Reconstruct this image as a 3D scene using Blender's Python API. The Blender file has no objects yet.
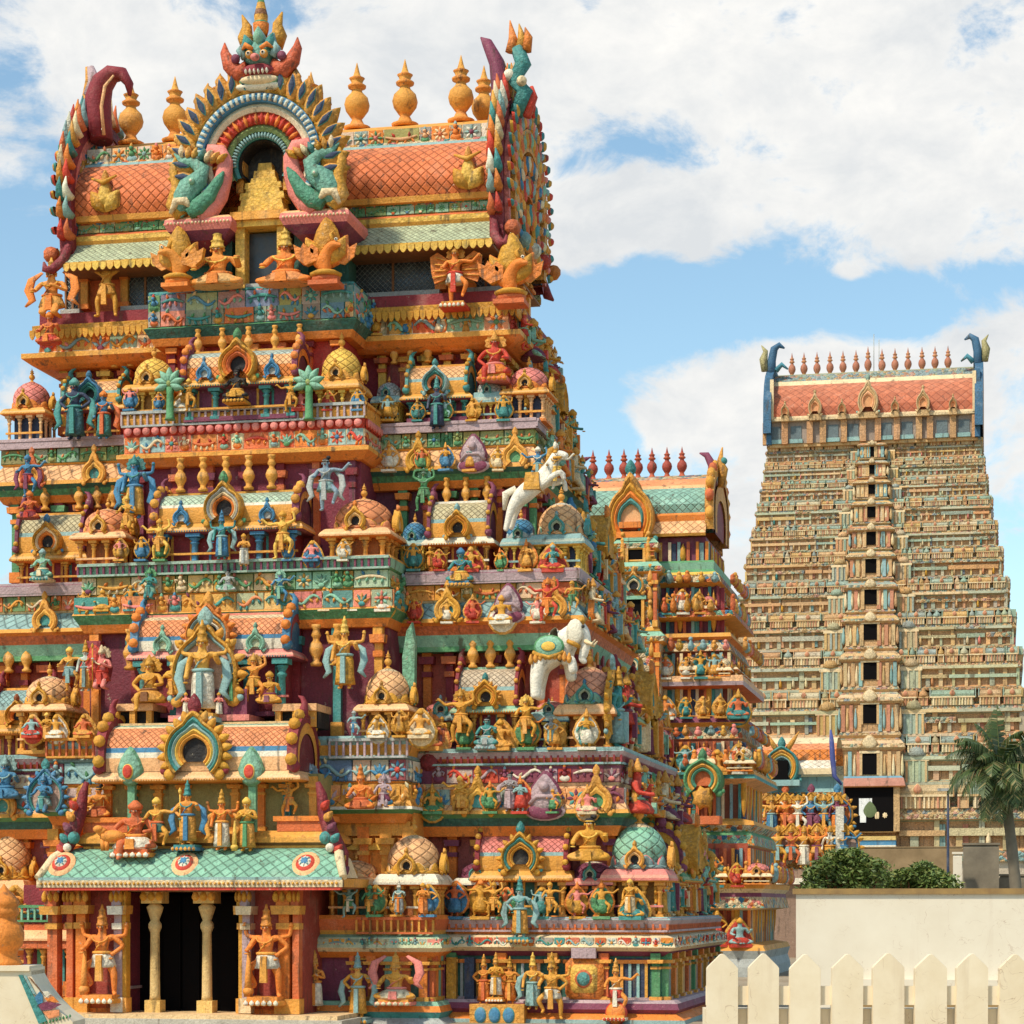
import bpy, math, random
from mathutils import Vector, Matrix
R = math.radians
sc = bpy.context.scene
COL = sc.collection

# ---------------------------------------------------------------- camera, sky, sun, exposure
FPX, HOR, YAW = 2374.0, 905.0, R(11.7)        # focal length in pixels, horizon row, camera yaw to the left
CX, CY, CZ = 18.8, -56.0, 2.85
cam = bpy.data.cameras.new('camera'); camo = bpy.data.objects.new('camera', cam); COL.objects.link(camo)
camo.location = (CX, CY, CZ); camo.rotation_euler = (R(90), 0, YAW)
cam.sensor_width = 36; cam.lens = 36*FPX/1024; cam.shift_y = (HOR-512)/1024
cam.clip_start = .5; cam.clip_end = 9000
sc.camera = camo
SUN_EL, SUN_AZ = 52, -34                       # azimuth: degrees left of straight behind the camera
w = bpy.data.worlds.new('World'); sc.world = w; w.use_nodes = True
nt = w.node_tree; N = nt.nodes; L = nt.links; N.clear()
def mth(op, a, b=None, c=None, nt=None, clamp=False):
    nt = nt or globals()['nt']
    n = nt.nodes.new('ShaderNodeMath'); n.operation = op; n.use_clamp = clamp
    for i, q in enumerate((a, b, c)):
        if q is None: continue
        if isinstance(q, (int, float)): n.inputs[i].default_value = q
        else: nt.links.new(q, n.inputs[i])
    return n.outputs[0]
out = N.new('ShaderNodeOutputWorld'); bg = N.new('ShaderNodeBackground'); L.new(bg.outputs[0], out.inputs[0])
bg.inputs[1].default_value = .115
sky = N.new('ShaderNodeTexSky'); sky.sky_type = 'NISHITA'; sky.sun_disc = False
SUNDIR = Vector((math.sin(R(SUN_AZ))*math.cos(R(SUN_EL)), -math.cos(R(SUN_AZ))*math.cos(R(SUN_EL)), math.sin(R(SUN_EL))))
sky.sun_elevation = R(SUN_EL); sky.sun_rotation = math.atan2(SUNDIR.x, SUNDIR.y)
sky.air_density = 1.0; sky.dust_density = .6; sky.ozone_density = 1.6
tc = N.new('ShaderNodeTexCoord'); vn = N.new('ShaderNodeVectorMath'); vn.operation = 'NORMALIZE'; L.new(tc.outputs['Generated'], vn.inputs[0])
DIR = vn.outputs[0]
def dot(v):
    n = N.new('ShaderNodeVectorMath'); n.operation = 'DOT_PRODUCT'; L.new(DIR, n.inputs[0]); n.inputs[1].default_value = v
    return n.outputs['Value']
fwd = mth('MAXIMUM', dot((-math.sin(YAW), math.cos(YAW), 0)), .05)
U = mth('DIVIDE', dot((math.cos(YAW), math.sin(YAW), 0)), fwd); V = mth('DIVIDE', dot((0, 0, 1)), fwd)
def noise(scale, detail, rough, off=(0, 0, 0), sz=1.0, dist=0):
    mp = N.new('ShaderNodeMapping'); L.new(DIR, mp.inputs[0]); mp.inputs['Location'].default_value = off; mp.inputs['Scale'].default_value = (1, 1, sz)
    n = N.new('ShaderNodeTexNoise'); L.new(mp.outputs[0], n.inputs['Vector']); n.inputs['Scale'].default_value = scale
    n.inputs['Detail'].default_value = detail; n.inputs['Roughness'].default_value = rough; n.inputs['Distortion'].default_value = dist
    return n.outputs['Fac']
# banks of cloud (+) and gaps of blue (-), each a soft ellipse in the sky: column, row, half width, half height, amount
BANKS = [(300,40,560,150,.62),(700,60,420,110,.55),(900,150,300,85,.68),(600,225,110,48,.8),(470,120,120,70,-.12),(280,20,60,20,-.35),(740,90,60,30,-.2),(930,225,210,34,.55),(840,350,80,55,1.0),(725,390,110,46,.95),(800,430,130,60,.7),
 (985,300,75,45,.7),(1040,420,140,90,.7),(20,165,70,55,.8),(10,395,60,40,.6),(120,60,150,80,.5),(850,272,24,12,1.15),(660,560,170,70,.8),(640,470,70,50,.35),(450,190,140,80,.6),
 (25,140,70,30,-.9),(10,75,30,20,-.5),(20,285,110,85,-1.1),(20,110,60,24,-.6),(640,165,75,34,-.8),(600,130,40,24,-.4),(560,170,50,16,-.2),(640,315,150,42,-1.0),(900,305,130,30,-.95),(800,292,110,30,-.6),(1000,275,60,14,-.6),(590,400,60,60,-.9),(1010,410,40,30,-.3),(700,445,60,30,-.15),(885,330,70,30,-.2),(30,60,30,25,-.3)]
acc = None
for (px, py, hw, hh, a) in BANKS:
    du = mth('DIVIDE', mth('SUBTRACT', U, (px-512)/FPX), hw/FPX); dv = mth('DIVIDE', mth('SUBTRACT', V, (HOR-py)/FPX), hh/FPX)
    g = mth('MULTIPLY', mth('EXPONENT', mth('MULTIPLY', mth('ADD', mth('MULTIPLY', du, du), mth('MULTIPLY', dv, dv)), -.8)), a)
    acc = g if acc is None else mth('ADD', acc, g)
n1 = noise(23, 10, .62, (0, 0, 0), 1.5, .35); n2 = noise(60, 6, .6, (3, 1, 2), 1.4); n3 = noise(9, 6, .55, (7, 2, 5), 1.8)
dens = mth('ADD', mth('ADD', mth('MULTIPLY', mth('SUBTRACT', n1, .5), 3.5), mth('MULTIPLY', mth('SUBTRACT', n2, .5), .5)), mth('ADD', acc, -.10))
cov = N.new('ShaderNodeMapRange'); cov.interpolation_type = 'SMOOTHSTEP'; L.new(dens, cov.inputs[0])
cov.inputs[1].default_value = -.02; cov.inputs[2].default_value = .68
shade = N.new('ShaderNodeMapRange'); L.new(mth('ADD', mth('MULTIPLY', n3, .7), mth('ADD', mth('MULTIPLY', n1, .7), mth('MULTIPLY', n2, -.2))), shade.inputs[0]); shade.inputs[1].default_value = .42; shade.inputs[2].default_value = .74
cc = N.new('ShaderNodeMix'); cc.data_type = 'RGBA'; L.new(shade.outputs[0], cc.inputs[0])
cc.inputs[6].default_value = (8.9, 8.75, 8.4, 1); cc.inputs[7].default_value = (6.5, 6.75, 6.95, 1)
skyc = N.new('ShaderNodeMix'); skyc.data_type = 'RGBA'; skyc.blend_type = 'MULTIPLY'; skyc.inputs[0].default_value = 1; L.new(sky.outputs[0], skyc.inputs[6]); skyc.inputs[7].default_value = (1.6, 1.72, 1.55, 1)
mx = N.new('ShaderNodeMix'); mx.data_type = 'RGBA'; L.new(cov.outputs[0], mx.inputs[0]); L.new(skyc.outputs[2], mx.inputs[6]); L.new(cc.outputs[2], mx.inputs[7])
L.new(mx.outputs[2], bg.inputs[0])
sl = bpy.data.lights.new('sun', 'SUN'); slo = bpy.data.objects.new('sun', sl); COL.objects.link(slo)
sl.energy = 3.9; sl.angle = R(4); sl.color = (1, .91, .76)
slo.rotation_euler = SUNDIR.to_track_quat('Z', 'Y').to_euler(); slo.location = (0, -30, 60)
vs = sc.view_settings; vs.view_transform = 'Standard'; vs.look = 'None'; vs.exposure = 0; vs.gamma = 1; vs.use_curve_mapping = False
sc.cycles.max_bounces = 5; sc.cycles.diffuse_bounces = 4

# ---------------------------------------------------------------- picture <-> place
def XP(px, Y): return CX + math.tan(math.atan((px-512)/FPX)-YAW)*(Y-CY)
def DP(X, Y): return -(X-CX)*math.sin(YAW) + (Y-CY)*math.cos(YAW)
def ZP(py, X, Y): return CZ + (HOR-py)*DP(X, Y)/FPX
def at(px, py, Y):
    X = XP(px, Y); return (X, Y, ZP(py, X, Y))

# ---------------------------------------------------------------- colours
OCH=(.76,.34,.05); ORG=(.82,.235,.03); TER=(.66,.15,.04); SAL=(.82,.29,.11); PCH=(.86,.46,.20); MNT=(.25,.48,.32); TEA=(.06,.27,.24); BLU=(.06,.22,.37)
CRM=(.82,.62,.35); MAR=(.26,.025,.032); PUR=(.22,.045,.085); WHT=(.82,.73,.55); GLD=(.68,.32,.03); GRN=(.10,.30,.12); PNK=(.80,.24,.19); RED=(.62,.055,.025)
LAV=(.48,.34,.34); DGR=(.04,.14,.10); GRY=(.42,.43,.39); NAV=(.03,.045,.09); DRK=(.012,.010,.010); LBL=(.27,.43,.40); YEL=(.84,.50,.08); BRN=(.26,.10,.03)
def mixc(a, b, t): return tuple(a[i]*(1-t)+b[i]*t for i in range(3))
rng = random.Random(7)
def jit(c, s=.12):
    k = 1+rng.uniform(-s, s); return tuple(max(.005, min(.85, x*k*(1+rng.uniform(-s, s)*.4))) for x in c)

# ---------------------------------------------------------------- materials
MATS = {}
def newmat(name):
    m = bpy.data.materials.new(name); m.use_nodes = True; MATS[name] = m
    t = m.node_tree; b = t.nodes['Principled BSDF']; return m, t, b
def tnoise(t, scale, detail=4, rough=.6, vec=None, typ='ShaderNodeTexNoise'):
    n = t.nodes.new(typ); n.inputs['Scale'].default_value = scale
    if typ == 'ShaderNodeTexNoise': n.inputs['Detail'].default_value = detail; n.inputs['Roughness'].default_value = rough
    if vec is not None: t.links.new(vec, n.inputs['Vector'])
    return n
def ramp(t, fac, a, b, lo, hi):
    m = t.nodes.new('ShaderNodeMapRange'); t.links.new(fac, m.inputs[0]); m.inputs[1].default_value = lo; m.inputs[2].default_value = hi
    m.inputs[3].default_value = a; m.inputs[4].default_value = b; return m.outputs[0]
def mixn(t, fac, a, b, blend='MIX'):
    m = t.nodes.new('ShaderNodeMix'); m.data_type = 'RGBA'; m.blend_type = blend
    for q, i in ((fac, 0), (a, 6), (b, 7)):
        if isinstance(q, (int, float)): m.inputs[i].default_value = q
        elif isinstance(q, tuple): m.inputs[i].default_value = (*q[:3], 1)
        else: t.links.new(q, m.inputs[i])
    return m.outputs[2]
def scalec(t, col, val): return mixn(t, 1.0, col, val, 'MULTIPLY')
def bump(t, b, h, strength, dist=.05):
    n = t.nodes.new('ShaderNodeBump'); n.inputs['Strength'].default_value = strength; n.inputs['Distance'].default_value = dist
    t.links.new(h, n.inputs['Height']); t.links.new(n.outputs[0], b.inputs['Normal'])
def weather(t, col, k=1.0):
    """worn paint: mottling, pale chalky patches, rain streaks with shapes of their own"""
    g = t.nodes.new('ShaderNodeNewGeometry').outputs['Position']
    a = tnoise(t, 1.3*k, 5, .65, g); b = tnoise(t, 9*k, 4, .7, g)
    mp = t.nodes.new('ShaderNodeMapping'); t.links.new(g, mp.inputs[0]); mp.inputs['Scale'].default_value = (5*k, 5*k, .55*k)
    s = tnoise(t, 1.0, 4, .6, mp.outputs[0])
    v = mth('MULTIPLY', mth('MULTIPLY', ramp(t, a.outputs[0], .84, 1.14, .3, .7), ramp(t, b.outputs[0], .82, 1.12, .25, .75), nt=t), ramp(t, s.outputs[0], .66, 1.03, .28, .43), nt=t)
    col = scalec(t, col, v)
    chalk = ramp(t, a.outputs[0], 0, .22, .55, .75)
    col = mixn(t, chalk, col, (.55, .48, .36))
    cn = tnoise(t, 5.5*k, 7, .72, g); col = mixn(t, ramp(t, cn.outputs[0], 0, .75, .655, .675), col, (.50, .42, .30))          # chipped spots
    fn = tnoise(t, 34*k, 3, .6, g); col = scalec(t, col, ramp(t, fn.outputs[0], .80, 1.12, .32, .68))
    grime = ramp(t, mth('ADD', s.outputs[0], mth('MULTIPLY', b.outputs[0], .25, nt=t), nt=t), .6, 0, .42, .53)
    return mixn(t, grime, col, (.10, .065, .035)), b.outputs[0], g
def colmat(name, rough=.55, kind='plain', k=1.0):
    m, t, b = newmat(name)
    at_ = t.nodes.new('ShaderNodeAttribute'); at_.attribute_name = 'Col'; col = at_.outputs['Color']
    if kind == 'scales':
        uv = t.nodes.new('ShaderNodeUVMap').outputs[0]; sp = t.nodes.new('ShaderNodeSeparateXYZ'); t.links.new(uv, sp.inputs[0])
        def fr(q): return mth('FRACT', q, nt=t)
        A = fr(mth('ADD', sp.outputs[0], sp.outputs[1], nt=t)); B = fr(mth('SUBTRACT', sp.outputs[0], sp.outputs[1], nt=t))
        ea = mth('MINIMUM', A, mth('SUBTRACT', 1, A, nt=t), nt=t); eb = mth('MINIMUM', B, mth('SUBTRACT', 1, B, nt=t), nt=t)
        e = mth('MINIMUM', ea, eb, nt=t)
        line = ramp(t, e, 1, 0, .015, .065)
        cell = t.nodes.new('ShaderNodeTexWhiteNoise'); cell.noise_dimensions = '2D'
        cmb = t.nodes.new('ShaderNodeCombineXYZ')
        t.links.new(mth('FLOOR', mth('ADD', sp.outputs[0], sp.outputs[1], nt=t), nt=t), cmb.inputs[0]); t.links.new(mth('FLOOR', mth('SUBTRACT', sp.outputs[0], sp.outputs[1], nt=t), nt=t), cmb.inputs[1])
        t.links.new(cmb.outputs[0], cell.inputs['Vector'])
        col = scalec(t, col, ramp(t, cell.outputs['Value'], .84, 1.12, 0, 1))
        dark = scalec(t, col, (.42, .33, .33)); col = mixn(t, mth('MULTIPLY', line, .75, nt=t), col, dark)
        h = mth('ADD', ramp(t, e, 0, 1, 0, .14), mth('MULTIPLY', A, -.8, nt=t), nt=t)
        c2, nb, g = weather(t, col, k); t.links.new(c2, b.inputs['Base Color']); bump(t, b, h, .7, .04)
    elif kind == 'carved':
        g0 = t.nodes.new('ShaderNodeNewGeometry').outputs['Position']
        v1 = tnoise(t, 10*k, vec=g0, typ='ShaderNodeTexVoronoi'); v2 = tnoise(t, 25*k, vec=g0, typ='ShaderNodeTexVoronoi')
        col = scalec(t, col, ramp(t, v1.outputs['Distance'], 1.1, .72, .1, .75))
        c2, nb, g = weather(t, col, k); t.links.new(c2, b.inputs['Base Color'])
        bump(t, b, mth('ADD', mth('MULTIPLY', v1.outputs['Distance'], -1, nt=t), mth('MULTIPLY', v2.outputs['Distance'], -.5, nt=t), nt=t), .5, .045/k)
    elif kind == 'motley':       # painted all over with small figures and flowers of many colours
        g0 = t.nodes.new('ShaderNodeNewGeometry').outputs['Position']
        v1 = tnoise(t, 5.5*k, vec=g0, typ='ShaderNodeTexVoronoi'); sp = t.nodes.new('ShaderNodeSeparateColor'); t.links.new(v1.outputs['Color'], sp.inputs[0])
        cr = t.nodes.new('ShaderNodeValToRGB'); t.links.new(sp.outputs[0], cr.inputs[0]); cr.color_ramp.interpolation = 'CONSTANT'
        cs = [ORG, TEA, GLD, PNK, BLU, CRM, TER, MNT, OCH]
        while len(cr.color_ramp.elements) < len(cs): cr.color_ramp.elements.new(.5)
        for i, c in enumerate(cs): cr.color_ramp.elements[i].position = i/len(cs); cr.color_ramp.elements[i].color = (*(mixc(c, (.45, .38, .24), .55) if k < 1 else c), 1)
        pick = ramp(t, sp.outputs[1], 0, 1, .42, .43)
        col = mixn(t, pick, col, cr.outputs[0]); v2 = tnoise(t, 16*k, vec=g0, typ='ShaderNodeTexVoronoi')
        col = scalec(t, col, ramp(t, v2.outputs['Distance'], 1.15, .6, .05, .8))
        c2, nb, g = weather(t, col, k); t.links.new(c2, b.inputs['Base Color'])
        bump(t, b, mth('ADD', mth('MULTIPLY', v1.outputs['Distance'], -1, nt=t), mth('MULTIPLY', v2.outputs['Distance'], -.4, nt=t), nt=t), 1, .12/k)
    else:
        c2, nb, g = weather(t, col, k); t.links.new(c2, b.inputs['Base Color']); vv = tnoise(t, 17*k, vec=g, typ='ShaderNodeTexVoronoi'); fb = tnoise(t, 38*k, 4, .65, g); bump(t, b, mth('ADD', mth('ADD', nb, mth('MULTIPLY', vv.outputs['Distance'], -.7, nt=t), nt=t), mth('MULTIPLY', fb.outputs[0], .7, nt=t), nt=t), .45, .03/k)
    b.inputs['Roughness'].default_value = rough
    return m
colmat('stucco', .72); colmat('scales', .7, 'scales'); colmat('carved', .68, 'carved'); colmat('motley', .7, 'motley')
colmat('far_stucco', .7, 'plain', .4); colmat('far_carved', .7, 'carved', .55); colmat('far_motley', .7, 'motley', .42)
m, t, b = newmat('glass'); b.inputs['Base Color'].default_value = (.02, .03, .035, 1); b.inputs['Roughness'].default_value = .25
uv = t.nodes.new('ShaderNodeNewGeometry').outputs['Position']; nz = tnoise(t, 2, 4, .6, uv); t.links.new(ramp(t, nz.outputs[0], .15, .6, .3, .7), b.inputs['Roughness'])
t.links.new(mixn(t, ramp(t, nz.outputs[0], 0, 1, .4, .75), (.012, .018, .022), (.08, .09, .09)), b.inputs['Base Color'])
m, t, b = newmat('dark'); b.inputs['Base Color'].default_value = (.005, .004, .004, 1); b.inputs['Roughness'].default_value = .9; b.inputs['Specular IOR Level'].default_value = .1  # flat near-black that stands in for the shade inside openings

# ---------------------------------------------------------------- mesh builder
class MB:
    def __init__(s, M=None):
        s.v = []; s.f = []; s.c = []; s.m = []; s.u = []; s.sm = []; s.mats = []; s.setM(M or Matrix())
    def setM(s, M): s.M = [tuple(M[i]) for i in range(3)]; return s
    def p(s, x, y, z):
        a, b, c = s.M
        s.v.append((a[0]*x+a[1]*y+a[2]*z+a[3], b[0]*x+b[1]*y+b[2]*z+b[3], c[0]*x+c[1]*y+c[2]*z+c[3])); return len(s.v)-1
    def face(s, idx, col, mat='stucco', uv=None, smooth=False):
        if mat not in s.mats: s.mats.append(mat)
        s.f.append(idx); s.c.append(col); s.m.append(s.mats.index(mat)); s.u.append(uv); s.sm.append(smooth)
    def box(s, x0, x1, y0, y1, z0, z1, col, mat='stucco', tx=0, ty=0):
        """tx, ty: taper of the top"""
        P = [s.p(x0, y0, z0), s.p(x1, y0, z0), s.p(x1, y1, z0), s.p(x0, y1, z0), s.p(x0+tx, y0+ty, z1), s.p(x1-tx, y0+ty, z1), s.p(x1-tx, y1-ty, z1), s.p(x0+tx, y1-ty, z1)]
        for q in ((0,1,5,4),(1,2,6,5),(2,3,7,6),(3,0,4,7),(4,5,6,7),(3,2,1,0)): s.face([P[i] for i in q], col, mat)
    def ring(s, rect, prof, cols, mats='stucco', us=1.0, cap=True):
        """a moulding: profile (offset, z) swept round a rectangle"""
        x0, x1, y0, y1 = rect; rows = []
        for (o, z) in prof: rows.append([s.p(x0-o, y0-o, z), s.p(x1+o, y0-o, z), s.p(x1+o, y1+o, z), s.p(x0-o, y1+o, z)])
        v = 0
        for i in range(len(prof)-1):
            dl = math.hypot(prof[i+1][0]-prof[i][0], prof[i+1][1]-prof[i][1])
            c = cols[i] if isinstance(cols, list) else cols; mt = mats[i] if isinstance(mats, list) else mats
            for k in range(4):
                a, b = rows[i][k], rows[i][(k+1)%4]; d, e = rows[i+1][k], rows[i+1][(k+1)%4]
                lo = -(x1-x0)/2 if k in (0, 2) else -(y1-y0)/2
                uv = [(lo*us, v*us), (-lo*us, v*us), (-lo*us, (v+dl)*us), (lo*us, (v+dl)*us)]
                s.face([a, b, e, d], c, mt, uv)
            v += dl
        if cap:
            c0 = cols[0] if isinstance(cols, list) else cols; c1 = cols[-1] if isinstance(cols, list) else cols
            s.face(rows[0][::-1], c0); s.face(rows[-1], c1)
    def lathe(s, cx, cy, prof, n=16, cols=OCH, mats='stucco', us=None, smooth=True, ph=0, sq=(1, 1)):
        rows = []
        for (r, z) in prof:
            rows.append([s.p(cx+sq[0]*r*math.cos(ph+2*math.pi*k/n), cy+sq[1]*r*math.sin(ph+2*math.pi*k/n), z) for k in range(n)])
        v = 0
        for i in range(len(prof)-1):
            c = cols[i] if isinstance(cols, list) else cols; mt = mats[i] if isinstance(mats, list) else mats
            dl = math.hypot(prof[i+1][0]-prof[i][0], prof[i+1][1]-prof[i][1])
            for k in range(n):
                q = (k+1) % n; uv = None
                if us: uv = [(k/n*us[0], v*us[1]), ((k+1)/n*us[0], v*us[1]), ((k+1)/n*us[0], (v+dl)*us[1]), (k/n*us[0], (v+dl)*us[1])]
                s.face([rows[i][k], rows[i][q], rows[i+1][q], rows[i+1][k]], c, mt, uv, smooth)
            v += dl
        s.face(rows[0][::-1], cols[0] if isinstance(cols, list) else cols); s.face(rows[-1], cols[-1] if isinstance(cols, list) else cols)
    def ball(s, x, y, z, r, col, mat='stucco', sx=1, sy=1, sz=1, n=10):
        m = max(4, n//2+1); rows = []
        for i in range(m+1):
            a = math.pi*i/m; rr = max(.02, math.sin(a))*r; rows.append((rr, -math.cos(a)*r))
        ids = [[s.p(x+sx*q*math.cos(2*math.pi*k/n), y+sy*q*math.sin(2*math.pi*k/n), z+sz*h) for k in range(n)] for q, h in rows]
        for i in range(m):
            for k in range(n): s.face([ids[i][k], ids[i][(k+1)%n], ids[i+1][(k+1)%n], ids[i+1][k]], col, mat, None, True)
        s.face(ids[0][::-1], col, mat); s.face(ids[-1], col, mat)
    def tube(s, pts, rad, col, mat='stucco', n=8, cols=None, flat=1.0):
        pts = [Vector(q) for q in pts]; rows = []; up = Vector((0, 1, 0))
        for i, q in enumerate(pts):
            d = (pts[min(i+1, len(pts)-1)]-pts[max(i-1, 0)]).normalized()
            a = d.cross(up)
            if a.length < .1: a = d.cross(Vector((1, 0, 0)))
            a.normalize(); b2 = d.cross(a).normalized(); r = rad[i] if isinstance(rad, (list, tuple)) else rad
            rows.append([s.p(*(q+a*math.cos(2*math.pi*k/n)*r+b2*math.sin(2*math.pi*k/n)*r*flat)) for k in range(n)])
        for i in range(len(pts)-1):
            for k in range(n): s.face([rows[i][k], rows[i][(k+1)%n], rows[i+1][(k+1)%n], rows[i+1][k]], cols[i] if cols else col, mat, None, True)
        s.face(rows[0][::-1], col, mat); s.face(rows[-1], col, mat)
    def plate(s, pts, y0, y1, col, side=None, mat='stucco', bev=0):
        """outline (x, z) with thickness, front at y0 (towards -Y)"""
        n = len(pts); mx = sum(q[0] for q in pts)/n; mz = sum(q[1] for q in pts)/n; side = side or col
        if bev:
            d = max(max(abs(q[0]-mx), abs(q[1]-mz)) for q in pts); k = 1-bev/d
            F = [s.p(mx+(x-mx)*k, y0, mz+(z-mz)*k) for x, z in pts]; E = [s.p(x, y0+bev, z) for x, z in pts]
        else: F = [s.p(x, y0, z) for x, z in pts]; E = F
        B = [s.p(x, y1, z) for x, z in pts]
        s.face(F, col, mat); s.face(B[::-1], side, mat)
        for i in range(n):
            j = (i+1) % n
            if bev: s.face([F[i], E[i], E[j], F[j]], col, mat)
            s.face([E[i], B[i], B[j], E[j]], side, mat)
    def relief(s, cx, cz, w_, h_, y, d, shape, col, col2=None, mat='stucco', rot=0, n=14):
        """a modelled ornament swelling out of the wall at y"""
        co, si = math.cos(rot), math.sin(rot); rings = [(1, 0), (.86, .55), (.55, .9), (.18, 1.0)]; rows = []
        for (k, hgt) in rings:
            row = []
            for i in range(n):
                a = 2*math.pi*i/n; ux, uz = shape(a)
                X, Z = ux*w_/2*k, uz*h_/2*k
                row.append(s.p(cx+X*co-Z*si, y-d*hgt, cz+X*si+Z*co))
            rows.append(row)
        for i in range(3):
            c = col if i < 1 or not col2 else col2
            for k in range(n): s.face([rows[i][k], rows[i][(k+1)%n], rows[i+1][(k+1)%n], rows[i+1][k]], c, mat, None, True)
        s.face(rows[3], col2 or col, mat)
    def build(s, name, parent=None, loc=None):
        me = bpy.data.meshes.new(name); me.from_pydata(s.v, [], s.f)
        for mt in s.mats: me.materials.append(MATS[mt])
        me.polygons.foreach_set('material_index', s.m); me.polygons.foreach_set('use_smooth', s.sm)
        a = me.attributes.new('Col', 'FLOAT_COLOR', 'FACE'); flat = []
        for c in s.c: flat.extend((c[0], c[1], c[2], 1))
        a.data.foreach_set('color', flat)
        if any(q is not None for q in s.u):
            uvl = me.uv_layers.new(name='UVMap'); buf = []
            for f, q in zip(s.f, s.u):
                if q is None: buf.extend((0.5, 0)*len(f))
                else:
                    for k in q: buf.extend(k)
            uvl.data.foreach_set('uv', buf)
        me.update(); o = bpy.data.objects.new(name, me); COL.objects.link(o)
        if parent is not None:
            o.parent = parent
            if loc is None:
                wl = Vector(parent.get('_w', (0, 0, 0))); o.location = -wl     # vertices already in world coordinates
        if loc is not None: o.location = loc
        return o
def tag(o, label=None, cat=None, group=None, kind=None):
    for k, v in (('label', label), ('category', cat), ('group', group), ('kind', kind)):
        if v: o[k] = v
    return o
def empty(name, loc, rz=0):
    o = bpy.data.objects.new(name, None); COL.objects.link(o); o.location = loc; o.rotation_euler = (0, 0, rz); o['_w'] = tuple(loc); o.empty_display_size = .2; return o
def T(x, y, z, rz=0): return Matrix.Translation((x, y, z)) @ Matrix.Rotation(rz, 4, 'Z')
def circ(a): return (math.cos(a), math.sin(a))
def drop(a):
    x, z = math.cos(a), math.sin(a); return (x*(1-.55*max(0, z)**1.5), z*(1.15 if z > 0 else .9))
def leaf(a):
    x, z = math.cos(a), math.sin(a); return (x*(1-abs(z)**1.6*.75)*(.85 if z > 0 else 1), z)
def tref(a): r = .78+.22*math.cos(3*(a-math.pi/2)); return (r*math.cos(a), r*math.sin(a))
def sqr(a):
    c, s_ = math.cos(a), math.sin(a); m_ = max(abs(c), abs(s_)); return (c/m_*.95, s_/m_*.95)
def scal(a): r = 1+.14*math.cos(7*a); return (r*.88*math.cos(a), r*.88*math.sin(a))
def fig_(a):                                              # squat little figure: head, shoulders, spread knees
    x, z = math.cos(a), math.sin(a)
    return (x*(.95 if z < -.2 else (.75 if z < .45 else .42)), z)
SH = [circ, drop, leaf, tref, scal, fig_, fig_]
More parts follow.
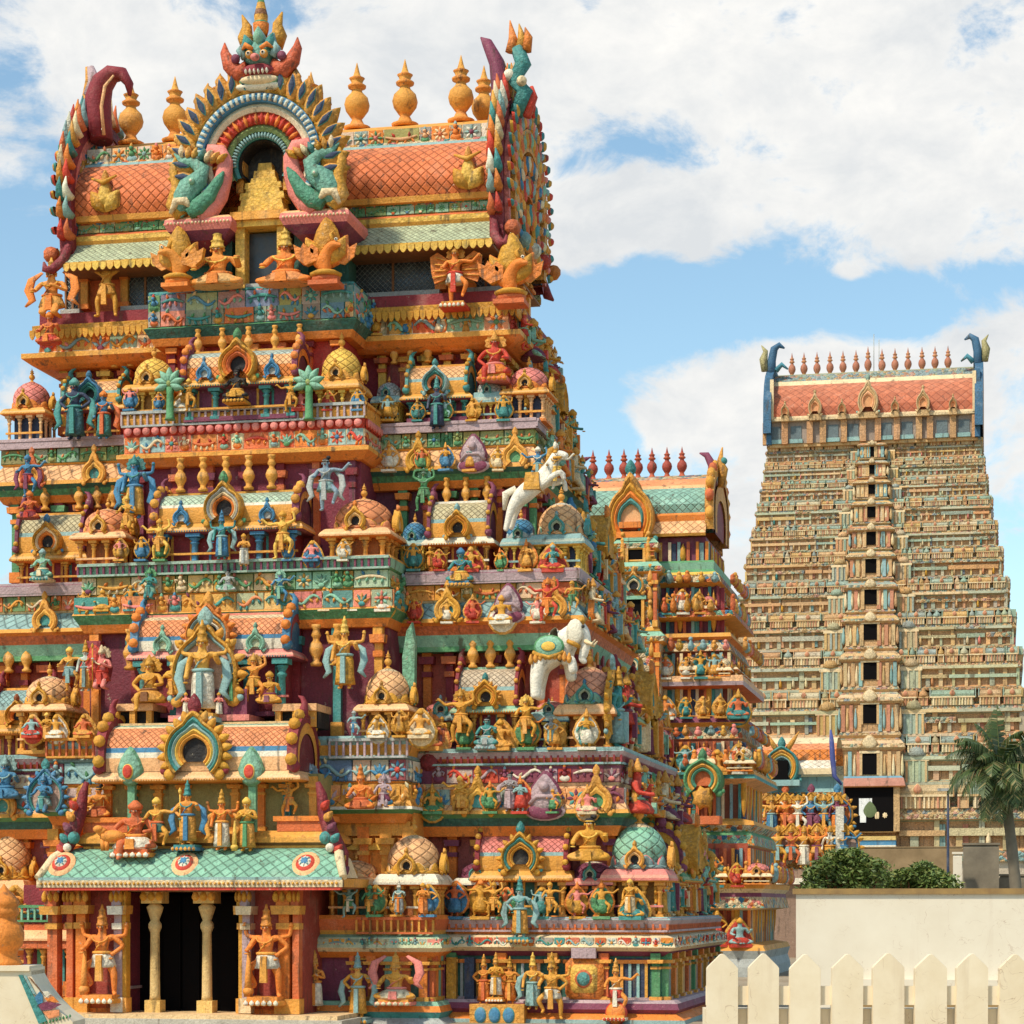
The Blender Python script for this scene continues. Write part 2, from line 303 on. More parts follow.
# ---------------------------------------------------------------- ornament
MOT = [TEA, BLU, ORG, GLD, PNK, TER, MNT, CRM, SAL, OCH, PUR, GRN, LBL, RED]
def frieze(mb, x0, x1, y, z0, z1, pal=None, dens=1.0, d=.12, seed=0, back=None):
    """a run of painted panels carrying modelled scrolls, leaf fans, flowers and small squatting figures"""
    r = random.Random(seed); pal = pal or MOT; h = z1-z0; x = x0
    while x < x1-.25*h:
        kind = r.choice(['scroll', 'fan', 'figure', 'flower', 'scroll', 'figure', 'swag'])
        wd = h*{'scroll': 1.5, 'fan': .95, 'figure': .7, 'flower': .95, 'swag': 1.7}[kind]*r.uniform(.85, 1.25)/dens
        if x+wd > x1-.3*h: wd = x1-x
        bc = jit(mixc(r.choice(pal), r.choice([CRM, OCH, ORG, TER]), r.uniform(.0, .45))); c1, c2, c3 = jit(r.choice(pal)), jit(r.choice(pal)), jit(r.choice(MOT)); xm = x+wd/2; zc = (z0+z1)/2; m_ = r.choice(['stucco', 'carved'])
        mb.box(x+.01, x+wd-.01, y-d*.22, y+.04, z0+.04*h, z1-.04*h, bc, 'stucco', .01, .005)
        if kind in ('scroll', 'swag'):
            s = r.choice((-1, 1)); n = 9; am = .24*h if kind == 'scroll' else .16*h
            P = [(x+wd*(.06+.88*i/(n-1)), y-d*.4, zc+s*am*math.sin(i/(n-1)*2*math.pi*(1 if kind == 'scroll' else .5))) for i in range(n)]
            mb.tube(P, [h*.05+h*.05*math.sin(math.pi*i/(n-1)) for i in range(n)], c1, n=6, flat=.6)
            for i in (1, 2, 3, 5, 6, 7): mb.relief(P[i][0], P[i][2]+(-1)**i*h*.2, h*.2, h*.36, y-d*.2, d*.45, leaf, c2 if i % 2 else c3, None, m_, r.uniform(-.8, .8), 8)
        elif kind == 'fan':
            for i in range(5): t_ = R(-60+30*i); mb.relief(xm+h*.24*math.sin(t_), z0+h*.18+h*.36*math.cos(t_), h*.24, h*.62, y-d*.15, d*.5, leaf, [c1, c2][i % 2], None, m_, -t_, 8)
            mb.relief(xm, z0+h*.2, h*.4, h*.3, y-d*.5, d*.3, circ, c3, None, 'stucco', 0, 8)
        elif kind == 'flower':
            for i in range(8): t_ = i*math.pi/4; mb.relief(xm+h*.27*math.sin(t_), zc+h*.27*math.cos(t_), h*.2, h*.36, y-d*.15, d*.35, leaf, [c1, c2][i % 2], None, 'stucco', -t_, 8)
            mb.relief(xm, zc, h*.28, h*.28, y-d*.3, d*.4, circ, c3, None, m_, 0, 10)
        else:
            hh = h*r.uniform(.9, 1.12); zb = z0
            mb.relief(xm, zb+hh*.24, hh*.62, hh*.42, y-d*.1, d*.6, circ, c2, None, m_, 0, 10); mb.relief(xm, zb+hh*.5, hh*.34, hh*.42, y-d*.2, d*.8, drop, c1, None, 'stucco', 0, 10)
            mb.ball(xm, y-d*.8, zb+hh*.76, hh*.12, c1, n=7); mb.relief(xm, zb+hh*.92, hh*.2, hh*.26, y-d*.5, d*.4, drop, c3, None, 'stucco', 0, 8)
            for s in (-1, 1): mb.tube([(xm+s*hh*.14, y-d*.6, zb+hh*.64), (xm+s*hh*.3, y-d*.7, zb+hh*r.uniform(.45, .7)), (xm+s*hh*.24, y-d*.9, zb+hh*r.uniform(.3, .8))], [hh*.06, hh*.05, hh*.04], c1, n=5)
        x += wd
def petals(mb, x0, x1, y, z0, z1, c1, c2, d=.1, n=None, sh=drop):
    n = n or max(1, round((x1-x0)/((z1-z0)*.95)))
    for i in range(n):
        x = x0+(i+.5)*(x1-x0)/n
        mb.relief(x, (z0+z1)/2, (x1-x0)/n*.98, (z1-z0), y, d, sh, jit(c1), jit(c2))
def beads(mb, x0, x1, y, z, r, col, sp=2.6, n=6):
    k = max(2, int((x1-x0)/(r*sp)))
    for i in range(k): mb.ball(x0+(i+.5)*(x1-x0)/k, y, z, r, jit(col, .08), n=n)
def fringe(mb, x0, x1, y, z0, z1, col, wd=.16, t=.04):
    k = max(2, int((x1-x0)/wd)); W = (x1-x0)/k
    for i in range(k):
        a = x0+i*W
        mb.plate([(a+.06*W, z1), (a+.06*W, z0+(z1-z0)*.45), (a+.3*W, z0+.1*(z1-z0)), (a+.5*W, z0), (a+.7*W, z0+.1*(z1-z0)), (a+.94*W, z0+(z1-z0)*.45), (a+.94*W, z1)][::-1], y-t, y, jit(col, .1))
def arch(mb, cx, y, cz, Rr, cols, dep=.15, peak=.35, dark=DRK, flames=None, tall=1.0, topc=None, inner=None, back=0):
    """horseshoe dormer face: stepped bands round a dark opening, ogee peak, scrolled feet"""
    n = 28; a0, a1 = R(-48), R(228)
    def rad(a, k): return k*(1+peak*math.exp(-((a-math.pi/2)/R(13))**2)*(k if k < 1 else 1)**2)
    ks = [1-.56*i/len(cols) for i in range(len(cols)+1)]
    if inner: ks = [1-(1-inner)*i/len(cols) for i in range(len(cols)+1)]
    P = lambda a, k, yy: mb.p(cx+Rr*rad(a, k)*math.cos(a), yy, cz+Rr*tall*rad(a, k)*math.sin(a))
    for b_, c in enumerate(cols):
        yo = y-dep*(1-b_*.6/len(cols)); yi = yo+dep*.04; yn = y-dep*(1-(b_+1)*.6/len(cols)); km = (ks[b_]+ks[b_+1])/2
        rows = [[P(a0+(a1-a0)*i/n, ks[b_], y+back if b_ == 0 else yo+.3*dep) for i in range(n+1)], [P(a0+(a1-a0)*i/n, ks[b_], yo+dep*.08) for i in range(n+1)],
                [P(a0+(a1-a0)*i/n, km, yo-dep*.12) for i in range(n+1)], [P(a0+(a1-a0)*i/n, ks[b_+1], yi+dep*.1) for i in range(n+1)], [P(a0+(a1-a0)*i/n, ks[b_+1], yn+.5*dep) for i in range(n+1)]]
        for q in range(4):
            for i in range(n): mb.face([rows[q][i], rows[q][i+1], rows[q+1][i+1], rows[q+1][i]], c, 'carved' if (b_ == 0 and Rr > .35) else 'stucco', None, False)
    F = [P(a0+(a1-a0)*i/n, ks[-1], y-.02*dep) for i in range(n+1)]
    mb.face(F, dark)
    for s in (-1, 1):                                   # feet
        fx = cx+s*Rr*math.cos(a0)*1.05; fz = cz+Rr*tall*math.sin(a0)
        mb.ball(fx+s*Rr*.16, y-dep*.5, fz, Rr*.2, cols[0], n=8, sy=.6); mb.ball(fx+s*Rr*.36, y-dep*.4, fz+Rr*.12, Rr*.13, topc or cols[-1], n=8, sy=.6)
    if flames:
        m_ = 11 if Rr < .6 else 15
        for i in range(m_):
            a = R(-25)+R(230)*i/(m_-1)
            mb.relief(cx+Rr*rad(a, 1.08)*math.cos(a), cz+Rr*tall*rad(a, 1.08)*math.sin(a), Rr*.3, Rr*.42, y-dep*.3, dep*.5, drop, jit(flames), None, 'stucco', a-math.pi/2, 10)
    if topc:
        zt = cz+Rr*tall*(1+peak)
        mb.relief(cx, zt+Rr*.12, Rr*.5, Rr*.7, y-dep*.4, dep*.6, drop, topc, jit(topc), 'carved')
        mb.ball(cx, y-dep*.7, zt-Rr*.1, Rr*.15, jit(topc), n=8, sy=.7)
KAL = [(.55,0),(.62,.05),(.34,.09),(.22,.17),(.30,.20),(.52,.30),(.58,.38),(.50,.48),(.26,.56),(.22,.60),(.40,.63),(.42,.66),(.24,.70),(.30,.745),(.36,.77),(.18,.80),(.12,.86),(.06,.94),(.015,1.0)]
def kalasha(mb, cx, cy, z, h, col, n=12, col2=None, fat=1.0):
    c2 = col2 or col
    cols = [c2, c2, c2, c2, col, col, col, col, col, c2, c2, c2, col, c2, c2, col, col, col]
    mb.lathe(cx, cy, [(r*h*.36*fat, z+q*h) for r, q in KAL], n, cols)
BAL = [(.5,0),(.55,.06),(.3,.12),(.34,.2),(.62,.34),(.66,.42),(.5,.54),(.28,.62),(.3,.68),(.46,.74),(.34,.82),(.28,.88),(.42,.93),(.42,1)]
def column(mb, cx, cy, z0, z1, r, col, cap=None, n=8):
    cap = cap or col; h = z1-z0
    mb.box(cx-r*1.5, cx+r*1.5, cy-r*1.5, cy+r*1.5, z0, z0+h*.1, cap)
    mb.lathe(cx, cy, [(r*1.1, z0+h*.1), (r, z0+h*.14), (r*.9, z0+h*.66), (r*1.3, z0+h*.7), (r*1.3, z0+h*.73), (r*.85, z0+h*.76), (r*1.5, z0+h*.84), (r*1.7, z0+h*.87), (r*.9, z0+h*.9)], n, col)
    mb.box(cx-r*2, cx+r*2, cy-r*2, cy+r*2, z0+h*.9, z1, cap)
def pilaster(mb, cx, y, z0, z1, w_, col, cap=None, d=.12):
    cap = cap or col; h = z1-z0
    mb.box(cx-w_*.75, cx+w_*.75, y-d*1.4, y+.05, z0, z0+h*.12, cap)
    mb.box(cx-w_/2, cx+w_/2, y-d, y+.05, z0+h*.12, z0+h*.68, col)
    mb.box(cx-w_*.62, cx+w_*.62, y-d*1.3, y+.05, z0+h*.68, z0+h*.73, cap)
    mb.box(cx-w_*.45, cx+w_*.45, y-d, y+.05, z0+h*.73, z0+h*.8, col)
    mb.box(cx-w_*.9, cx+w_*.9, y-d*1.8, y+.05, z0+h*.8, z0+h*.87, cap, tx=-w_*.1, ty=0)
    mb.box(cx-w_*.6, cx+w_*.6, y-d*1.4, y+.05, z0+h*.87, z1, col)

# ---------------------------------------------------------------- pavilions of the parapets
def eave(mb, x0, x1, y0, y1, zc, ze, c1, c2, ov=.14, us=7, mat='stucco'):
    h = ze-zc
    mb.ring((x0, x1, y0, y1), [(-.02, zc), (ov*.5, zc), (ov, zc+h*.12), (ov*1.02, zc+h*.3), (ov*.8, zc+h*.55), (ov*.3, zc+h*.9), (0, ze)], [c2, c2, c1, mixc(c1, CRM, .3), c1, c1], mat, us)
def kuta(parent, cx, yc, hw, zb, zc, ze, zt, st, F=None, ndome=16, arms=True):
    """square domed pavilion; st: body, col, eave, dome, base, arch colours"""
    F = F or Matrix()
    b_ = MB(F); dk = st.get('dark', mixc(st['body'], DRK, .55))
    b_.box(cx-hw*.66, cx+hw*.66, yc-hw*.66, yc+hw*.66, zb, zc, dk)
    for sx in (-1, -.33, .33, 1):
        column(b_, cx+sx*hw*.84, yc-hw*.86, zb, zc, hw*.085, jit(st['col']), n=6)
        if abs(sx) < 1: column(b_, cx+hw*.86, yc+sx*hw*.84, zb, zc, hw*.085, jit(st['col']), n=6)
    column(b_, cx+hw*.84, yc+hw*.84, zb, zc, hw*.09, st['col'], n=6)
    b_.box(cx-hw, cx+hw, yc-hw, yc+hw, zb-.04, zb+.05*(zc-zb), st['body'])
    rh = zb+(zc-zb)*.3
    b_.box(cx-hw*.98, cx+hw*.98, yc-hw*1.02, yc-hw*.92, rh, rh+.05, st['eave'])
    eave(b_, cx-hw, cx+hw, yc-hw, yc+hw, zc, ze, st['eave'], st['body'], hw*.2)
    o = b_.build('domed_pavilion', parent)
    d = MB(F); H = zt-ze; c1, c2 = st['dome'], st['base']
    prof = [(1.18,0),(1.22,.05),(1.08,.10),(.98,.16),(1.0,.22),(1.06,.34),(1.04,.48),(.94,.63),(.76,.78),(.52,.90),(.25,.975),(.12,1.0)]
    cols = [c2, c2, c2, mixc(c2, c1, .5), c1, c1, c1, c1, jit(c1), st.get('top', c1), st.get('top', c1)]
    d.lathe(cx, yc, [(r*hw*.9, ze+q*H) for r, q in prof], ndome, cols, 'scales', us=(10, 2.6/max(.3, hw)), ph=math.pi/ndome)
    for k in range(8):
        a = 2*math.pi*(k+.5)/8
        m2 = F @ T(cx+hw*.9*math.sin(a), yc-hw*.9*math.cos(a), 0, a); d.setM(m2)
        d.relief(0, ze+H*.12, hw*.62, H*.34, 0, hw*.1, drop, jit(st['petal']), jit(c2))
    d.build('dome', o)
    a_ = MB(F)
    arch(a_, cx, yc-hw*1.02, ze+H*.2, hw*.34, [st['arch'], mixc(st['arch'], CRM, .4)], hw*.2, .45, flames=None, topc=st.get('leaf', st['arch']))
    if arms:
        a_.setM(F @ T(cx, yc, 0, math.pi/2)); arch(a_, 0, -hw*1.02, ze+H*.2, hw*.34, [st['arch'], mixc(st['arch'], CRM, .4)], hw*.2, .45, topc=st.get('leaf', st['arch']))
    a_.build('arch', o)
    if st.get('fin', True):
        f_ = MB(F); kalasha(f_, cx, yc, zt-.02, H*.5, st.get('finc', OCH), 10); f_.build('finial', o)
    return o
def sala(parent, cx, yf, hw, dep, zb, zc, ze, zt, st, F=None, nar=1, cols_n=5, legs=True, gab=1.0):
    """oblong pavilion under a barrel roof; yf its front, dep its depth"""
    F = F or Matrix(); H = zt-ze; yc = yf+dep/2
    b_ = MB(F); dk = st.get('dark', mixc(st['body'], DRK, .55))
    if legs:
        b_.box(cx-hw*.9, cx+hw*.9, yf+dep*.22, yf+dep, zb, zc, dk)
        for i in range(cols_n):
            x = cx-hw*.9+hw*1.8*i/(cols_n-1)
            if nar and abs(x-cx) < hw*.1: continue
            column(b_, x, yf+.08, zb, zc, hw*.045+.01, jit(st['col']), n=6)
        for i in range(7): b_.box(cx-hw*.8+hw*1.6*i/6-.03, cx-hw*.8+hw*1.6*i/6+.03, yf+dep*.2, yf+dep*.22, zb, zc, jit(random.Random(i).choice([st['col'], st['eave'], TEA, OCH])))
        b_.box(cx-hw, cx+hw, yf-.03, yf+dep, zb-.05, zb+.06, st['body'])
        rh = zb+(zc-zb)*.3; b_.box(cx-hw, cx+hw, yf-.06, yf+.02, rh, rh+.05, st['eave'])
    eave(b_, cx-hw, cx+hw, yf, yf+dep, zc, ze, st['eave'], st['body'], .16)
    beads(b_, cx-hw, cx+hw, yf-.16, zc+(ze-zc)*.2, .022, st['col'], 3)
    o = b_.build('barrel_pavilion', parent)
    d = MB(F); n = 14; rows = []; a = dep*.52
    bands = st['roof']                      # list of (fraction, colour, material), from the eave up
    def sec(t_):
        s_ = math.sin(t_); return (-a*math.cos(t_)*(1+.10*math.sin(2*t_ if t_ < math.pi/2 else 2*(math.pi-t_))), ze+H*s_**.85)
    ts = [math.pi*i/(2*n) for i in range(2*n+1)]
    L_ = 0; pv = None; RW = []
    for t_ in ts:
        y_, z_ = sec(t_)
        if pv: L_ += math.hypot(y_-pv[0], z_-pv[1])
        pv = (y_, z_); RW.append((d.p(cx-hw*.97, yc+y_, z_), d.p(cx+hw*.97, yc+y_, z_), L_))
    for i in range(2*n):
        fr = min(i, 2*n-1-i)/n; c, mt = bands[-1][1:]
        for (q, cc_, m_) in bands:
            if fr < q: c, mt = cc_, m_; break
        us = st.get('us', 6.0)
        d.face([RW[i][0], RW[i][1], RW[i+1][1], RW[i+1][0]], c, mt, [(-hw*us, RW[i][2]*us), (hw*us, RW[i][2]*us), (hw*us, RW[i+1][2]*us), (-hw*us, RW[i+1][2]*us)], mt == 'scales')
    d.box(cx-hw*.97, cx+hw*.97, yc-.05, yc+.05, zt-.03, zt+.05, jit(st['eave'])); d.build('barrel_roof', o)
    for s in (-1, 1):                        # gable boards with a curled horn
        g = MB(F); n2 = 20; x = cx+s*hw*.97; th = max(.05, hw*.06)
        def out(t_, k, ):
            y_, z_ = sec(t_); return (yc+y_*k, ze+(z_-ze)*(1+(k-1)*1.0))
        for (k0, k1, c, e) in ((1.16*gab, 1.0, st['gab'], 0), (1.0, .78, st.get('gab2', OCH), .02), (.78, .02, mixc(st['gab'], DRK, .4), .05)):
            A_ = []; B_ = []
            for i in range(n2+1):
                t_ = math.pi*i/n2; A_.append(out(t_, k0)); B_.append(out(t_, k1))
            xo = x+s*(th-e)
            for i in range(n2):
                q = [A_[i], A_[i+1], B_[i+1], B_[i]]
                g.face([g.p(xo, *w_) for w_ in q], c, 'carved' if e == 0 else 'stucco')
                if e == 0:
                    g.face([g.p(x-s*th*.6, *w_) for w_ in q], c)
                    g.face([g.p(xo, *A_[i]), g.p(xo, *A_[i+1]), g.p(x-s*th*.6, *A_[i+1]), g.p(x-s*th*.6, *A_[i])], c)
                    g.face([g.p(xo, *B_[i]), g.p(xo, *B_[i+1]), g.p(x-s*th*.6, *B_[i+1]), g.p(x-s*th*.6, *B_[i])], c)
        for i in range(9):
            t_ = math.pi*(.04+.92*i/8); y_, z_ = out(t_, 1.2*gab); g.ball(x+s*th*.2, y_, z_, hw*.055+.02, jit(st.get('flame', st['gab2'] if 'gab2' in st else OCH)), n=7)
        hx = x+s*th*.3; h0 = ze+H*1.16*gab
        g.tube([(hx, yc-.05, h0-.05), (hx, yc-.02, h0+H*.12), (hx+s*.02, yc, h0+H*.24), (hx-s*.05, yc, h0+H*.36), (hx-s*.14, yc-.02, h0+H*.4)], [.09*H+.03, .08*H+.02, .05*H+.02, .04*H+.01, .01], st['gab'], n=6, flat=1.6)
        g.ball(x+s*th*.5, yf-.1, ze+.08, .08+hw*.03, jit(st['gab']), n=7); g.build('gable_board', o)
    a_ = MB(F); rr = min(H*.62, hw*.42)*st.get('ar', 1)
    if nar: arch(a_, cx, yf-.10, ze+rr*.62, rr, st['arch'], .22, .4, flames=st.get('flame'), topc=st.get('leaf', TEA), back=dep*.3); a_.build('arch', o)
    if st.get('side_arch'):
        for s in (-1, 1):
            a2 = MB(F); r2 = rr*.42; arch(a2, cx+s*hw*.6, yf-.12, ze+r2*.5, r2, [st['side_arch'], jit(st['side_arch'])], .1, .7, topc=st['side_arch'], dark=mixc(st['side_arch'], CRM, .5)); a2.build('small_arch', o)
    return o

def wall_cols(mb, x0, x1, y, z0, z1, n, cs, w_=.14, d=.12):
    for i in range(n):
        x = x0+(x1-x0)*i/(n-1); pilaster(mb, x, y, z0, z1, w_, jit(cs[i % len(cs)]), jit(cs[(i+1) % len(cs)]), d)
def rail(mb, x0, x1, y, z0, z1, c, cb, sp=.17):
    mb.box(x0, x1, y-.06, y+.06, z1-.07, z1, c); mb.box(x0, x1, y-.05, y+.05, z0, z0+.05, c)
    k = int((x1-x0)/sp)
    for i in range(k+1):
        x = x0+(x1-x0)*i/max(1, k); mb.box(x-.025, x+.025, y-.03, y+.03, z0+.05, z1-.07, jit(cb))
# ---------------------------------------------------------------- statues (painted stucco figures)
def skin_mesh(verts, edges, rad, sub=1):
    me = bpy.data.meshes.new('tmp'); me.from_pydata(verts, edges, []); o = bpy.data.objects.new('tmp', me); COL.objects.link(o)
    md = o.modifiers.new('s', 'SKIN'); md.branch_smoothing = .4
    for i, r in enumerate(rad):
        me.skin_vertices[0].data[i].radius = r if isinstance(r, tuple) else (r, r)
        me.skin_vertices[0].data[i].use_root = (i == 0)
    s_ = o.modifiers.new('u', 'SUBSURF'); s_.levels = sub; s_.render_levels = sub
    dg = bpy.context.evaluated_depsgraph_get(); dg.update()
    em = o.evaluated_get(dg).to_mesh(); V_ = [tuple(v.co) for v in em.vertices]; F_ = [tuple(p.vertices) for p in em.polygons]
    o.evaluated_get(dg).to_mesh_clear(); bpy.data.objects.remove(o); bpy.data.meshes.remove(me)
    return V_, F_
def skeleton(pose):
    """joints of a figure one unit tall, facing -Y; returns verts, edges, radii and the head and hand points"""
    v = []; e = []; r = []
    def J(p, rad, par=None):
        v.append(p); r.append(rad)
        if par is not None: e.append((par, len(v)-1))
        return len(v)-1
    seat = pose in ('seated', 'seated_knee'); dz = -.36 if seat else 0; lean = {'dance': .04, 'swing': .03}.get(pose, 0)
    dy = 0
    if pose == 'kneel': dz = -.2
    pel = J((lean*.6, dy, .53+dz), (.085, .07)); sp = J((lean*.3, -.01, .62+dz), (.068, .06), pel); ch = J((0, -.015, .735+dz), (.1, .07), sp)
    nk = J((0, -.01, .825+dz), .036, ch); hd = J((0, -.02, .875+dz), .05, nk); tp = J((0, -.015, .945+dz), .046, hd)
    hands = []
    def arm(s, el, wr, hn, k=1.0, z0=.79):
        a = J((s*.115, 0, z0+dz), .042*k, ch); b_ = J((s*el[0], el[1], el[2]+dz), .031*k, a); c = J((s*wr[0], wr[1], wr[2]+dz), .026*k, b_); d = J((s*hn[0], hn[1], hn[2]+dz), .034*k, c)
        hands.append((s*hn[0], hn[1], hn[2]+dz))
    DOWN = ((.17, .02, .63), (.17, -.04, .5), (.17, -.06, .46)); BLESS = ((.18, 0, .65), (.19, -.13, .72), (.19, -.14, .78)); HIP = ((.23, .02, .66), (.13, -.03, .56), (.11, -.05, .54))
    UP = ((.22, 0, .86), (.20, 0, 1.0), (.17, 0, 1.05)); OUT = ((.27, 0, .76), (.36, -.03, .86), (.4, -.03, .9)); FOLD = ((.17, -.02, .64), (.07, -.12, .7), (.01, -.13, .74)); BACKUP = ((.24, .05, .8), (.26, .04, .93), (.26, .03, .98))
    FWD = ((.18, -.05, .65), (.16, -.18, .62), (.15, -.23, .62))
    A_ = {'stand': (BLESS, DOWN), 'blessing': (BLESS, HIP), 'armsup': (UP, UP), 'dance': (OUT, FWD), 'swing': (UP, OUT), 'guard': (HIP, FWD), 'four': (BLESS, DOWN), 'seated': (BLESS, FWD), 'seated_knee': (FWD, HIP), 'pray': (FOLD, FOLD), 'kneel': (FOLD, FWD), 'hips': (HIP, HIP)}[pose]
    arm(1, *A_[0]); arm(-1, *A_[1])
    if pose in ('four', 'guard'): arm(1, *BACKUP, k=.85, z0=.77); arm(-1, *BACKUP, k=.85, z0=.77)
    def leg(s, kn, an, to):
        h = J((s*.05, 0, .49+dz), .068, pel); k = J((s*kn[0], kn[1], kn[2]+dz), .045, h); a = J((s*an[0], an[1], an[2]+dz), .028, k); J((s*to[0], to[1], to[2]+dz), .024, a)
    ST = ((.06, -.01, .28), (.06, .01, .045), (.07, -.08, .025)); BENT = ((.2, -.07, .36), (.12, -.02, .17), (.14, -.09, .13)); WIDE = ((.14, -.03, .3), (.13, 0, .045), (.17, -.07, .025))
    CROSS = ((.23, -.1, .43), (.06, -.17, .40), (.0, -.2, .4)); HANG = ((.1, -.2, .48), (.1, -.2, .27), (.1, -.26, .24)); KN = ((.07, -.15, .24), (.07, .02, .24), (.07, .1, .23))
    Lg = {'guard': (WIDE, BENT), 'dance': (BENT, ST), 'swing': (BENT, WIDE), 'armsup': (WIDE, WIDE), 'seated': (CROSS, CROSS), 'seated_knee': (CROSS, HANG), 'kneel': (KN, KN)}.get(pose, (ST, ST))
    leg(1, *Lg[0]); leg(-1, *Lg[1])
    return v, e, r, (0, -.02, .9+dz), hands, dz
POSES = {}
def pose_data(pose):
    if pose not in POSES:
        v, e, r, hd, hands, dz = skeleton(pose); V_, F_ = skin_mesh(v, e, r, 1); POSES[pose] = (V_, F_, hd, hands, dz)
    return POSES[pose]
CACHE = {}
def statue_meshes(pose, body, garb, crown, sash, hat, extra):
    key = (pose, body, garb, crown, sash, hat, extra)
    if key in CACHE: return CACHE[key]
    V_, F_, hd, hands, dz = pose_data(pose); parts = []
    b_ = MB(); ids = [b_.p(*q) for q in V_]
    for f in F_: b_.face([ids[i] for i in f], body, 'stucco', None, True)
    hx, hy, hz = hd
    b_.ball(hx, hy-.055, hz, .012, mixc(body, CRM, .2), n=6, sz=1.6)              # nose
    for s in (-1, 1): b_.ball(hx+s*.053, hy, hz, .014, body, n=6, sz=1.6)         # ears
    parts.append(('body', b_))
    fc = MB()
    for s in (-1, 1): fc.ball(hx+s*.02, hy-.047, hz+.012, .008, WHT, n=6, sx=1.4); fc.ball(hx+s*.02, hy-.054, hz+.012, .0045, DRK, n=5)
    fc.box(hx-.015, hx+.015, hy-.055, hy-.04, hz-.03, hz-.024, RED); parts.append(('face', fc))
    g = MB()
    if pose in ('seated', 'seated_knee'):
        g.lathe(0, -.03, [(.10, .19), (.16, .13), (.2, .06), (.19, .02)], 14, garb, 'carved', sq=(1.15, .9))
        g.box(-.05, .05, -.22, -.17, .02, .16, sash, tx=.01)
    elif pose in ('guard', 'dance', 'swing', 'armsup', 'kneel'):
        g.lathe(0, 0, [(.092, .57+dz), (.115, .5+dz), (.13, .43+dz), (.14, .38+dz), (.1, .375+dz)], 14, garb, 'carved', sq=(1.1, .9))
        g.box(-.04, .04, -.14, -.09, .2+dz*.5, .54+dz, sash, tx=.008)
    else:
        g.lathe(0, 0, [(.092, .57), (.11, .48), (.115, .36), (.12, .22), (.135, .09), (.11, .085)], 14, garb, 'carved', sq=(1.1, .8))
        g.box(-.035, .035, -.135, -.08, .1, .54, sash, tx=.006)
    g.lathe(0, 0, [(.096, .55+dz), (.11, .56+dz), (.11, .585+dz), (.09, .595+dz)], 14, sash, sq=(1.1, .85))
    parts.append(('garment', g))
    j = MB()
    pts = [(.09*math.cos(t_), -.085-.015*abs(math.sin(t_)), .78+dz+.07*math.sin(t_)) for t_ in [math.pi+math.pi*i/8 for i in range(9)]]
    j.tube(pts, .013, crown, n=5); j.ball(0, -.1, .70+dz, .018, crown, n=6)
    j.tube([(.1, .0, .8+dz), (.06, -.085, .74+dz), (-.02, -.09, .66+dz), (-.09, -.03, .57+dz)], .01, sash, n=5)
    for h in hands: j.ball(h[0], h[1], h[2]-.045, .03, crown, n=7, sz=.4)
    parts.append(('jewellery', j))
    c = MB()
    if hat == 'tall': c.lathe(hx, hy, [(.062, hz+.02), (.066, hz+.05), (.055, hz+.06), (.05, hz+.12), (.058, hz+.13), (.04, hz+.15), (.036, hz+.21), (.044, hz+.22), (.02, hz+.25), (.01, hz+.31)], 12, crown, 'carved')
    elif hat == 'bun': c.ball(hx, hy+.01, hz+.05, .06, DRK, n=8, sz=.8); c.ball(hx+.04, hy+.02, hz+.11, .038, DRK, n=8)
    elif hat == 'turban': c.lathe(hx, hy, [(.055, hz+.02), (.075, hz+.05), (.075, hz+.09), (.05, hz+.12), (.02, hz+.16)], 12, crown)
    elif hat == 'fan':
        c.lathe(hx, hy, [(.06, hz+.02), (.06, hz+.06), (.03, hz+.13), (.01, hz+.2)], 10, crown, 'carved')
        c.plate([(hx+.15*math.cos(t_)*(1 if i % 2 else .85), hz+.02+.17*math.sin(t_)*(1 if i % 2 else .85)) for i, t_ in enumerate([R(-30)+R(240)*q/16 for q in range(17)])], .03, .06, crown, mat='carved')
    c.ball(hx, hy, hz+.045, .057, crown, n=8, sz=.35); parts.append(('crown', c))
    if 'halo' in extra:
        a_ = MB(); arch(a_, 0, .1, .55+dz*.8, .36, [crown, sash], .08, .35, flames=crown, tall=1.35, topc=sash, inner=.8, dark=mixc(garb, TER, .5)); parts.append(('aureole', a_))
    if 'club' in extra:
        a_ = MB(); a_.tube([(-.17, -.12, .02), (-.17, -.12, .3), (-.16, -.12, .6)], [.05, .035, .018], crown, n=8); a_.ball(-.17, -.12, .09, .065, crown, n=8); parts.append(('club', a_))
    if 'wings' in extra:
        for s in (-1, 1):
            a_ = MB(); a_.plate([(s*.05, .45+dz), (s*.14, .5+dz), (s*.33, .42+dz), (s*.38, .62+dz), (s*.4, .9+dz), (s*.28, .98+dz), (s*.12, .84+dz)][::s], .05, .09, garb if garb != WHT else ORG, mat='carved')
            for q in range(4): a_.tube([(s*.1, .04, .8-.08*q+dz), (s*(.3+.02*q), .03, .88-.12*q+dz)], [.02, .012], crown, n=5)
            parts.append(('wing', a_))
    if 'staff' in extra:
        h = hands[0]; a_ = MB(); a_.tube([(h[0], h[1], .02), (h[0], h[1], h[2]+.25)], .011, crown, n=6); a_.relief(h[0], h[2]+.27, .07, .14, h[1], .03, leaf, crown); parts.append(('staff', a_))
    if 'scarf' in extra:
        for s in (-1, 1):
            a_ = MB(); a_.tube([(s*.12, .03, .78), (s*.24, .02, .66), (s*.27, 0, .48), (s*.22, -.02, .3), (s*.3, -.02, .2)], [.02, .05, .055, .045, .015], sash, n=7, flat=.4); parts.append(('scarf', a_))
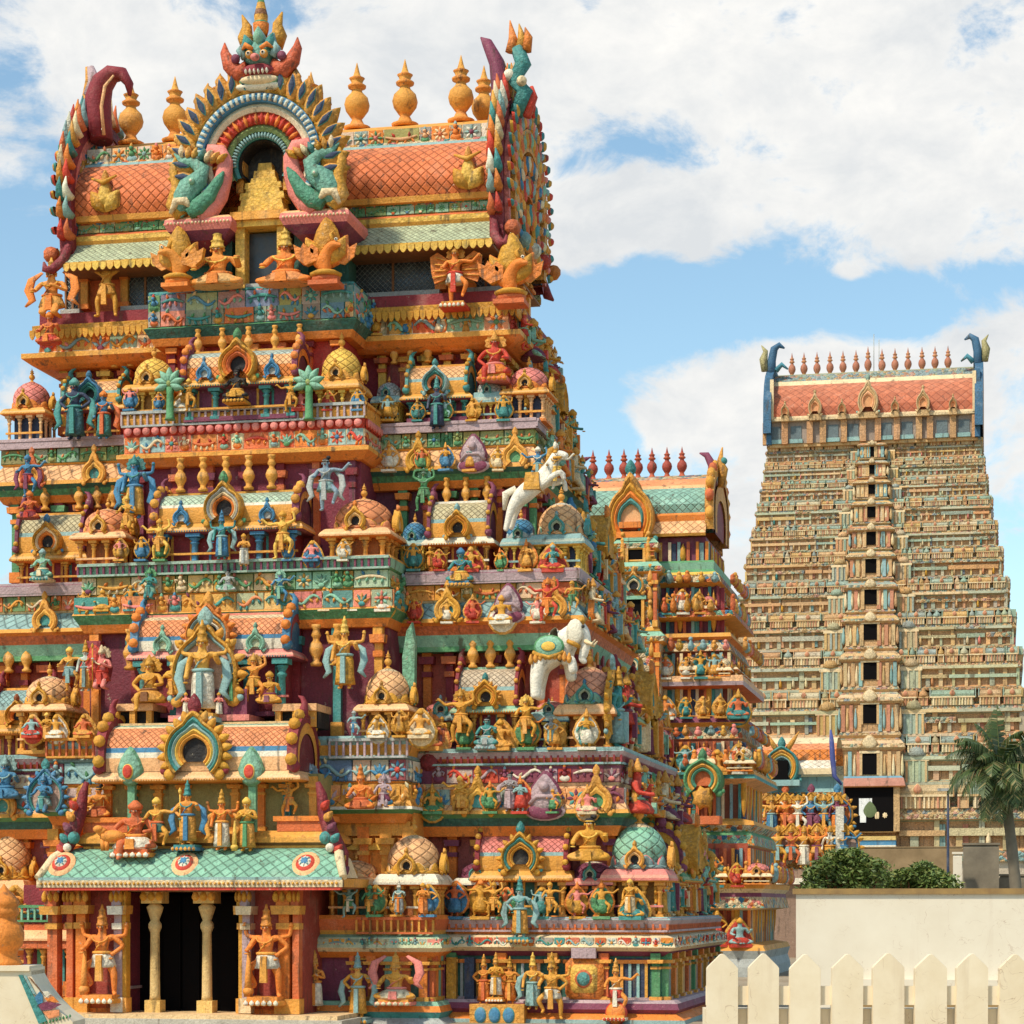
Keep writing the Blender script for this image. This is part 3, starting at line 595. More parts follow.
    if 'cow' in extra:
        a_ = MB(); a_.ball(-.2, -.12, .2, .09, sash, n=8, sx=1.5); a_.ball(-.33, -.16, .3, .055, sash, n=8); a_.tube([(-.28, -.12, .24), (-.33, -.15, .3)], [.06, .05], sash, n=7)
        for q in (-.29, -.25, -.13, -.09): a_.tube([(q, -.14, .16), (q, -.14, .0)], [.03, .02], sash, n=6)
        parts.append(('dog', a_))
    if 'base' in extra:
        a_ = MB(); a_.box(-.2, .2, -.2, .16, -.09, -.03, sash); a_.box(-.17, .17, -.17, .14, -.03, .02, crown); petals(a_, -.2, .2, -.2, -.1, -.02, crown, garb, .03, 6); parts.append(('pedestal', a_))
    res = []
    for nm, mb in parts:
        o = mb.build(nm); res.append((nm, o.data)); bpy.data.objects.remove(o)
    CACHE[key] = res; return res
def statue(px, pyf, hpx, Y, pose, body, garb, crown, label, sash=TEA, hat='tall', extra=(), rz=0, group=None, name='statue', xy=None, cat='statue', wide=1.0):
    """pyf: row of the feet; hpx: height in the photograph including the crown"""
    X, Yw, Z = at(px, pyf, Y) if xy is None else xy
    H = hpx*DP(X, Yw)/FPX if xy is None else hpx
    tall = 1.21 if hat == 'tall' else 1.08
    if pose in ('seated', 'seated_knee'): tall -= .36
    if pose == 'kneel': tall -= .2
    s = H/tall
    root = empty(name, (X, Yw, Z), R(rz)); root.scale = (s*wide*1.2, s*1.25, s); tag(root, label, cat, group)
    for nm, me in statue_meshes(pose, body, garb, crown, sash, hat, tuple(extra)):
        o = bpy.data.objects.new(nm, me); COL.objects.link(o); o.parent = root
        if nm == 'body' and pose == 'kneel': o.location.z = 0
    return root
def skinned(name, root, verts, edges, rad, col, mat='stucco', sub=2):
    V_, F_ = skin_mesh(verts, edges, rad, sub); b_ = MB(); ids = [b_.p(*q) for q in V_]
    for f in F_: b_.face([ids[i] for i in f], col, mat, None, True)
    return b_.build(name, root, (0, 0, 0))
def bird(px, pyf, hpx, Y, c1, c2, c3, label, flip=1, rz=0):
    """squat winged creature with a tall flame tail"""
    X, Yw, Z = at(px, pyf, Y); s = hpx*DP(X, Yw)/FPX
    root = empty('bird_statue', (X, Yw, Z), R(rz)); root.scale = (s*flip, s, s); tag(root, label, 'statue')
    v = [(0, 0, .34), (0, -.04, .5), (.1, -.1, .6), (.2, -.16, .62), (.3, -.2, .58), (-.12, .02, .38), (-.22, .03, .46), (.06, -.04, .2), (-.06, -.02, .2)]
    skinned('body', root, v, [(0, 1), (1, 2), (2, 3), (3, 4), (0, 5), (5, 6), (0, 7), (0, 8)], [.17, .14, .09, .07, .02, .12, .05, .05, .05], c1)
    for sx in (-1, 1):
        w_ = MB(); pts = [(sx*.1, .4), (sx*.3, .33), (sx*.46, .45), (sx*.5, .66), (sx*.38, .6), (sx*.34, .68), (sx*.26, .6), (sx*.2, .66), (sx*.1, .58)]
        w_.plate(pts[::sx], -.06+.05*sx, .02, c1, c2, 'carved'); w_.build('wing', root, (0, 0, 0))
    t_ = MB(); t_.relief(0, .72, .46, .72, .06, .16, drop, c2, jit(c2), 'carved'); t_.relief(-.2, .55, .34, .6, .05, .16, leaf, c1, c2, 'carved', .5); t_.relief(.2, .55, .34, .6, .05, .16, leaf, c1, c2, 'carved', -.5)
    t_.tube([(0, .05, .5), (.03, .06, .75), (-.04, .05, .92), (.04, .04, 1.0)], [.1, .09, .05, .015], c2, 'carved'); t_.build('tail', root, (0, 0, 0))
    p = MB(); p.ball(0, 0, .12, .2, c3, sx=1.2, sz=.5); p.box(-.24, .24, -.2, .2, 0, .07, c3); p.lathe(0, 0, [(.22, .15), (.26, .2), (.18, .24)], 12, c2); p.build('pedestal', root, (0, 0, 0))
    h = MB(); h.ball(.22, -.2, .68, .03, WHT, n=7); h.ball(.22, -.22, .68, .015, DRK, n=6); h.tube([(.15, -.1, .68), (.1, -.08, .8), (.16, -.08, .86)], [.04, .03, .008], c2, n=6); h.build('crest', root, (0, 0, 0))
    return root
def frame_arch(mb, cx, y, z0, w_, h_, c1, c2):
    mb.box(cx-w_/2, cx-w_/2+.06, y-.08, y+.05, z0, z0+h_, c1); mb.box(cx+w_/2-.06, cx+w_/2, y-.08, y+.05, z0, z0+h_, c1); arch(mb, cx, y, z0+h_, w_*.5, [c1, c2], .12, .4, topc=c1)

FIGC = {}
def figurine(parent, x, y, z, h, pose, body, garb, crown, hat='turban', rz=0, base=Vector((0, 0, 0)), name='figurine'):
    key = (pose, body, garb, crown, hat)
    if key not in FIGC:
        V_, F_, hd, hands, dz = pose_data(pose); m_ = MB(); ids = [m_.p(*q) for q in V_]
        for f in F_: m_.face([ids[i] for i in f], body, 'stucco', None, True)
        if pose in ('seated', 'seated_knee'): m_.lathe(0, -.03, [(.10, .19), (.16, .13), (.2, .06), (.19, .02)], 10, garb, 'carved', sq=(1.15, .9))
        else: m_.lathe(0, 0, [(.095, .56+dz), (.12, .46+dz), (.14, .3+dz if dz == 0 else .22), (.15, .14)], 10, garb, 'carved', sq=(1.05, .85))
        hx, hy, hz = hd
        if hat == 'tall': m_.lathe(hx, hy, [(.066, hz+.02), (.06, hz+.08), (.045, hz+.16), (.01, hz+.3)], 8, crown, 'carved')
        else: m_.lathe(hx, hy, [(.06, hz+.02), (.075, hz+.06), (.05, hz+.12), (.01, hz+.17)], 8, crown)
        m_.box(-.2, .2, -.18, .14, -.07, .02, garb); m_.relief(0, .5+dz, .62, 1.05, .12, .06, drop, crown, garb, 'carved')
        o = m_.build(name, parent, (0, 0, 0)); FIGC[key] = o.data
    else: o = bpy.data.objects.new(name, FIGC[key]); COL.objects.link(o)
    o.parent = parent; o.location = Vector((x, y, z))-base; k = 1.1-(.36 if pose[:4] == 'seat' else 0); o.scale = (h/k*1.4, h/k*1.2, h/k); o.rotation_euler = (0, 0, R(rz)); return o
# ---------------------------------------------------------------- ground

m, t, b = newmat('ground'); g0 = t.nodes.new('ShaderNodeNewGeometry').outputs['Position']
na = tnoise(t, .35, 6, .6, g0); nb = tnoise(t, 6, 5, .7, g0)
c = mixn(t, ramp(t, na.outputs[0], 0, 1, .35, .65), (.30, .22, .13), (.42, .34, .23)); t.links.new(scalec(t, c, ramp(t, nb.outputs[0], .7, 1.15, .3, .7)), b.inputs['Base Color']); b.inputs['Roughness'].default_value = .9; bump(t, b, nb.outputs[0], .4, .05)
g_ = MB(); g_.face([g_.p(-3000, -2000, 0), g_.p(3000, -2000, 0), g_.p(3000, 5000, 0), g_.p(-3000, 5000, 0)], OCH, 'ground'); tag(g_.build('ground'), kind='structure')

# ---------------------------------------------------------------- the near tower
YM = 6.1
tower = empty('gateway_tower', (0, YM, 0)); tag(tower, 'nearest and largest brightly painted temple gateway tower with orange scaled barrel roof and dark doorway', 'tower')
def Zw(py, X=7.0, Y=2.0): return ZP(py, X, Y)
def tier(parent, hwW, yW, hwL, yL, pw, pf, rows, wallc, xr, name='tier', yb=None, wmat='stucco'):
    """wall from row pw down to floor row pf, ledge and mouldings below it"""
    mb = MB(); yb = yb if yb is not None else 2*YM-yW; ybl = yb+(yW-yL)
    mb.ring((-hwW, hwW, yW, yb), [(0, ZP(pf, xr, yW)-.3), (0, ZP(pw, xr, yW))], wallc, wmat)
    prof = [(o, ZP(py, xr, yL)) for py, o, c_, m_ in rows][::-1]; cols = [q[2] for q in rows][:-1][::-1]; mats = [q[3] for q in rows][:-1][::-1]
    mb.ring((-hwL, hwL, yL, ybl), prof, cols, mats, 3.2)
    return mb.build(name, parent)
def spans(mb, hw, yf, off, bay, fn, sides=('R', 'L', 'S')):
    yb = 2*YM-yf
    if 'R' in sides: mb.setM(T(0, yf-off, 0)); fn(mb, bay, hw+off, 0)
    if 'L' in sides: mb.setM(T(0, yf-off, 0)); fn(mb, -hw-off, -bay, 1)
    if 'C' in sides: mb.setM(T(0, yf-off, 0)); fn(mb, -hw-off, hw+off, 2)
    if 'S' in sides: mb.setM(T(hw+off, 0, 0, math.pi/2)); fn(mb, yf-off, yb+off, 3)
def sub(parent, name, fn):
    mb = MB(); fn(mb); return mb.build(name, parent)
BALM = None
def balusters(parent, xs, y, z0, z1, col, r=None, M=None):
    global BALM
    h = z1-z0; r = r or .2*h; mb = MB(); mb.lathe(0, 0, [(q*r*1.4, z*h) for q, z in BAL], 12, [col, col, col, col, col, mixc(col, CRM, .15)]+[col]*7); first = mb.build('baluster', parent)
    out_ = []
    for i, x in enumerate(xs):
        o = first if i == 0 else first.copy()
        if i: COL.objects.link(o); o.parent = parent
        p = Vector((x, y, z0)) if M is None else M @ Vector((x, y, z0))
        w0 = Vector(tower['_w']) if parent is not tower and parent.parent is not None else Vector((0, 0, 0))
        o.location = p  # parent parts sit at -tower origin so world = local
        out_.append(o)
    return out_
ST_YEL = dict(body=OCH, col=YEL, eave=OCH, dome=YEL, base=OCH, petal=GLD, arch=GLD, leaf=OCH)
ST_SAL = dict(body=ORG, col=OCH, eave=PCH, dome=SAL, base=SAL, petal=GLD, arch=GLD, leaf=ORG, top=PCH)
ST_PCH = dict(body=OCH, col=OCH, eave=PCH, dome=PCH, base=GLD, petal=GLD, arch=GLD, leaf=OCH, top=CRM)
ST_PNK = dict(body=ORG, col=PCH, eave=OCH, dome=PNK, base=ORG, petal=ORG, arch=GLD, leaf=GLD, dark=NAV)
ST_GRN = dict(body=OCH, col=OCH, eave=PNK, dome=MNT, base=mixc(GRY, TEA, .5), petal=PNK, arch=OCH, leaf=OCH, top=CRM)
ST_BLU = dict(body=YEL, col=YEL, eave=LBL, dome=PCH, base=PCH, petal=MNT, arch=TEA, leaf=LBL, top=WHT, dark=NAV)

zt = lambda py, X=6.0, Y=3.0: ZP(py, X, Y)
# wing tiers: wall half width, wall y, ledge half width, ledge y
W_A = tier(tower, 5.9, 4.1, 6.35, 3.55, 250, 293, [(293,.05,MAR,'stucco'),(304,.05,GLD,'stucco'),(306,.2,GLD,'carved'),(312,.2,CRM,'stucco'),(314,0,CRM,'stucco'),(334,.08,ORG,'stucco'),(336,.42,OCH,'stucco'),(341,.42,ORG,'stucco'),(347,.2,ORG,'stucco'),(350,.0,ORG,'stucco')], TER, 5)
W_B = tier(tower, 6.0, 4.0, 7.15, 2.85, 346, 420, [(420,.1,LAV,'stucco'),(424,.16,LAV,'stucco'),(429,.16,PUR,'stucco'),(431,-.05,GRN,'carved'),(446,.05,OCH,'stucco'),(448,.0,PCH,'scales'),(466,.32,OCH,'stucco'),(470,.34,DGR,'stucco'),(474,.2,GRN,'carved'),(480,.12,ORG,'stucco'),(487,.0,TER,'stucco')], MAR, 6)
W_C = tier(tower, 7.0, 3.1, 8.35, 1.95, 480, 570, [(570,.1,PUR,'stucco'),(573,.2,LAV,'stucco'),(581,.18,GRN,'stucco'),(584,.0,GLD,'carved'),(599,.06,CRM,'stucco'),(601,.0,LBL,'scales'),(618,.3,OCH,'stucco'),(622,.34,ORG,'stucco'),(625,.22,TER,'carved'),(634,.14,MNT,'stucco'),(645,.0,GRN,'stucco'),(650,0,GRN,'stucco')], mixc(MAR, NAV, .5), 7)
W_D = tier(tower, 8.2, 2.4, 9.55, 1.35, 640, 748, [(748,.1,LBL,'stucco'),(752,.2,LAV,'stucco'),(758,.12,TER,'stucco'),(764,0,CRM,'stucco'),(766,.1,PUR,'stucco'),(783,.06,CRM,'stucco'),(786,.02,PCH,'scales'),(810,.3,OCH,'stucco'),(814,.34,GRN,'stucco'),(818,.18,DGR,'carved'),(826,.1,ORG,'stucco'),(836,.0,ORG,'stucco')], mixc(MAR, TER, .35), 8)
W_E = tier(tower, 9.5, 1.8, 10.75, .9, 826, 917, [(917,.1,LBL,'stucco'),(920,.2,LAV,'stucco'),(928,.1,ORG,'stucco'),(934,.02,CRM,'stucco'),(937,.24,CRM,'stucco'),(947,.34,CRM,'stucco'),(951,.2,PUR,'stucco'),(956,.0,PUR,'stucco')], mixc(PUR, ORG, .25), 9)
W_G = tier(tower, 10.7, .95, 11.0, .6, 950, 1003, [(1000,.05,LAV,'stucco'),(1003,.15,PUR,'stucco'),(1009,.2,PUR,'stucco'),(1013,.1,ORG,'stucco'),(1019,.35,mixc(TEA,GRY,.5),'stucco'),(1030,.45,GRY,'stucco')], DGR, 9)
BAY = dict(B=3.3, C=4.1, D=4.6, E=5.2, G=5.4)
def fz(parent, hw, yf, off, bay, p0, p1, seed, pal=None, d=.1, xr=7, sides=('R','L','S'), name='frieze'):
    def f(mb): spans(mb, hw, yf, off, bay, lambda m_, a, b_, k: frieze(m_, a, b_, 0, ZP(p1, xr, yf), ZP(p0, xr, yf), pal, 1, d, seed+k), sides)
    return sub(parent, name, f)
fz(W_A, 6.35, 3.55, .05, 2.6, 314, 335, 3, [RED, MNT, TER, CRM, LBL, ORG, GLD], .1, 5)
fz(W_B, 7.15, 2.85, .05, 3.2, 431, 446, 5, [GRN, MNT, GRN, mixc(GRN, YEL, .3)], .08, 6)
fz(W_C, 8.35, 1.95, .05, 4.1, 583, 599, 6, [OCH, GLD, GRN, TER, CRM], .1, 7)
fz(W_D, 9.55, 1.35, .08, 4.9, 765, 783, 7, [PUR, PUR, WHT, MAR, LAV, RED], .08, 8)
fz(W_D, 9.55, 1.35, .22, 4.9, 788, 810, 8, [BLU, GLD, PUR, LBL, ORG, TEA], .08, 8)
fz(W_E, 10.75, .9, .3, 5.3, 937, 948, 9, [RED, TEA, ORG, LBL, WHT], .05, 9)
def fr(mb): spans(mb, 6.35, 3.55, .25, 2.6, lambda m_, a, b_, k: fringe(m_, a, b_, 0, zt(316, 5), zt(306, 5), GLD))
sub(W_A, 'fringe', fr)
def big():                                        # lotus busts and pointed dormers on the sloping cornices
    r = random.Random(4)
    for (hw, yf, off, bay, p0, p1, xr) in ((7.15, 2.85, .3, 3.3, 441, 472, 6), (8.35, 1.95, .3, 4.2, 590, 622, 7), (9.55, 1.35, .3, 5.0, 778, 816, 8)):
        for (x, c1, c2) in ((.25, GLD, TEA), (.62, PUR, LAV), (.9, OCH, GRN), (-.3, OCH, TEA), (-.75, TER, GLD)):
            mb = MB(); X = (bay+(hw-bay)*x) if x > 0 else (-bay+(hw-bay)*x); mb.setM(T(0, yf-off-.02, 0)); z0 = ZP(p1, xr, yf); z1 = ZP(p0, xr, yf); w_ = (z1-z0)
            if c1 == PUR: mb.relief(X, (z0+z1)/2, w_*.95, w_*1.2, 0, .16, drop, c1, c2, 'carved'); mb.relief(X, z0+.1, w_*1.1, w_*.5, -.04, .1, circ, c2, c1); mb.ball(X, -.16, z0+w_*.75, w_*.14, c2, n=8); mb.tube([(X-w_*.4, -.08, z0+w_*.3), (X-w_*.2, -.16, z0+w_*.5), (X+w_*.2, -.16, z0+w_*.5), (X+w_*.4, -.08, z0+w_*.3)], w_*.06, c2)
            else: arch(mb, X, 0, z0+w_*.36, w_*.42, [c1, mixc(c1, YEL, .4)], .12, .8, dark=c2, topc=c1)
            mb.build('small_arch', tower)
        for i in range(4):
            mb = MB(); y = yf+.6+i*(2*YM-2*yf-1.2)/3; mb.setM(T(hw+off+.02, 0, 0, math.pi/2)); z0 = ZP(p1, xr, yf); z1 = ZP(p0, xr, yf); w_ = z1-z0
            arch(mb, y, 0, z0+w_*.36, w_*.42, [r.choice([GLD, ORG, TER]), YEL], .14, .8, dark=TEA, topc=GRN); mb.build('small_arch', tower)
big()
# pilasters on the tier walls
for (P_, hw, yw, bay, p0, p1, n, cs, xr) in ((W_B, 6.0, 4.0, 2.8, 347, 420, 6, [YEL, TER, OCH], 5), (W_C, 7.0, 3.1, 3.6, 480, 570, 6, [GRN, ORG, MAR], 6), (W_D, 8.2, 2.4, 4.4, 642, 748, 7, [ORG, MAR, TER], 7), (W_E, 9.5, 1.8, 5.2, 828, 917, 7, [ORG, PUR, OCH], 8)):
    def f(mb): spans(mb, hw, yw, .0, bay, lambda m_, a, b_, k: wall_cols(m_, a+.15, b_-.15, 0, ZP(p1, xr, yw), ZP(p0, xr, yw), n if k != 3 else 9, cs, .2, .16))
    sub(P_, 'pilasters', f)
# ground storey walls
def f(mb):
    def g(m_, a, b_, k):
        z0, z1 = ZP(1002, 9, .95), ZP(953, 9, .95); L_ = b_-a; n = max(3, int(L_/1.25)); r = random.Random(k)
        for i in range(n+1): pilaster(m_, a+.12+(L_-.24)*i/n, 0, z0, z1, .2, jit([GRN, ORG, OCH, TER][i % 4]), jit(OCH), .16)
        for i in range(n):
            x = a+(i+.5)*L_/n; c1 = r.choice([PUR, NAV, MAR, DGR]); m_.box(x-.36, x+.36, -.04, .02, z0+.12, z1-.12, c1)
            for q in range(4): m_.box(x-.3+q*.2-.035, x-.3+q*.2+.035, -.09, -.04, z0+.12, z1-.25, jit(r.choice([LBL, PCH, OCH, GRY])))
            m_.box(x-.42, x+.42, -.12, .0, z1-.25, z1-.16, jit(ORG)); m_.box(x-.42, x+.42, -.14, .0, z0+.02, z0+.12, jit(LAV))
    spans(mb, 10.7, .95, 0, 5.4, g)
sub(W_G, 'wall_panels', f)
# balusters of the wings
for (P_, xs, y, a, b_, c) in ((W_B, [3.35, 3.8, 4.25], 3.55, 341, 364, OCH), (W_B, [-3.4, -3.85, -4.3], 3.55, 341, 366, OCH), (W_C, [4.95, 5.45, 6.0], 2.7, 478, 505, OCH), (W_C, [-4.0, -4.45, -4.95, -5.9, -6.4], 2.7, 478, 508, OCH),
        (W_D, [5.8, 6.25, 6.75], 1.95, 636, 668, OCH), (W_D, [-6.1, -6.6, -7.3], 1.95, 640, 672, OCH)):
    balusters(P_, xs, y, ZP(b_, xs[0], y), ZP(a, xs[0], y), c)
# rails in front of the pavilion rows
def rl(P_, hw, yl, bay, p0, p1, c, cb, xr, sides=('R', 'L', 'S')):
    def f(mb): spans(mb, hw, yl, .12, bay, lambda m_, a, b_, k: rail(m_, a, b_, 0, ZP(p1, xr, yl), ZP(p0, xr, yl), c, cb), sides)
    sub(P_, 'rail', f)
rl(W_B, 7.15, 2.85, 3.2, 421, 431, LAV, PUR, 6); rl(W_C, 8.35, 1.95, 4.1, 570, 583, LAV, MAR, 7); rl(W_D, 9.55, 1.35, 4.8, 748, 765, LBL, MAR, 8); rl(W_E, 10.75, .9, 5.3, 918, 932, LAV, TER, 9)

# --- wing pavilions
def KP(cx, w, Y, pb, pc, pe, pt, st, side=0, **k):
    """front pavilion by picture position: centre column, width in pixels, rows of floor, column top, eave, crown"""
    X = XP(cx, Y); hw = w*DP(X, Y)/FPX/2; return kuta(tower, X, Y+hw, hw, ZP(pb, X, Y), ZP(pc, X, Y), ZP(pe, X, Y), ZP(pt, X, Y), st, **k)
def SP(cx, w, Y, dep, pb, pc, pe, pt, st, **k):
    X = XP(cx, Y); hw = w*DP(X, Y)/FPX/2; return sala(tower, X, Y, hw, dep, ZP(pb, X, Y), ZP(pc, X, Y), ZP(pe, X, Y), ZP(pt, X, Y), st, **k)
RS = lambda c, c2=None, c3=None: [(.16, c3 or OCH, 'stucco'), (.22, LBL, 'stucco'), (.8, c, 'scales'), (1.01, c2 or c, 'scales')]
# tier B (under the roof)
SP(437, 62, 2.95, 1.0, 420, 401, 393, 363, dict(body=PUR, col=TEA, eave=OCH, roof=RS(PCH), gab=TEA, gab2=GLD, arch=[LBL, TEA, SAL], leaf=TEA, dark=PUR), gab=1.0)
KP(525, 42, 2.95, 420, 395, 388, 363, ST_PNK); 
SP(92, 60, 2.95, 1.0, 442, 412, 404, 378, dict(body=PUR, col=ORG, eave=OCH, roof=RS(PCH), gab=TEA, gab2=GLD, arch=[BLU, TEA, TEA], leaf=BLU, dark=MAR))
KP(24, 40, 2.95, 442, 415, 408, 378, ST_PNK)
KP(386, 26, 2.98, 420, 404, 396, 380, dict(ST_BLU, base=GRY, dome=GRY, petal=WHT), arms=False)
KP(487, 26, 2.98, 420, 404, 392, 378, dict(ST_BLU, base=GRY, dome=GRY, petal=WHT, dark=MAR), arms=False)
# tier C
SP(459, 62, 2.05, 1.0, 569, 546, 537, 500, dict(body=ORG, col=OCH, eave=WHT, roof=RS(mixc(PCH, MNT, .5)), gab=PUR, gab2=GLD, arch=[GLD, OCH, GLD], leaf=LBL, dark=MAR))
KP(557, 48, 2.05, 569, 546, 534, 499, ST_BLU)
KP(412, 26, 2.08, 569, 547, 540, 520, dict(ST_BLU, base=BLU, dome=BLU, petal=LBL, dark=DGR), arms=False)
KP(518, 30, 2.08, 569, 547, 538, 516, dict(ST_BLU, base=GRY, dome=BLU, petal=LBL, dark=MAR), arms=False)
SP(50, 70, 2.05, 1.0, 585, 562, 552, 512, dict(body=ORG, col=OCH, eave=OCH, roof=RS(mixc(PCH, MNT, .5), CRM), gab=PUR, gab2=GLD, arch=[GLD, CRM, ORG], leaf=BLU, dark=MAR))
# tier D
SP(487, 62, 1.45, 1.1, 748, 714, 706, 667, dict(body=ORG, col=OCH, eave=MNT, roof=RS(mixc(PCH, LBL, .5), WHT), gab=MAR, gab2=ORG, arch=[GLD, OCH, YEL], leaf=TEA, dark=MAR, flame=OCH))
KP(585, 52, 1.45, 748, 716, 704, 664, dict(ST_SAL, body=ORG, base=MNT, petal=BLU, arch=TEA, leaf=BLU, dome=mixc(PNK, PCH, .5)))
KP(441, 44, 1.48, 748, 722, 712, 700, dict(ST_BLU, base=TER, dome=PNK, petal=LBL, dark=PUR, body=PUR), arms=False, )
KP(549, 34, 1.48, 748, 722, 712, 700, dict(ST_BLU, base=GRY, dome=PNK, petal=MAR, dark=PUR, body=BLU), arms=False)
SP(20, 56, 1.45, 1.1, 770, 735, 724, 688, dict(body=ORG, col=OCH, eave=OCH, roof=RS(LBL, PCH), gab=MAR, gab2=ORG, arch=[GLD, OCH, ORG], leaf=TER, dark=MAR))
# tier E
SP(522, 92, 1.0, 1.2, 918, 882, 870, 834, dict(body=ORG, col=OCH, eave=OCH, roof=RS(PNK, PNK), gab=MAR, gab2=YEL, arch=[GLD, TEA, OCH, GLD], leaf=TEA, dark=DGR, flame=GLD))
KP(635, 58, 1.0, 918, 882, 869, 822, ST_GRN)
KP(476, 40, 1.03, 918, 886, 878, 862, dict(ST_BLU, base=PUR, dome=PUR, petal=PUR, col=ORG, body=PUR, eave=WHT, dark=DGR), arms=False)
KP(590, 40, 1.03, 918, 886, 878, 861, dict(ST_BLU, base=PUR, dome=PUR, petal=PUR, col=ORG, body=PUR, eave=PNK, dark=DGR), arms=False)
KP(2, 44, 1.0, 935, 892, 880, 832, ST_PCH)
# right flank pavilions
FS = lambda x: T(x, 0, 0, math.pi/2)
def flank(hwl, yl, pb, pc, pe, pt, sts, xr):
    za, zb_, zc_, zd = [ZP(q, xr, yl) for q in (pb, pc, pe, pt)]; L0, L1 = yl+1.3, 2*YM-yl
    M_ = FS(hwl+.02)
    sala(tower, YM, .1, (L1-L0)*.2, 1.0, za, zb_, zc_, zd, sts[0], F=M_)
    kuta(tower, L1-.55, .62, .52, za, zb_, zc_, zd, sts[1], F=M_); 
    kuta(tower, L0+(YM-L0)*.28, .5, .36, za, zb_, zc_, zc_+(zd-zc_)*.7, dict(sts[1], dome=ORG, base=GLD), F=M_)
    kuta(tower, YM+(L1-YM)*.42, .5, .36, za, zb_, zc_, zc_+(zd-zc_)*.7, dict(sts[1], dome=MNT, base=TEA), F=M_)
S1 = dict(body=ORG, col=OCH, eave=GRN, roof=RS(PCH), gab=MAR, gab2=GLD, arch=[GLD, OCH, TEA], leaf=ORG, dark=MAR)
flank(7.15, 2.85, 420, 395, 388, 363, (S1, ST_YEL), 6); flank(8.35, 1.95, 569, 546, 534, 499, (dict(S1, gab=BLU), ST_SAL), 7); flank(9.55, 1.35, 748, 716, 704, 664, (S1, ST_GRN), 8); flank(10.75, .9, 918, 882, 869, 828, (dict(S1, gab=PUR), ST_PNK), 9)

# --- central bay
def btier(hwW, yW, hwL, yL, pw, pf, rows, wc, name='bay_tier'): return tier(tower, hwW, yW, hwL, yL, pw, pf, rows, wc, 0, name, yb=YM)
B_0 = btier(2.2, 3.3, 2.62, 2.0, 236, 288, [(288,.1,TEA,'stucco'),(290,.12,TEA,'motley'),(324,.12,GRN,'stucco'),(326,.22,DGR,'carved'),(335,.08,ORG,'stucco'),(342,.0,TER,'stucco')], DGR)
B_1 = btier(2.4, 2.3, 3.1, 1.35, 335, 412, [(412,.1,OCH,'stucco'),(416,.14,OCH,'stucco'),(423,.1,RED,'stucco'),(434,.06,CRM,'stucco'),(450,.06,ORG,'stucco'),(452,.22,OCH,'stucco'),(456,.22,ORG,'stucco'),(464,.0,TER,'stucco')], mixc(RED, MAR, .4))
B_2 = btier(3.0, 1.6, 3.95, .55, 458, 560, [(560,.1,OCH,'stucco'),(563,.14,MNT,'stucco'),(572,.1,GRN,'stucco'),(575,.0,GRN,'carved'),(592,.04,OCH,'stucco'),(594,.0,PCH,'scales'),(610,.2,OCH,'stucco'),(613,.24,GRN,'carved'),(622,.1,ORG,'stucco'),(630,.0,TER,'stucco')], mixc(PUR, MAR, .5))
B_3 = btier(3.9, .8, 4.55, -.05, 618, 738, [(738,.08,LBL,'stucco'),(742,.14,LBL,'stucco'),(747,.08,OCH,'stucco'),(757,0,LBL,'stucco'),(760,.08,LBL,'stucco'),(762,.0,BLU,'motley'),(783,.04,OCH,'stucco'),(785,.0,OCH,'scales'),(808,.24,WHT,'stucco'),(811,.26,GRN,'stucco'),(815,.1,ORG,'stucco'),(824,.0,OCH,'stucco')], mixc(MAR, NAV, .3))
B_4 = btier(4.7, .3, 5.35, -.45, 812, 915, [(915,.1,ORG,'stucco'),(919,.14,TER,'stucco'),(930,.05,OCH,'stucco'),(934,.02,MNT,'stucco'),(937,.2,mixc(MNT,CRM,.5),'stucco'),(947,.3,CRM,'stucco'),(951,.2,ORG,'stucco'),(957,.0,PUR,'stucco')], mixc(OCH, ORG, .5))
B_5 = btier(5.2, -.3, 5.45, -.6, 952, 1004, [(1000,.05,MNT,'stucco'),(1004,.12,ORG,'stucco'),(1010,.18,TEA,'stucco'),(1016,.1,GRY,'stucco'),(1021,.3,GRY,'stucco'),(1031,.35,GRY,'stucco')], PUR)
def bf(P_, hw, yl, off, p0, p1, seed, pal, d=.1, name='frieze'):
    def f(mb):
        z0, z1 = ZP(p1, 0, yl), ZP(p0, 0, yl); mb.setM(T(0, yl-off, 0)); frieze(mb, -hw-off, hw+off, 0, z0, z1, pal, 1, d, seed)
        mb.setM(T(hw+off, 0, 0, math.pi/2)); frieze(mb, yl-off, yl+1.6, 0, z0, z1, pal, 1, d, seed+1)
    sub(P_, name, f)
bf(B_0, 2.62, 2.0, .12, 307, 324, 20, [TEA, BLU, LBL, PNK, TEA, TER, MNT, TEA, OCH], .14); bf(B_0, 2.62, 2.0, .12, 291, 309, 27, [TEA, BLU, LBL, TEA, GRN, MNT, TEA, PNK], .12, 'upper_frieze')
bf(B_1, 3.1, 1.35, .06, 433, 450, 21, [RED, MNT, PNK, TER, CRM, ORG, LBL], .1)
def f(mb):
    mb.setM(T(0, 1.35-.1, 0)); petals(mb, -3.15, 3.15, 0, ZP(433, 0, 1.35), ZP(423, 0, 1.35), RED, PNK, .1, 26, circ); mb.setM(T(3.2, 0, 0, math.pi/2)); petals(mb, 1.3, 3, 0, ZP(433, 0, 1.35), ZP(423, 0, 1.35), RED, PNK, .1, 7, circ)
sub(B_1, 'beading', f)
bf(B_2, 3.95, .55, .05, 574, 592, 22, [GRN, GRN, OCH, GLD, CRM, MNT], .14)
bf(B_2, 3.95, .55, .2, 594, 612, 23, [OCH, TEA, PNK, GLD, SAL, MNT, TEA], .12, 'cornice_figures')
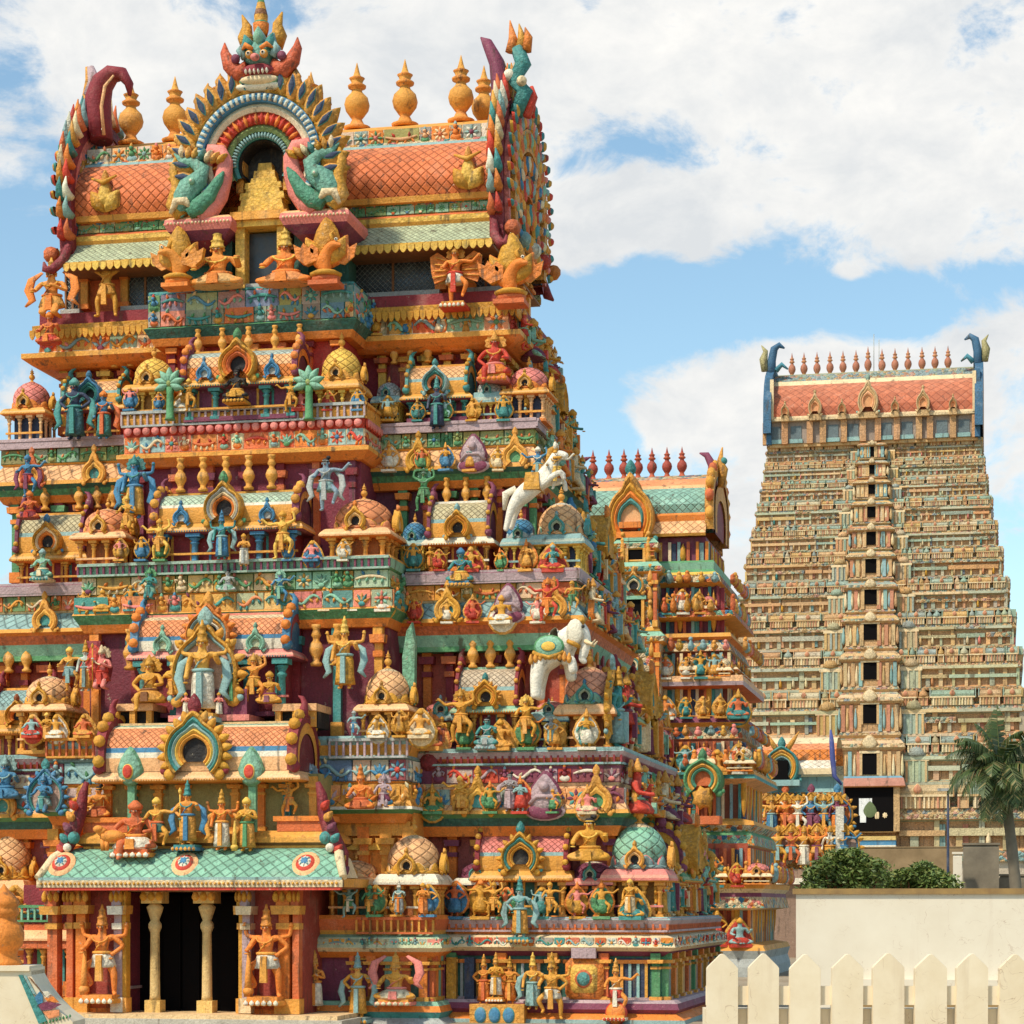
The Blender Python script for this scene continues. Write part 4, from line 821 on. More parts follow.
bf(B_3, 4.55, -.05, .05, 761, 783, 24, [BLU, LBL, WHT, BLU, PUR, LBL], .12)
bf(B_3, 4.55, -.05, .16, 786, 808, 25, [OCH, BLU, LAV, ORG, GLD, OCH], .12, 'cornice_figures')
bf(B_4, 5.35, -.45, .24, 938, 948, 26, [MNT, TEA, PNK, OCH, LBL], .05)
balusters(B_1, [-1.35, -.7, 0, .7, 1.35], 1.75, ZP(352, 0, 1.75), ZP(327, 0, 1.75), OCH)
balusters(B_2, [-1.55, -.95, -.35, .25, .85], 1.0, ZP(490, 0, 1), ZP(456, 0, 1), OCH, .17)
balusters(B_3, [-2.65, 2.2, 2.75], .35, ZP(668, 0, .4), ZP(627, 0, .4), OCH, .2)
def f(mb):
    mb.setM(T(0, 2.3, 0)); wall_cols(mb, -2.2, 2.2, 0, ZP(412, 0, 2.3), ZP(336, 0, 2.3), 7, [MAR, ORG, TER], .16, .12)
sub(B_1, 'pilasters', f)
def f(mb): mb.setM(T(0, 1.6, 0)); wall_cols(mb, -2.8, 2.8, 0, ZP(560, 0, 1.6), ZP(460, 0, 1.6), 7, [PUR, MAR, TER], .16, .12)
sub(B_2, 'pilasters', f)
def f(mb): mb.setM(T(0, .8, 0)); wall_cols(mb, -3.7, 3.7, 0, ZP(738, 0, .8), ZP(624, 0, .8), 8, [ORG, MAR, TEA, OCH], .2, .16)
sub(B_3, 'pilasters', f)
def f(mb):
    mb.setM(T(0, .3, 0)); wall_cols(mb, 2.9, 4.6, 0, ZP(915, 0, .3), ZP(828, 0, .3), 4, [OCH, ORG, OCH], .24, .16); wall_cols(mb, -4.6, -2.9, 0, ZP(915, 0, .3), ZP(828, 0, .3), 4, [OCH, ORG, OCH], .24, .16)
    mb.box(2.8, 4.65, -.2, .02, ZP(836, 3.5, .3), ZP(822, 3.5, .3), OCH); mb.box(2.8, 4.6, -.12, .02, ZP(850, 3.5, .3), ZP(843, 3.5, .3), YEL)
sub(B_4, 'pilasters', f)
def f(mb):
    def g(m_, a, b_, r=random.Random(5)):
        z0, z1 = ZP(1002, 3, -.3), ZP(955, 3, -.3)
        for i in range(5): pilaster(m_, a+.1+(b_-a-.2)*i/4, 0, z0, z1, .2, jit([TER, ORG, MNT][i % 3]), jit(OCH), .14)
        for i in range(4):
            x = a+(i+.5)*(b_-a)/4; m_.box(x-.2, x+.2, -.03, .02, z0+.1, z1-.1, [PUR, MAR, PNK, DGR][i]); m_.box(x-.24, x+.24, -.1, .02, z1-.12, z1-.02, jit(OCH)); m_.box(x-.24, x+.24, -.16, .02, z0, z0+.1, jit(TER))
    mb.setM(T(0, -.3, 0)); g(mb, 3.3, 5.2); g(mb, -5.2, -3.3); mb.setM(T(5.2, 0, 0, math.pi/2)); g(mb, -.3, 1.0)
sub(B_5, 'wall_panels', f)
def f(mb): mb.setM(T(0, 1.2, 0)); rail(mb, -3.2, 3.2, 0, ZP(423, 0, 1.2), ZP(407, 0, 1.2), GRY, LAV); mb.setM(T(3.2, 0, 0, math.pi/2)); rail(mb, 1.2, 2.6, 0, ZP(423, 0, 1.2), ZP(407, 0, 1.2), OCH, OCH)
sub(B_1, 'rail', f)
def f(mb): mb.setM(T(0, .38, 0)); rail(mb, -4.05, 4.05, 0, ZP(573, 0, .4), ZP(560, 0, .4), mixc(GRY, MNT, .5), PUR)
sub(B_2, 'rail', f)
def f(mb): mb.setM(T(0, -.2, 0)); rail(mb, 2.7, 4.65, 0, ZP(758, 4, -.2), ZP(738, 4, -.2), GRY, LAV); rail(mb, -4.65, -2.7, 0, ZP(758, -4, -.2), ZP(738, -4, -.2), OCH, TER)
sub(B_3, 'rail', f)
def f(mb): mb.setM(T(0, -.62, 0)); rail(mb, 3.5, 5.4, 0, ZP(934, 4, -.6), ZP(917, 4, -.6), TER, OCH); rail(mb, -5.4, -3.9, 0, ZP(934, -4, -.6), ZP(917, -4, -.6), OCH, TER)
sub(B_4, 'rail', f)
# bay pavilions
SP(240, 118, 1.15, 1.1, 418, 387, 378, 347, dict(body=PUR, col=TEA, eave=OCH, roof=[(.2, ORG, 'scales'), (.45, PCH, 'scales'), (.5, OCH, 'stucco'), (1.01, mixc(LBL, WHT, .3), 'scales')], gab=PUR, gab2=ORG, arch=[GLD, ORG, TER], leaf=GRN, side_arch=BLU, dark=PUR), ar=1) if False else SP(240, 118, 1.15, 1.1, 418, 387, 378, 347, dict(body=PUR, col=TEA, eave=OCH, roof=[(.2, ORG, 'scales'), (.45, PCH, 'scales'), (.5, OCH, 'stucco'), (1.01, mixc(LBL, WHT, .3), 'scales')], gab=PUR, gab2=ORG, arch=[GLD, ORG, TER], leaf=GRN, side_arch=BLU, dark=PUR))
KP(147, 42, 1.4, 420, 392, 384, 354, ST_YEL); KP(336, 42, 1.4, 420, 390, 380, 344, ST_YEL)
SP(226, 150, .5, 1.2, 563, 533, 522, 490, dict(body=PUR, col=BLU, eave=OCH, roof=[(.24, OCH, 'stucco'), (.3, WHT, 'stucco'), (1.01, mixc(MNT, WHT, .35), 'scales')], gab=PUR, gab2=OCH, arch=[GLD, GRY, CRM, ORG], leaf=GRN, side_arch=BLU, dark=MAR))
KP(99, 50, .55, 568, 540, 532, 505, dict(ST_SAL)); KP(356, 62, .55, 566, 537, 528, 494, dict(ST_SAL))
SP(211, 162, -.3, 1.2, 715, 660, 650, 613, dict(body=PUR, col=TEA, eave=PNK, roof=[(.12, WHT, 'stucco'), (.18, BLU, 'stucco'), (.6, SAL, 'scales'), (1.01, CRM, 'scales')], gab=BLU, gab2=MAR, arch=[ORG, LBL, OCH, WHT], leaf=OCH, side_arch=MNT, dark=MAR, flame=ORG))
KP(382, 48, -.1, 740, 712, 704, 666, dict(ST_PCH, body=OCH)); KP(40, 50, -.1, 752, 712, 704, 674, dict(ST_PCH, base=OCH))
def stalls(mb):
    for x in (-2.1, 2.05): mb.box(x-.55, x+.55, -1.0, .3, ZP(712, x, -.6), ZP(705, x, -.6), PCH); mb.box(x-.5, x-.36, -.95, -.8, ZP(728, x, -.6), ZP(712, x, -.6), OCH); mb.box(x+.36, x+.5, -.95, -.8, ZP(728, x, -.6), ZP(712, x, -.6), OCH); mb.box(x-.07, x+.07, -.95, -.8, ZP(728, x, -.6), ZP(712, x, -.6), OCH); mb.box(x-.5, x+.5, -.7, .3, ZP(728, x, -.6), ZP(712, x, -.6), DRK)
    mb.box(-1.1, .95, -1.15, .1, ZP(722, 0, -.8), ZP(716, 0, -.8), PNK); mb.box(-.95, .85, -1.0, .1, ZP(716, 0, -.8), ZP(692, 0, -.3), PUR)
sub(B_3, 'ledge', stalls)
KP(407, 56, -.5, 918, 886, 874, 834, dict(ST_PCH, base=GLD, petal=PCH, body=ORG, eave=WHT))
KP(350, 46, -.45, 918, 886, 878, 860, dict(ST_PCH, dome=PCH, base=PCH, petal=TER, body=ORG, dark=DGR), arms=False, ndome=8)
KP(62, 40, -.45, 925, 890, 882, 862, dict(ST_PCH, dome=PCH, base=PCH, petal=TER, body=ORG), arms=False, ndome=8)

# --- the porch: barrel roof, statue ledge, sweeping mint roof, doorway
YP = -2.3
porch = MB()
zr = lambda py, Y=YP: ZP(py, -.3, Y)
porch.box(-2.75, 2.75, -1.2, .4, zr(836, -1.2), zr(775, -1.2), mixc(GRN, ORG, .3))
porch.ring((-3.05, 3.05, -1.75, .4), [(0, zr(852, -1.8)), (.0, zr(846, -1.8)), (.12, zr(843, -1.8)), (.12, zr(838, -1.8)), (0, zr(834, -1.8)), (-.1, zr(831, -1.8))], [OCH, BRN, OCH, OCH, OCH])
for s in (-1, 1):                                     # stepped plinths for the seated lions
    porch.box(s*2.45-.62, s*2.45+.62, -1.7, -.9, zr(832, -1.6), zr(822, -1.6), TER); porch.box(s*2.45-.7, s*2.45+.7, -1.75, -.9, zr(822, -1.6), zr(817, -1.6), ORG)
for i in range(9):
    x = -2.6+5.2*i/8
    if abs(x) > .3: pilaster(porch, x, -1.2, zr(834, -1.2), zr(778, -1.2), .18, [ORG, TEA, OCH][i % 3], OCH)
P_ = porch.build('porch_storey', tower)
SP(197, 205, -1.95, 1.6, 790, 782, 771, 722, dict(body=OCH, col=OCH, eave=PCH, roof=[(.14, PCH, 'stucco'), (.2, WHT, 'stucco'), (.27, BLU, 'stucco'), (.66, SAL, 'scales'), (.72, CRM, 'stucco'), (1.01, mixc(MNT, WHT, .15), 'scales')], gab=MAR, gab2=OCH, arch=[GLD, TEA, LBL, YEL, OCH], leaf=MAR, dark=DRK, flame=GLD), legs=False)
def f(mb):                                            # canopy roof
    rows = []; pr = [(-1.55, 847), (-1.95, 850), (-2.3, 857), (-2.58, 867), (-2.8, 878)]
    L_ = 0; pv = None
    for (y, py) in pr:
        z = ZP(py, -.3, y)
        if pv: L_ += math.hypot(y-pv[0], z-pv[1])
        pv = (y, z); x0 = 3.2+.5*((-1.55-y)/1.25)**1.2; rows.append((mb.p(-x0, y, z), mb.p(x0, y, z), L_, x0))
    for i in range(4):
        a, b_ = rows[i], rows[i+1]; us = 3.4; mb.face([a[0], a[1], b_[1], b_[0]], mixc(MNT, TEA, .12), 'scales', [(-a[3]*us, a[2]*us), (a[3]*us, a[2]*us), (b_[3]*us, b_[2]*us), (-b_[3]*us, b_[2]*us)])
    zE = ZP(878, -.3, -2.8)
    mb.box(-3.75, 3.75, -2.84, -2.76, zE-.05, zE+.02, LBL); mb.box(-3.78, 3.78, -2.88, -2.74, zE-.22, zE-.05, CRM, 'carved')
    beads(mb, -3.7, 3.7, -2.9, zE-.13, .035, GLD, 3); mb.box(-3.7, 3.7, -2.8, .2, zE-.26, zE-.20, BRN); mb.box(-3.72, 3.72, -2.86, -2.7, zE-.29, zE-.22, RED)
    for s in (-1, 1):                                 # hipped ends
        q = [(s*3.2, -1.55, ZP(847, -.3, -1.55)), (s*3.35, -1.95, ZP(850, -.3, -1.95)), (s*3.46, -2.3, ZP(857, -.3, -2.3)), (s*3.7, -2.8, zE), (s*3.75, -1.4, zE), (s*3.6, -1.5, ZP(860, -.3, -1.5))]
        mb.face([mb.p(*k) for k in q], CRM)
        mb.box(min(s*3.05, s*3.78), max(s*3.05, s*3.78), -2.8, .1, zE-.22, zE-.02, OCH)
        mb.tube([(s*3.78, -2.8, zE), (s*3.55, -2.35, ZP(857, -.3, -2.35)), (s*3.42, -1.9, ZP(850, -.3, -1.9)), (s*3.3, -1.5, ZP(838, -.3, -1.5))], [.1, .12, .12, .06], CRM, n=6)
C_ = sub(tower, 'porch_roof', f)
for x, ps in ((184, 29), (305, 30), (61, 30)):
    def f(mb):
        X = XP(x, -2.55); M_ = T(X, -2.5, ZP(864, X, -2.5)) @ Matrix.Rotation(R(-42), 4, 'X'); mb.setM(M_)
        k = ps/29
        mb.lathe_ = None
        for r_, d_, c_ in ((.33*k, .06, PCH), (.25*k, .10, RED), (.19*k, .13, WHT), (.13*k, .16, BLU)): mb.relief(0, 0, r_*2, r_*2.3, 0, d_, circ, c_, c_, 'stucco', 0, 18)
        for i in range(8): mb.relief(.1*k*math.cos(i*.785), .11*k*math.sin(i*.785), .06, .1, -.1, .05, leaf, [WHT, LBL][i % 2], None, 'stucco', i*.785-1.57, 8)
    sub(C_, 'medallion', f)
for s in (-1, 1):                                     # curling dragon ends of the porch and barrel roof
    def f(mb):
        Zp = lambda py: ZP(py, s*3, -1.9); xx = 3.0
        mb.tube([(s*(xx+.55), -2.0, Zp(875)), (s*(xx+.5), -2.0, Zp(855)), (s*(xx+.25), -1.95, Zp(835)), (s*(xx+.05), -1.9, Zp(812)), (s*(xx+.0), -1.9, Zp(795)), (s*(xx-.1), -1.9, Zp(782))], [.12, .2, .2, .16, .13, .06], MAR, 'carved', n=8)
        for i in range(7): mb.relief(s*(xx+.62-.08*i), Zp(872-i*11), .22, .3, -2.12, .12, drop, jit([PUR, OCH, RED, TEA][i % 4]), None, 'carved', -s*.7, 10)
        mb.ball(s*(xx+.15), -2.1, Zp(838), .16, TEA, n=8); mb.ball(s*(xx+.28), -2.2, Zp(848), .11, WHT, n=8)
    sub(C_, 'dragon_scroll', f)
# doorway block under the porch
zf = ZP(1013, -.3, -2.0); zt_ = ZP(887, -.3, -2.2)
dx0, dx1 = XP(118, -2.0), XP(246, -2.0)
def f(mb):
    ztop = ZP(880, -.3, -2.2)
    for s in (-1, 1):
        x0, x1 = (dx1, XP(302, -2.0)) if s > 0 else (XP(68, -2.0), dx0); xa, xb = min(x0, x1), max(x0, x1)
        mb.box(xa, xb, -1.9, .8, 0, ztop, mixc(MAR, TER, .25))
        mb.box(xa-.0, xb, -2.05, -1.9, 0, zf+.1, ORG); mb.box(xa, xb, -2.0, -1.9, zf+.1, zf+.3, TER)
    mb.box(dx0, dx1, -.78, -.7, zf, ztop, DRK, 'dark'); mb.box(dx0, dx1, -2.1, -.7, ztop-.28, ztop-.002, BRN)  # near-black sheet painted in place of the passage's deep shade
    mb.box(dx0-.02, dx0+.1, -1.88, -.78, zf, ztop-.3, mixc(PUR, MAR, .5)); mb.box(dx1-.1, dx1+.02, -1.88, -.78, zf, ztop-.3, mixc(PUR, MAR, .5))
    mb.box(dx0+.1, dx0+.16, -1.86, -.8, zf+.55, zf+.62, LAV)
    mb.box(dx1-.16, dx1-.1, -1.86, -.8, zf+.55, zf+.62, LAV)
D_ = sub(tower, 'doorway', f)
def f(mb): mb.box(-3.9, 3.8, -3.0, -.65, 0, zf-.1, mixc(GRY, CRM, .3)); mb.box(-3.75, 3.65, -2.85, -.7, zf-.1, zf, mixc(CRM, OCH, .3))
sub(D_, 'door_step', f)
for px in (155, 207):
    def f(mb): X = XP(px, -1.7); column(mb, X, -1.7, zf, zt_-.1, .13, mixc(YEL, GRY, .35), mixc(YEL, GRY, .2), 8); petals(mb, X-.3, X+.3, -1.95, zt_-.35, zt_-.1, OCH, GLD, .08, 3)
    sub(D_, 'column', f)
for px, c in ((171, NAV), (190, NAV), (228, BRN)):
    def f(mb): X = XP(px, -.95); mb.box(X-.2, X+.2, -.92, -.84, zf, zt_-.2, mixc(c, DRK, .9), 'dark'); mb.box(X+.2, X+.23, -.94, -.84, zf, zt_-.2, mixc(BRN, DRK, .85), 'dark')  # leaves blackened so the interior's darkness is in their colour
    sub(D_, 'door_leaf', f)
for di, (px, c1, c2, w_) in enumerate(((83, ORG, OCH, .26), (72, TER, OCH, .16), (126, GLD, OCH, .14), (286, ORG, OCH, .28), (298, TER, OCH, .16), (244, GLD, OCH, .14), (121, LAV, WHT, .2), (249, LAV, CRM, .2), (56, TER, OCH, .25))):
    def f(mb): X = XP(px, -2.0); pilaster(mb, X, -1.95, zf+.003*di, zt_-.05-.004*di, w_, c1, c2, .2+.011*di); petals(mb, X-w_*.9, X+w_*.9, -2.25-.012*di, zt_-.38, zt_-.1, OCH, GLD, .08, 3)
    sub(D_, 'pilaster', f)
# small niche shrine left of the door, and panels right
def f(mb):
    for (a, b_) in ((22, 76),):
        x0, x1 = XP(a, -1.0), XP(b_, -1.0); z = lambda py: ZP(py, x0, -1.0)
        mb.box(x0, x1, -.9, .0, 0, z(885), MAR); mb.box(x0, x1, -1.3, -.9, z(1005), z(985), ORG); mb.box(x0, x1, -1.25, -.9, 0, z(1005), BRN)
        column(mb, x0+.25, -1.1, z(985), z(945), .07, OCH); column(mb, x0+.62, -1.1, z(985), z(945), .07, OCH); column(mb, x1-.15, -1.1, z(985), z(945), .07, ORG)
        mb.box(x0, x1, -1.3, -.9, z(948), z(942), TER); eave(mb, x0, x1, -1.2, -.9, z(942), z(930), PCH, TER, .15); mb.box(x0+.1, x1-.1, -1.1, -.9, z(930), z(924), TER)
        mb.box(x1-.42, x1-.3, -1.0, -.9, z(985), z(948), TEA); mb.box(x0+.4, x0+.5, -1.0, -.9, z(985), z(948), GRN)
        rail(mb, x0-.3, x1-.35, -1.1, z(922), z(905), GRN, MNT)
sub(B_5, 'niche', f)

# --- roof of the near tower
XR = 6.0; XS = {-1: 5.4, 1: 6.0}
def rz_(py, Y): return ZP(py, 4.6, Y)
prof = [(2.95, 246), (2.98, 241), (3.55, 223)]
def f(mb):
    pf = [(2.95, 247, YEL, 'carved'), (2.93, 241, mixc(MNT, CRM, .4), 'scales'), (3.6, 224, OCH, 'stucco'), (3.55, 220, YEL, 'carved'), (3.55, 215, TER, 'stucco'), (3.75, 213, GRN, 'motley'), (3.72, 202, OCH, 'stucco'), (3.58, 200, OCH, 'stucco'), (3.55, 194, (.68,.16,.035), 'scales'), (3.42, 184, (.70,.165,.04), 'scales'), (3.42, 172, (.72,.18,.05), 'scales'), (3.58, 160, (.74,.20,.065), 'scales'), (3.86, 150, (.76,.23,.09), 'scales'),
          (4.2, 143.5, LBL, 'stucco'), (4.25, 141, CRM, 'motley'), (4.6, 131, CRM, 'motley'), (5.2, 125, OCH, 'stucco'), (5.6, 122.5, OCH, 'stucco'), (6.1, 121.5, OCH, 'stucco')]
    L_ = 0; R_ = []; pv = None
    for (y, py, c, mt) in pf:
        z = rz_(py, y)
        if pv: L_ += math.hypot(y-pv[0], z-pv[1])
        pv = (y, z); ov = .12 if py > 215 else 0
        R_.append((mb.p(-XS[-1]-ov, y, z), mb.p(XR+ov, y, z), mb.p(-XS[-1]-ov, 2*YM-y, z), mb.p(XR+ov, 2*YM-y, z), L_, c, mt))
    for i in range(len(R_)-1):
        a, b_ = R_[i], R_[i+1]; us = 3.5 if a[6] == 'scales' and i > 3 else 6
        uv = [(-XR*us, a[4]*us), (XR*us, a[4]*us), (XR*us, b_[4]*us), (-XR*us, b_[4]*us)]
        sm = a[6] == 'scales' and i > 3
        mb.face([a[0], a[1], b_[1], b_[0]], a[5], a[6], uv, sm); mb.face([a[2], a[3], b_[3], b_[2]], a[5], a[6], uv, sm)
    mb.box(-XS[-1]-.1, XR+.1, 2.97, 2*YM-2.97, rz_(249, 2.95), rz_(246.5, 2.95), BRN)
roof = sub(tower, 'barrel_roof', f)
def f(mb): mb.setM(T(0, 2.93, 0)); fringe(mb, -XS[-1]-.1, XR+.1, 0, rz_(251, 2.95), rz_(243, 2.95), YEL, .2)
sub(roof, 'fringe', f)
def f(mb):
    r = random.Random(2); mb.setM(T(0, 4.35, 0)); frieze(mb, -XS[-1], XR, 0, rz_(142, 4.3), rz_(128, 4.6), [CRM, GRN, ORG, LBL, PCH, WHT], 1, .12, 31); mb.setM(T(0, 3.72, 0)); frieze(mb, -XS[-1], XR, 0, rz_(212, 3.7), rz_(203, 3.7), [GRN, MNT, GRN], .7, .05, 32)
sub(roof, 'frieze', f)
for X in (XP(105, 3.4), XP(468, 3.4)):
    def f(mb):
        mb.setM(T(0, 3.45, 0)); z = rz_(176, 3.4)
        mb.relief(X, z, .75, .95, 0, .22, tref, GLD, YEL, 'carved'); mb.relief(X-.2, z-.1, .5, .7, -.03, .2, leaf, GLD, None, 'carved', .6); mb.relief(X+.2, z-.1, .5, .7, -.03, .2, leaf, YEL, None, 'carved', -.6); mb.relief(X, z+.5, .25, .5, .02, .2, leaf, GLD, OCH, 'carved'); mb.tube([(X-.35, -.1, z+.5), (X, -.2, z+.35), (X+.35, -.1, z+.55)], [.03, .07, .03], GLD)
    sub(roof, 'roof_ornament', f)
k0 = MB(); kalasha(k0, 0, 0, 0, 1, OCH, 16, mixc(ORG, OCH, .5)); zk = rz_(124, YM); hk = rz_(55, YM)-zk
kf = k0.build('finial', tower)
for i, px in enumerate((131, 175, 220, 266, 311, 357, 405, 461, 484)):
    o = kf if i == 0 else kf.copy()
    if i: COL.objects.link(o); o.parent = tower
    yy = YM if i < 8 else YM+.9
    o.location = Vector((XP(px, yy), 0 if i < 8 else .9, zk)); o.scale = (hk*.9, hk*.9, hk*(1 if i != 4 else .92))
# window band: dark glazed openings, atlantes hold the eave
for a, b_ in ((XP(350, 4.1), XP(438, 4.1)), (XP(473, 4.1), XP(500, 4.1)), (XP(128, 4.1), XP(165, 4.1)), (XP(68, 4.1), XP(80, 4.1))):
    def f(mb):
        zb_, zt2 = ZP(292, 4, 4.0), ZP(254, 4, 4.0); mb.setM(T(0, 4.1, 0))
        mb.box(a, b_, -.06, .02, zb_, zt2, DRK, 'glass'); mb.box(a-.05, a, -.12, .02, zb_, zt2, BRN); mb.box(b_, b_+.05, -.12, .02, zb_, zt2, BRN); mb.box((a+b_)/2-.03, (a+b_)/2+.03, -.1, .02, zb_, zt2, BRN)
        mb.box(a-.1, b_+.1, -.3, .02, zb_-.12, zb_, GRY); mb.box(a-.05, b_+.05, -.14, .02, zt2, zt2+.1, ORG)
        n = int((b_-a)/.14); hh = zt2-zb_
        for i in range(-int(hh/.14), n):                # diamond lattice of thin bars
            for s in (1, -1):
                x0 = a+i*.14; pts = []
                u0 = max(0, (a-x0)/hh) if s > 0 else 0; u1 = min(1, (b_-x0)/hh)
                if u1 <= u0 or x0+u0*hh > b_: continue
                za, zz = (zb_+u0*hh, zb_+u1*hh) if s > 0 else (zt2-max(0, (a-x0)/hh)*hh, zt2-u1*hh)
                mb.tube([(x0+max(0, (a-x0)/hh)*hh, -.08, za), (x0+u1*hh, -.08, zz)], .006, GRY, n=3)
    sub(W_A, 'window', f)
def f(mb):
    z0, z1 = ZP(292, 4, 4.0), ZP(250, 4, 4.0)
    for px in (84, 124, 342, 441, 470, 503): X = XP(px, 3.9); pilaster(mb, X, 4.05, z0, z1, .2, OCH, ORG, .15)
    mb.setM(T(5.9, 0, 0, math.pi/2)); wall_cols(mb, 4.2, 8.0, 0, z0, z1, 5, [OCH, ORG], .25, .15)
sub(W_A, 'pilasters', f)
# gable boards
for s in (-1, 1):
    def f(mb):
        n = 26; H0 = rz_(250, 3); HT = rz_(114, YM); x = s*XS[s]
        def P(t_, k):
            sn = math.sin(t_); yv = -math.cos(t_)*(1+.22*math.sin(2*t_ if t_ < math.pi/2 else 2*(math.pi-t_))); return (YM-.1+yv*2.45*k, H0+.35+(HT-H0-.35)*max(0.0,sn)**.8*k+(-.15 if k > 1 else 0))
        def band(k0, k1, xo, xi, c, mt):
            for i in range(n):
                t0, t1 = math.pi*i/n, math.pi*(i+1)/n; q = [P(t0, k0), P(t1, k0), P(t1, k1), P(t0, k1)]
                mb.face([mb.p(x+s*xo, *w_) for w_ in q], c, mt); mb.face([mb.p(x+s*xi, *w_) for w_ in q], c, mt)
                for k in (k0, k1): a, b_ = P(t0, k), P(t1, k); mb.face([mb.p(x+s*xo, *a), mb.p(x+s*xo, *b_), mb.p(x+s*xi, *b_), mb.p(x+s*xi, *a)], c, mt)
        band(1.10, 1.0, .3, -.05, MAR, 'carved'); band(1.0, .93, .42, .0, PNK, 'carved'); band(.93, .84, .34, .0, BLU, 'motley'); band(.84, .7, .5, .0, OCH, 'carved'); band(.7, .55, .3, .0, TEA, 'motley'); band(.55, .42, .45, 0, ORG, 'carved')
        band(.42, .02, .1, 0, DGR, 'stucco')
        for kk_, n_, cc_, sz in ((1.05, 30, (GLD, RED, TEA), .26), (.885, 26, (LBL, OCH, PNK), .24), (.77, 22, (GLD, TER, MNT), .32), (.62, 18, (ORG, BLU, CRM), .3), (.48, 14, (OCH, RED, LBL), .3), (.3, 9, (GLD, TEA, TER), .4), (.12, 4, (OCH, ORG, GLD), .4)):
            mb.setM(T(x+s*.42, 0, 0, s*math.pi/2))
            for i in range(n_): t_ = math.pi*(i+.5)/n_; y_, z_ = P(t_, kk_); mb.relief(s*y_, z_, sz, sz*1.5, -.02, .14, leaf if i % 2 else drop, jit(cc_[i % 3]), jit(cc_[(i+1) % 3]), 'stucco', s*(t_-math.pi/2)*-1, 8)
        mb.setM(Matrix())
    gb = sub(tower, 'gable_board', f)
    def f(mb):
        x = s*XS[s]; H0 = rz_(250, 3); HT = rz_(116, YM)
        cs = [TER, LBL, WHT, RED, ORG, TEA, OCH, CRM]
        for i in range(30):                             # rim of curling flame leaves
            t_ = math.pi*(.03+.94*i/29); sn = math.sin(t_); yv = -math.cos(t_)*(1+.22*math.sin(2*t_ if t_ < math.pi/2 else 2*(math.pi-t_)))
            y, z = YM-.1+yv*2.62, H0+.25+(HT-H0-.25)*max(0.0,sn)**.8*1.09; ny, nz = -math.cos(t_), max(.1, math.sin(t_))
            L_ = .42 if t_ < 2.4 else .4
            for q, (dx, c) in enumerate(((-.02, cs[i % 8]), (.16, cs[(i+3) % 8]))):
                mb.tube([(x+s*dx, y, z), (x+s*(dx+.05), y+ny*L_*.45, z+nz*L_*.3+.04), (x+s*(dx+.06), y+ny*L_*.7, z+nz*L_*.6+.2), (x+s*(dx+.02), y+ny*L_*.75, z+nz*L_*.8+.42)], [.13, .14, .08, .015], jit(c), 'carved' if q else 'stucco', n=7, flat=.7)
        # lower sweep to the eave corner
        mb.tube([(x, 3.45, rz_(205, 3.5)), (x+s*.05, 3.3, rz_(222, 3.3)), (x+s*.12, 3.0, rz_(238, 3)), (x+s*.35, 2.75, rz_(251, 3)), (x+s*.5, 2.65, rz_(250, 3)), (x+s*.52, 2.65, rz_(243, 3))], [.11, .12, .13, .13, .1, .03], MAR, 'carved', n=8)
        mb.tube([(x+s*.05, 8.6, rz_(205, 3.5)), (x+s*.15, 9.0, rz_(222, 3.3)), (x+s*.3, 9.3, rz_(238, 3)), (x+s*.45, 9.4, rz_(242, 3))], [.13, .13, .13, .03], MAR, 'carved', n=8)
        for q in range(5): mb.ball(x+s*.55, 3.2+q*1.4, rz_(232-3*q, 3.2), .22, jit(cs[q]), 'carved', n=8)
    sub(gb, 'flame_leaves', f)
    def f(mb):                                          # tall crest curling over the ridge
        x = s*(XS[s]-.12); z = lambda py: ZP(py, s*XS[s], 4.4)
        if s < 0:
            mb.tube([(x+.2, 4.6, z(140)), (x+.12, 4.6, z(118)), (x+.1, 4.6, z(98)), (x+.22, 4.6, z(82)), (x+.5, 4.6, z(73)), (x+.8, 4.6, z(74)), (x+.98, 4.6, z(84)), (x+1.0, 4.6, z(96))], [.28, .32, .32, .28, .22, .18, .12, .04], MAR, n=10, flat=1.6)
            mb.tube([(x-.2, 4.9, z(135)), (x-.4, 4.9, z(112)), (x-.36, 4.9, z(90)), (x-.3, 4.9, z(74)), (x-.28, 4.9, z(61))], [.12, .16, .12, .09, .11], OCH, 'carved', n=8)
            mb.tube([(x-.15, 4.5, z(95)), (x+.05, 4.5, z(82)), (x-.08, 4.5, z(66))], [.15, .2, .1], LAV, n=8)
            mb.tube([(x+.4, 4.25, z(138)), (x+.35, 4.2, z(110)), (x+.45, 4.2, z(90)), (x+.7, 4.2, z(80))], [.05, .05, .05, .03], PCH, n=6)
        else:
            mb.tube([(x+.05, 4.4, z(150)), (x+.05, 4.4, z(120)), (x+.12, 4.4, z(90)), (x+.0, 4.4, z(62)), (x-.25, 4.4, z(42)), (x-.42, 4.4, z(36))], [.22, .26, .26, .2, .14, .02], PUR, n=10, flat=1.5)
            mb.tube([(x+.3, 4.5, z(120)), (x+.32, 4.5, z(90)), (x+.15, 4.5, z(60))], [.12, .14, .04], YEL, 'carved', n=8)
            mb.tube([(x+.55, 4.2, z(118)), (x+.8, 4.2, z(96)), (x+.5, 4.2, z(84)), (x+.75, 4.2, z(68)), (x+.6, 4.2, z(52))], [.2, .22, .2, .22, .18], TEA, 'carved', n=9)
            mb.ball(x+.4, 4.1, z(80), .16, WHT); mb.ball(x+.75, 4.0, z(88), .14, CRM)
            for q, (dx, c) in enumerate(((.42, ORG), (.66, GLD), (.82, ORG))): mb.tube([(x+dx, 4.2, z(56)), (x+dx+.06, 4.2, z(42)), (x+dx-.02, 4.2, z(24+q*4))], [.15, .12, .015], c, 'carved', n=7)
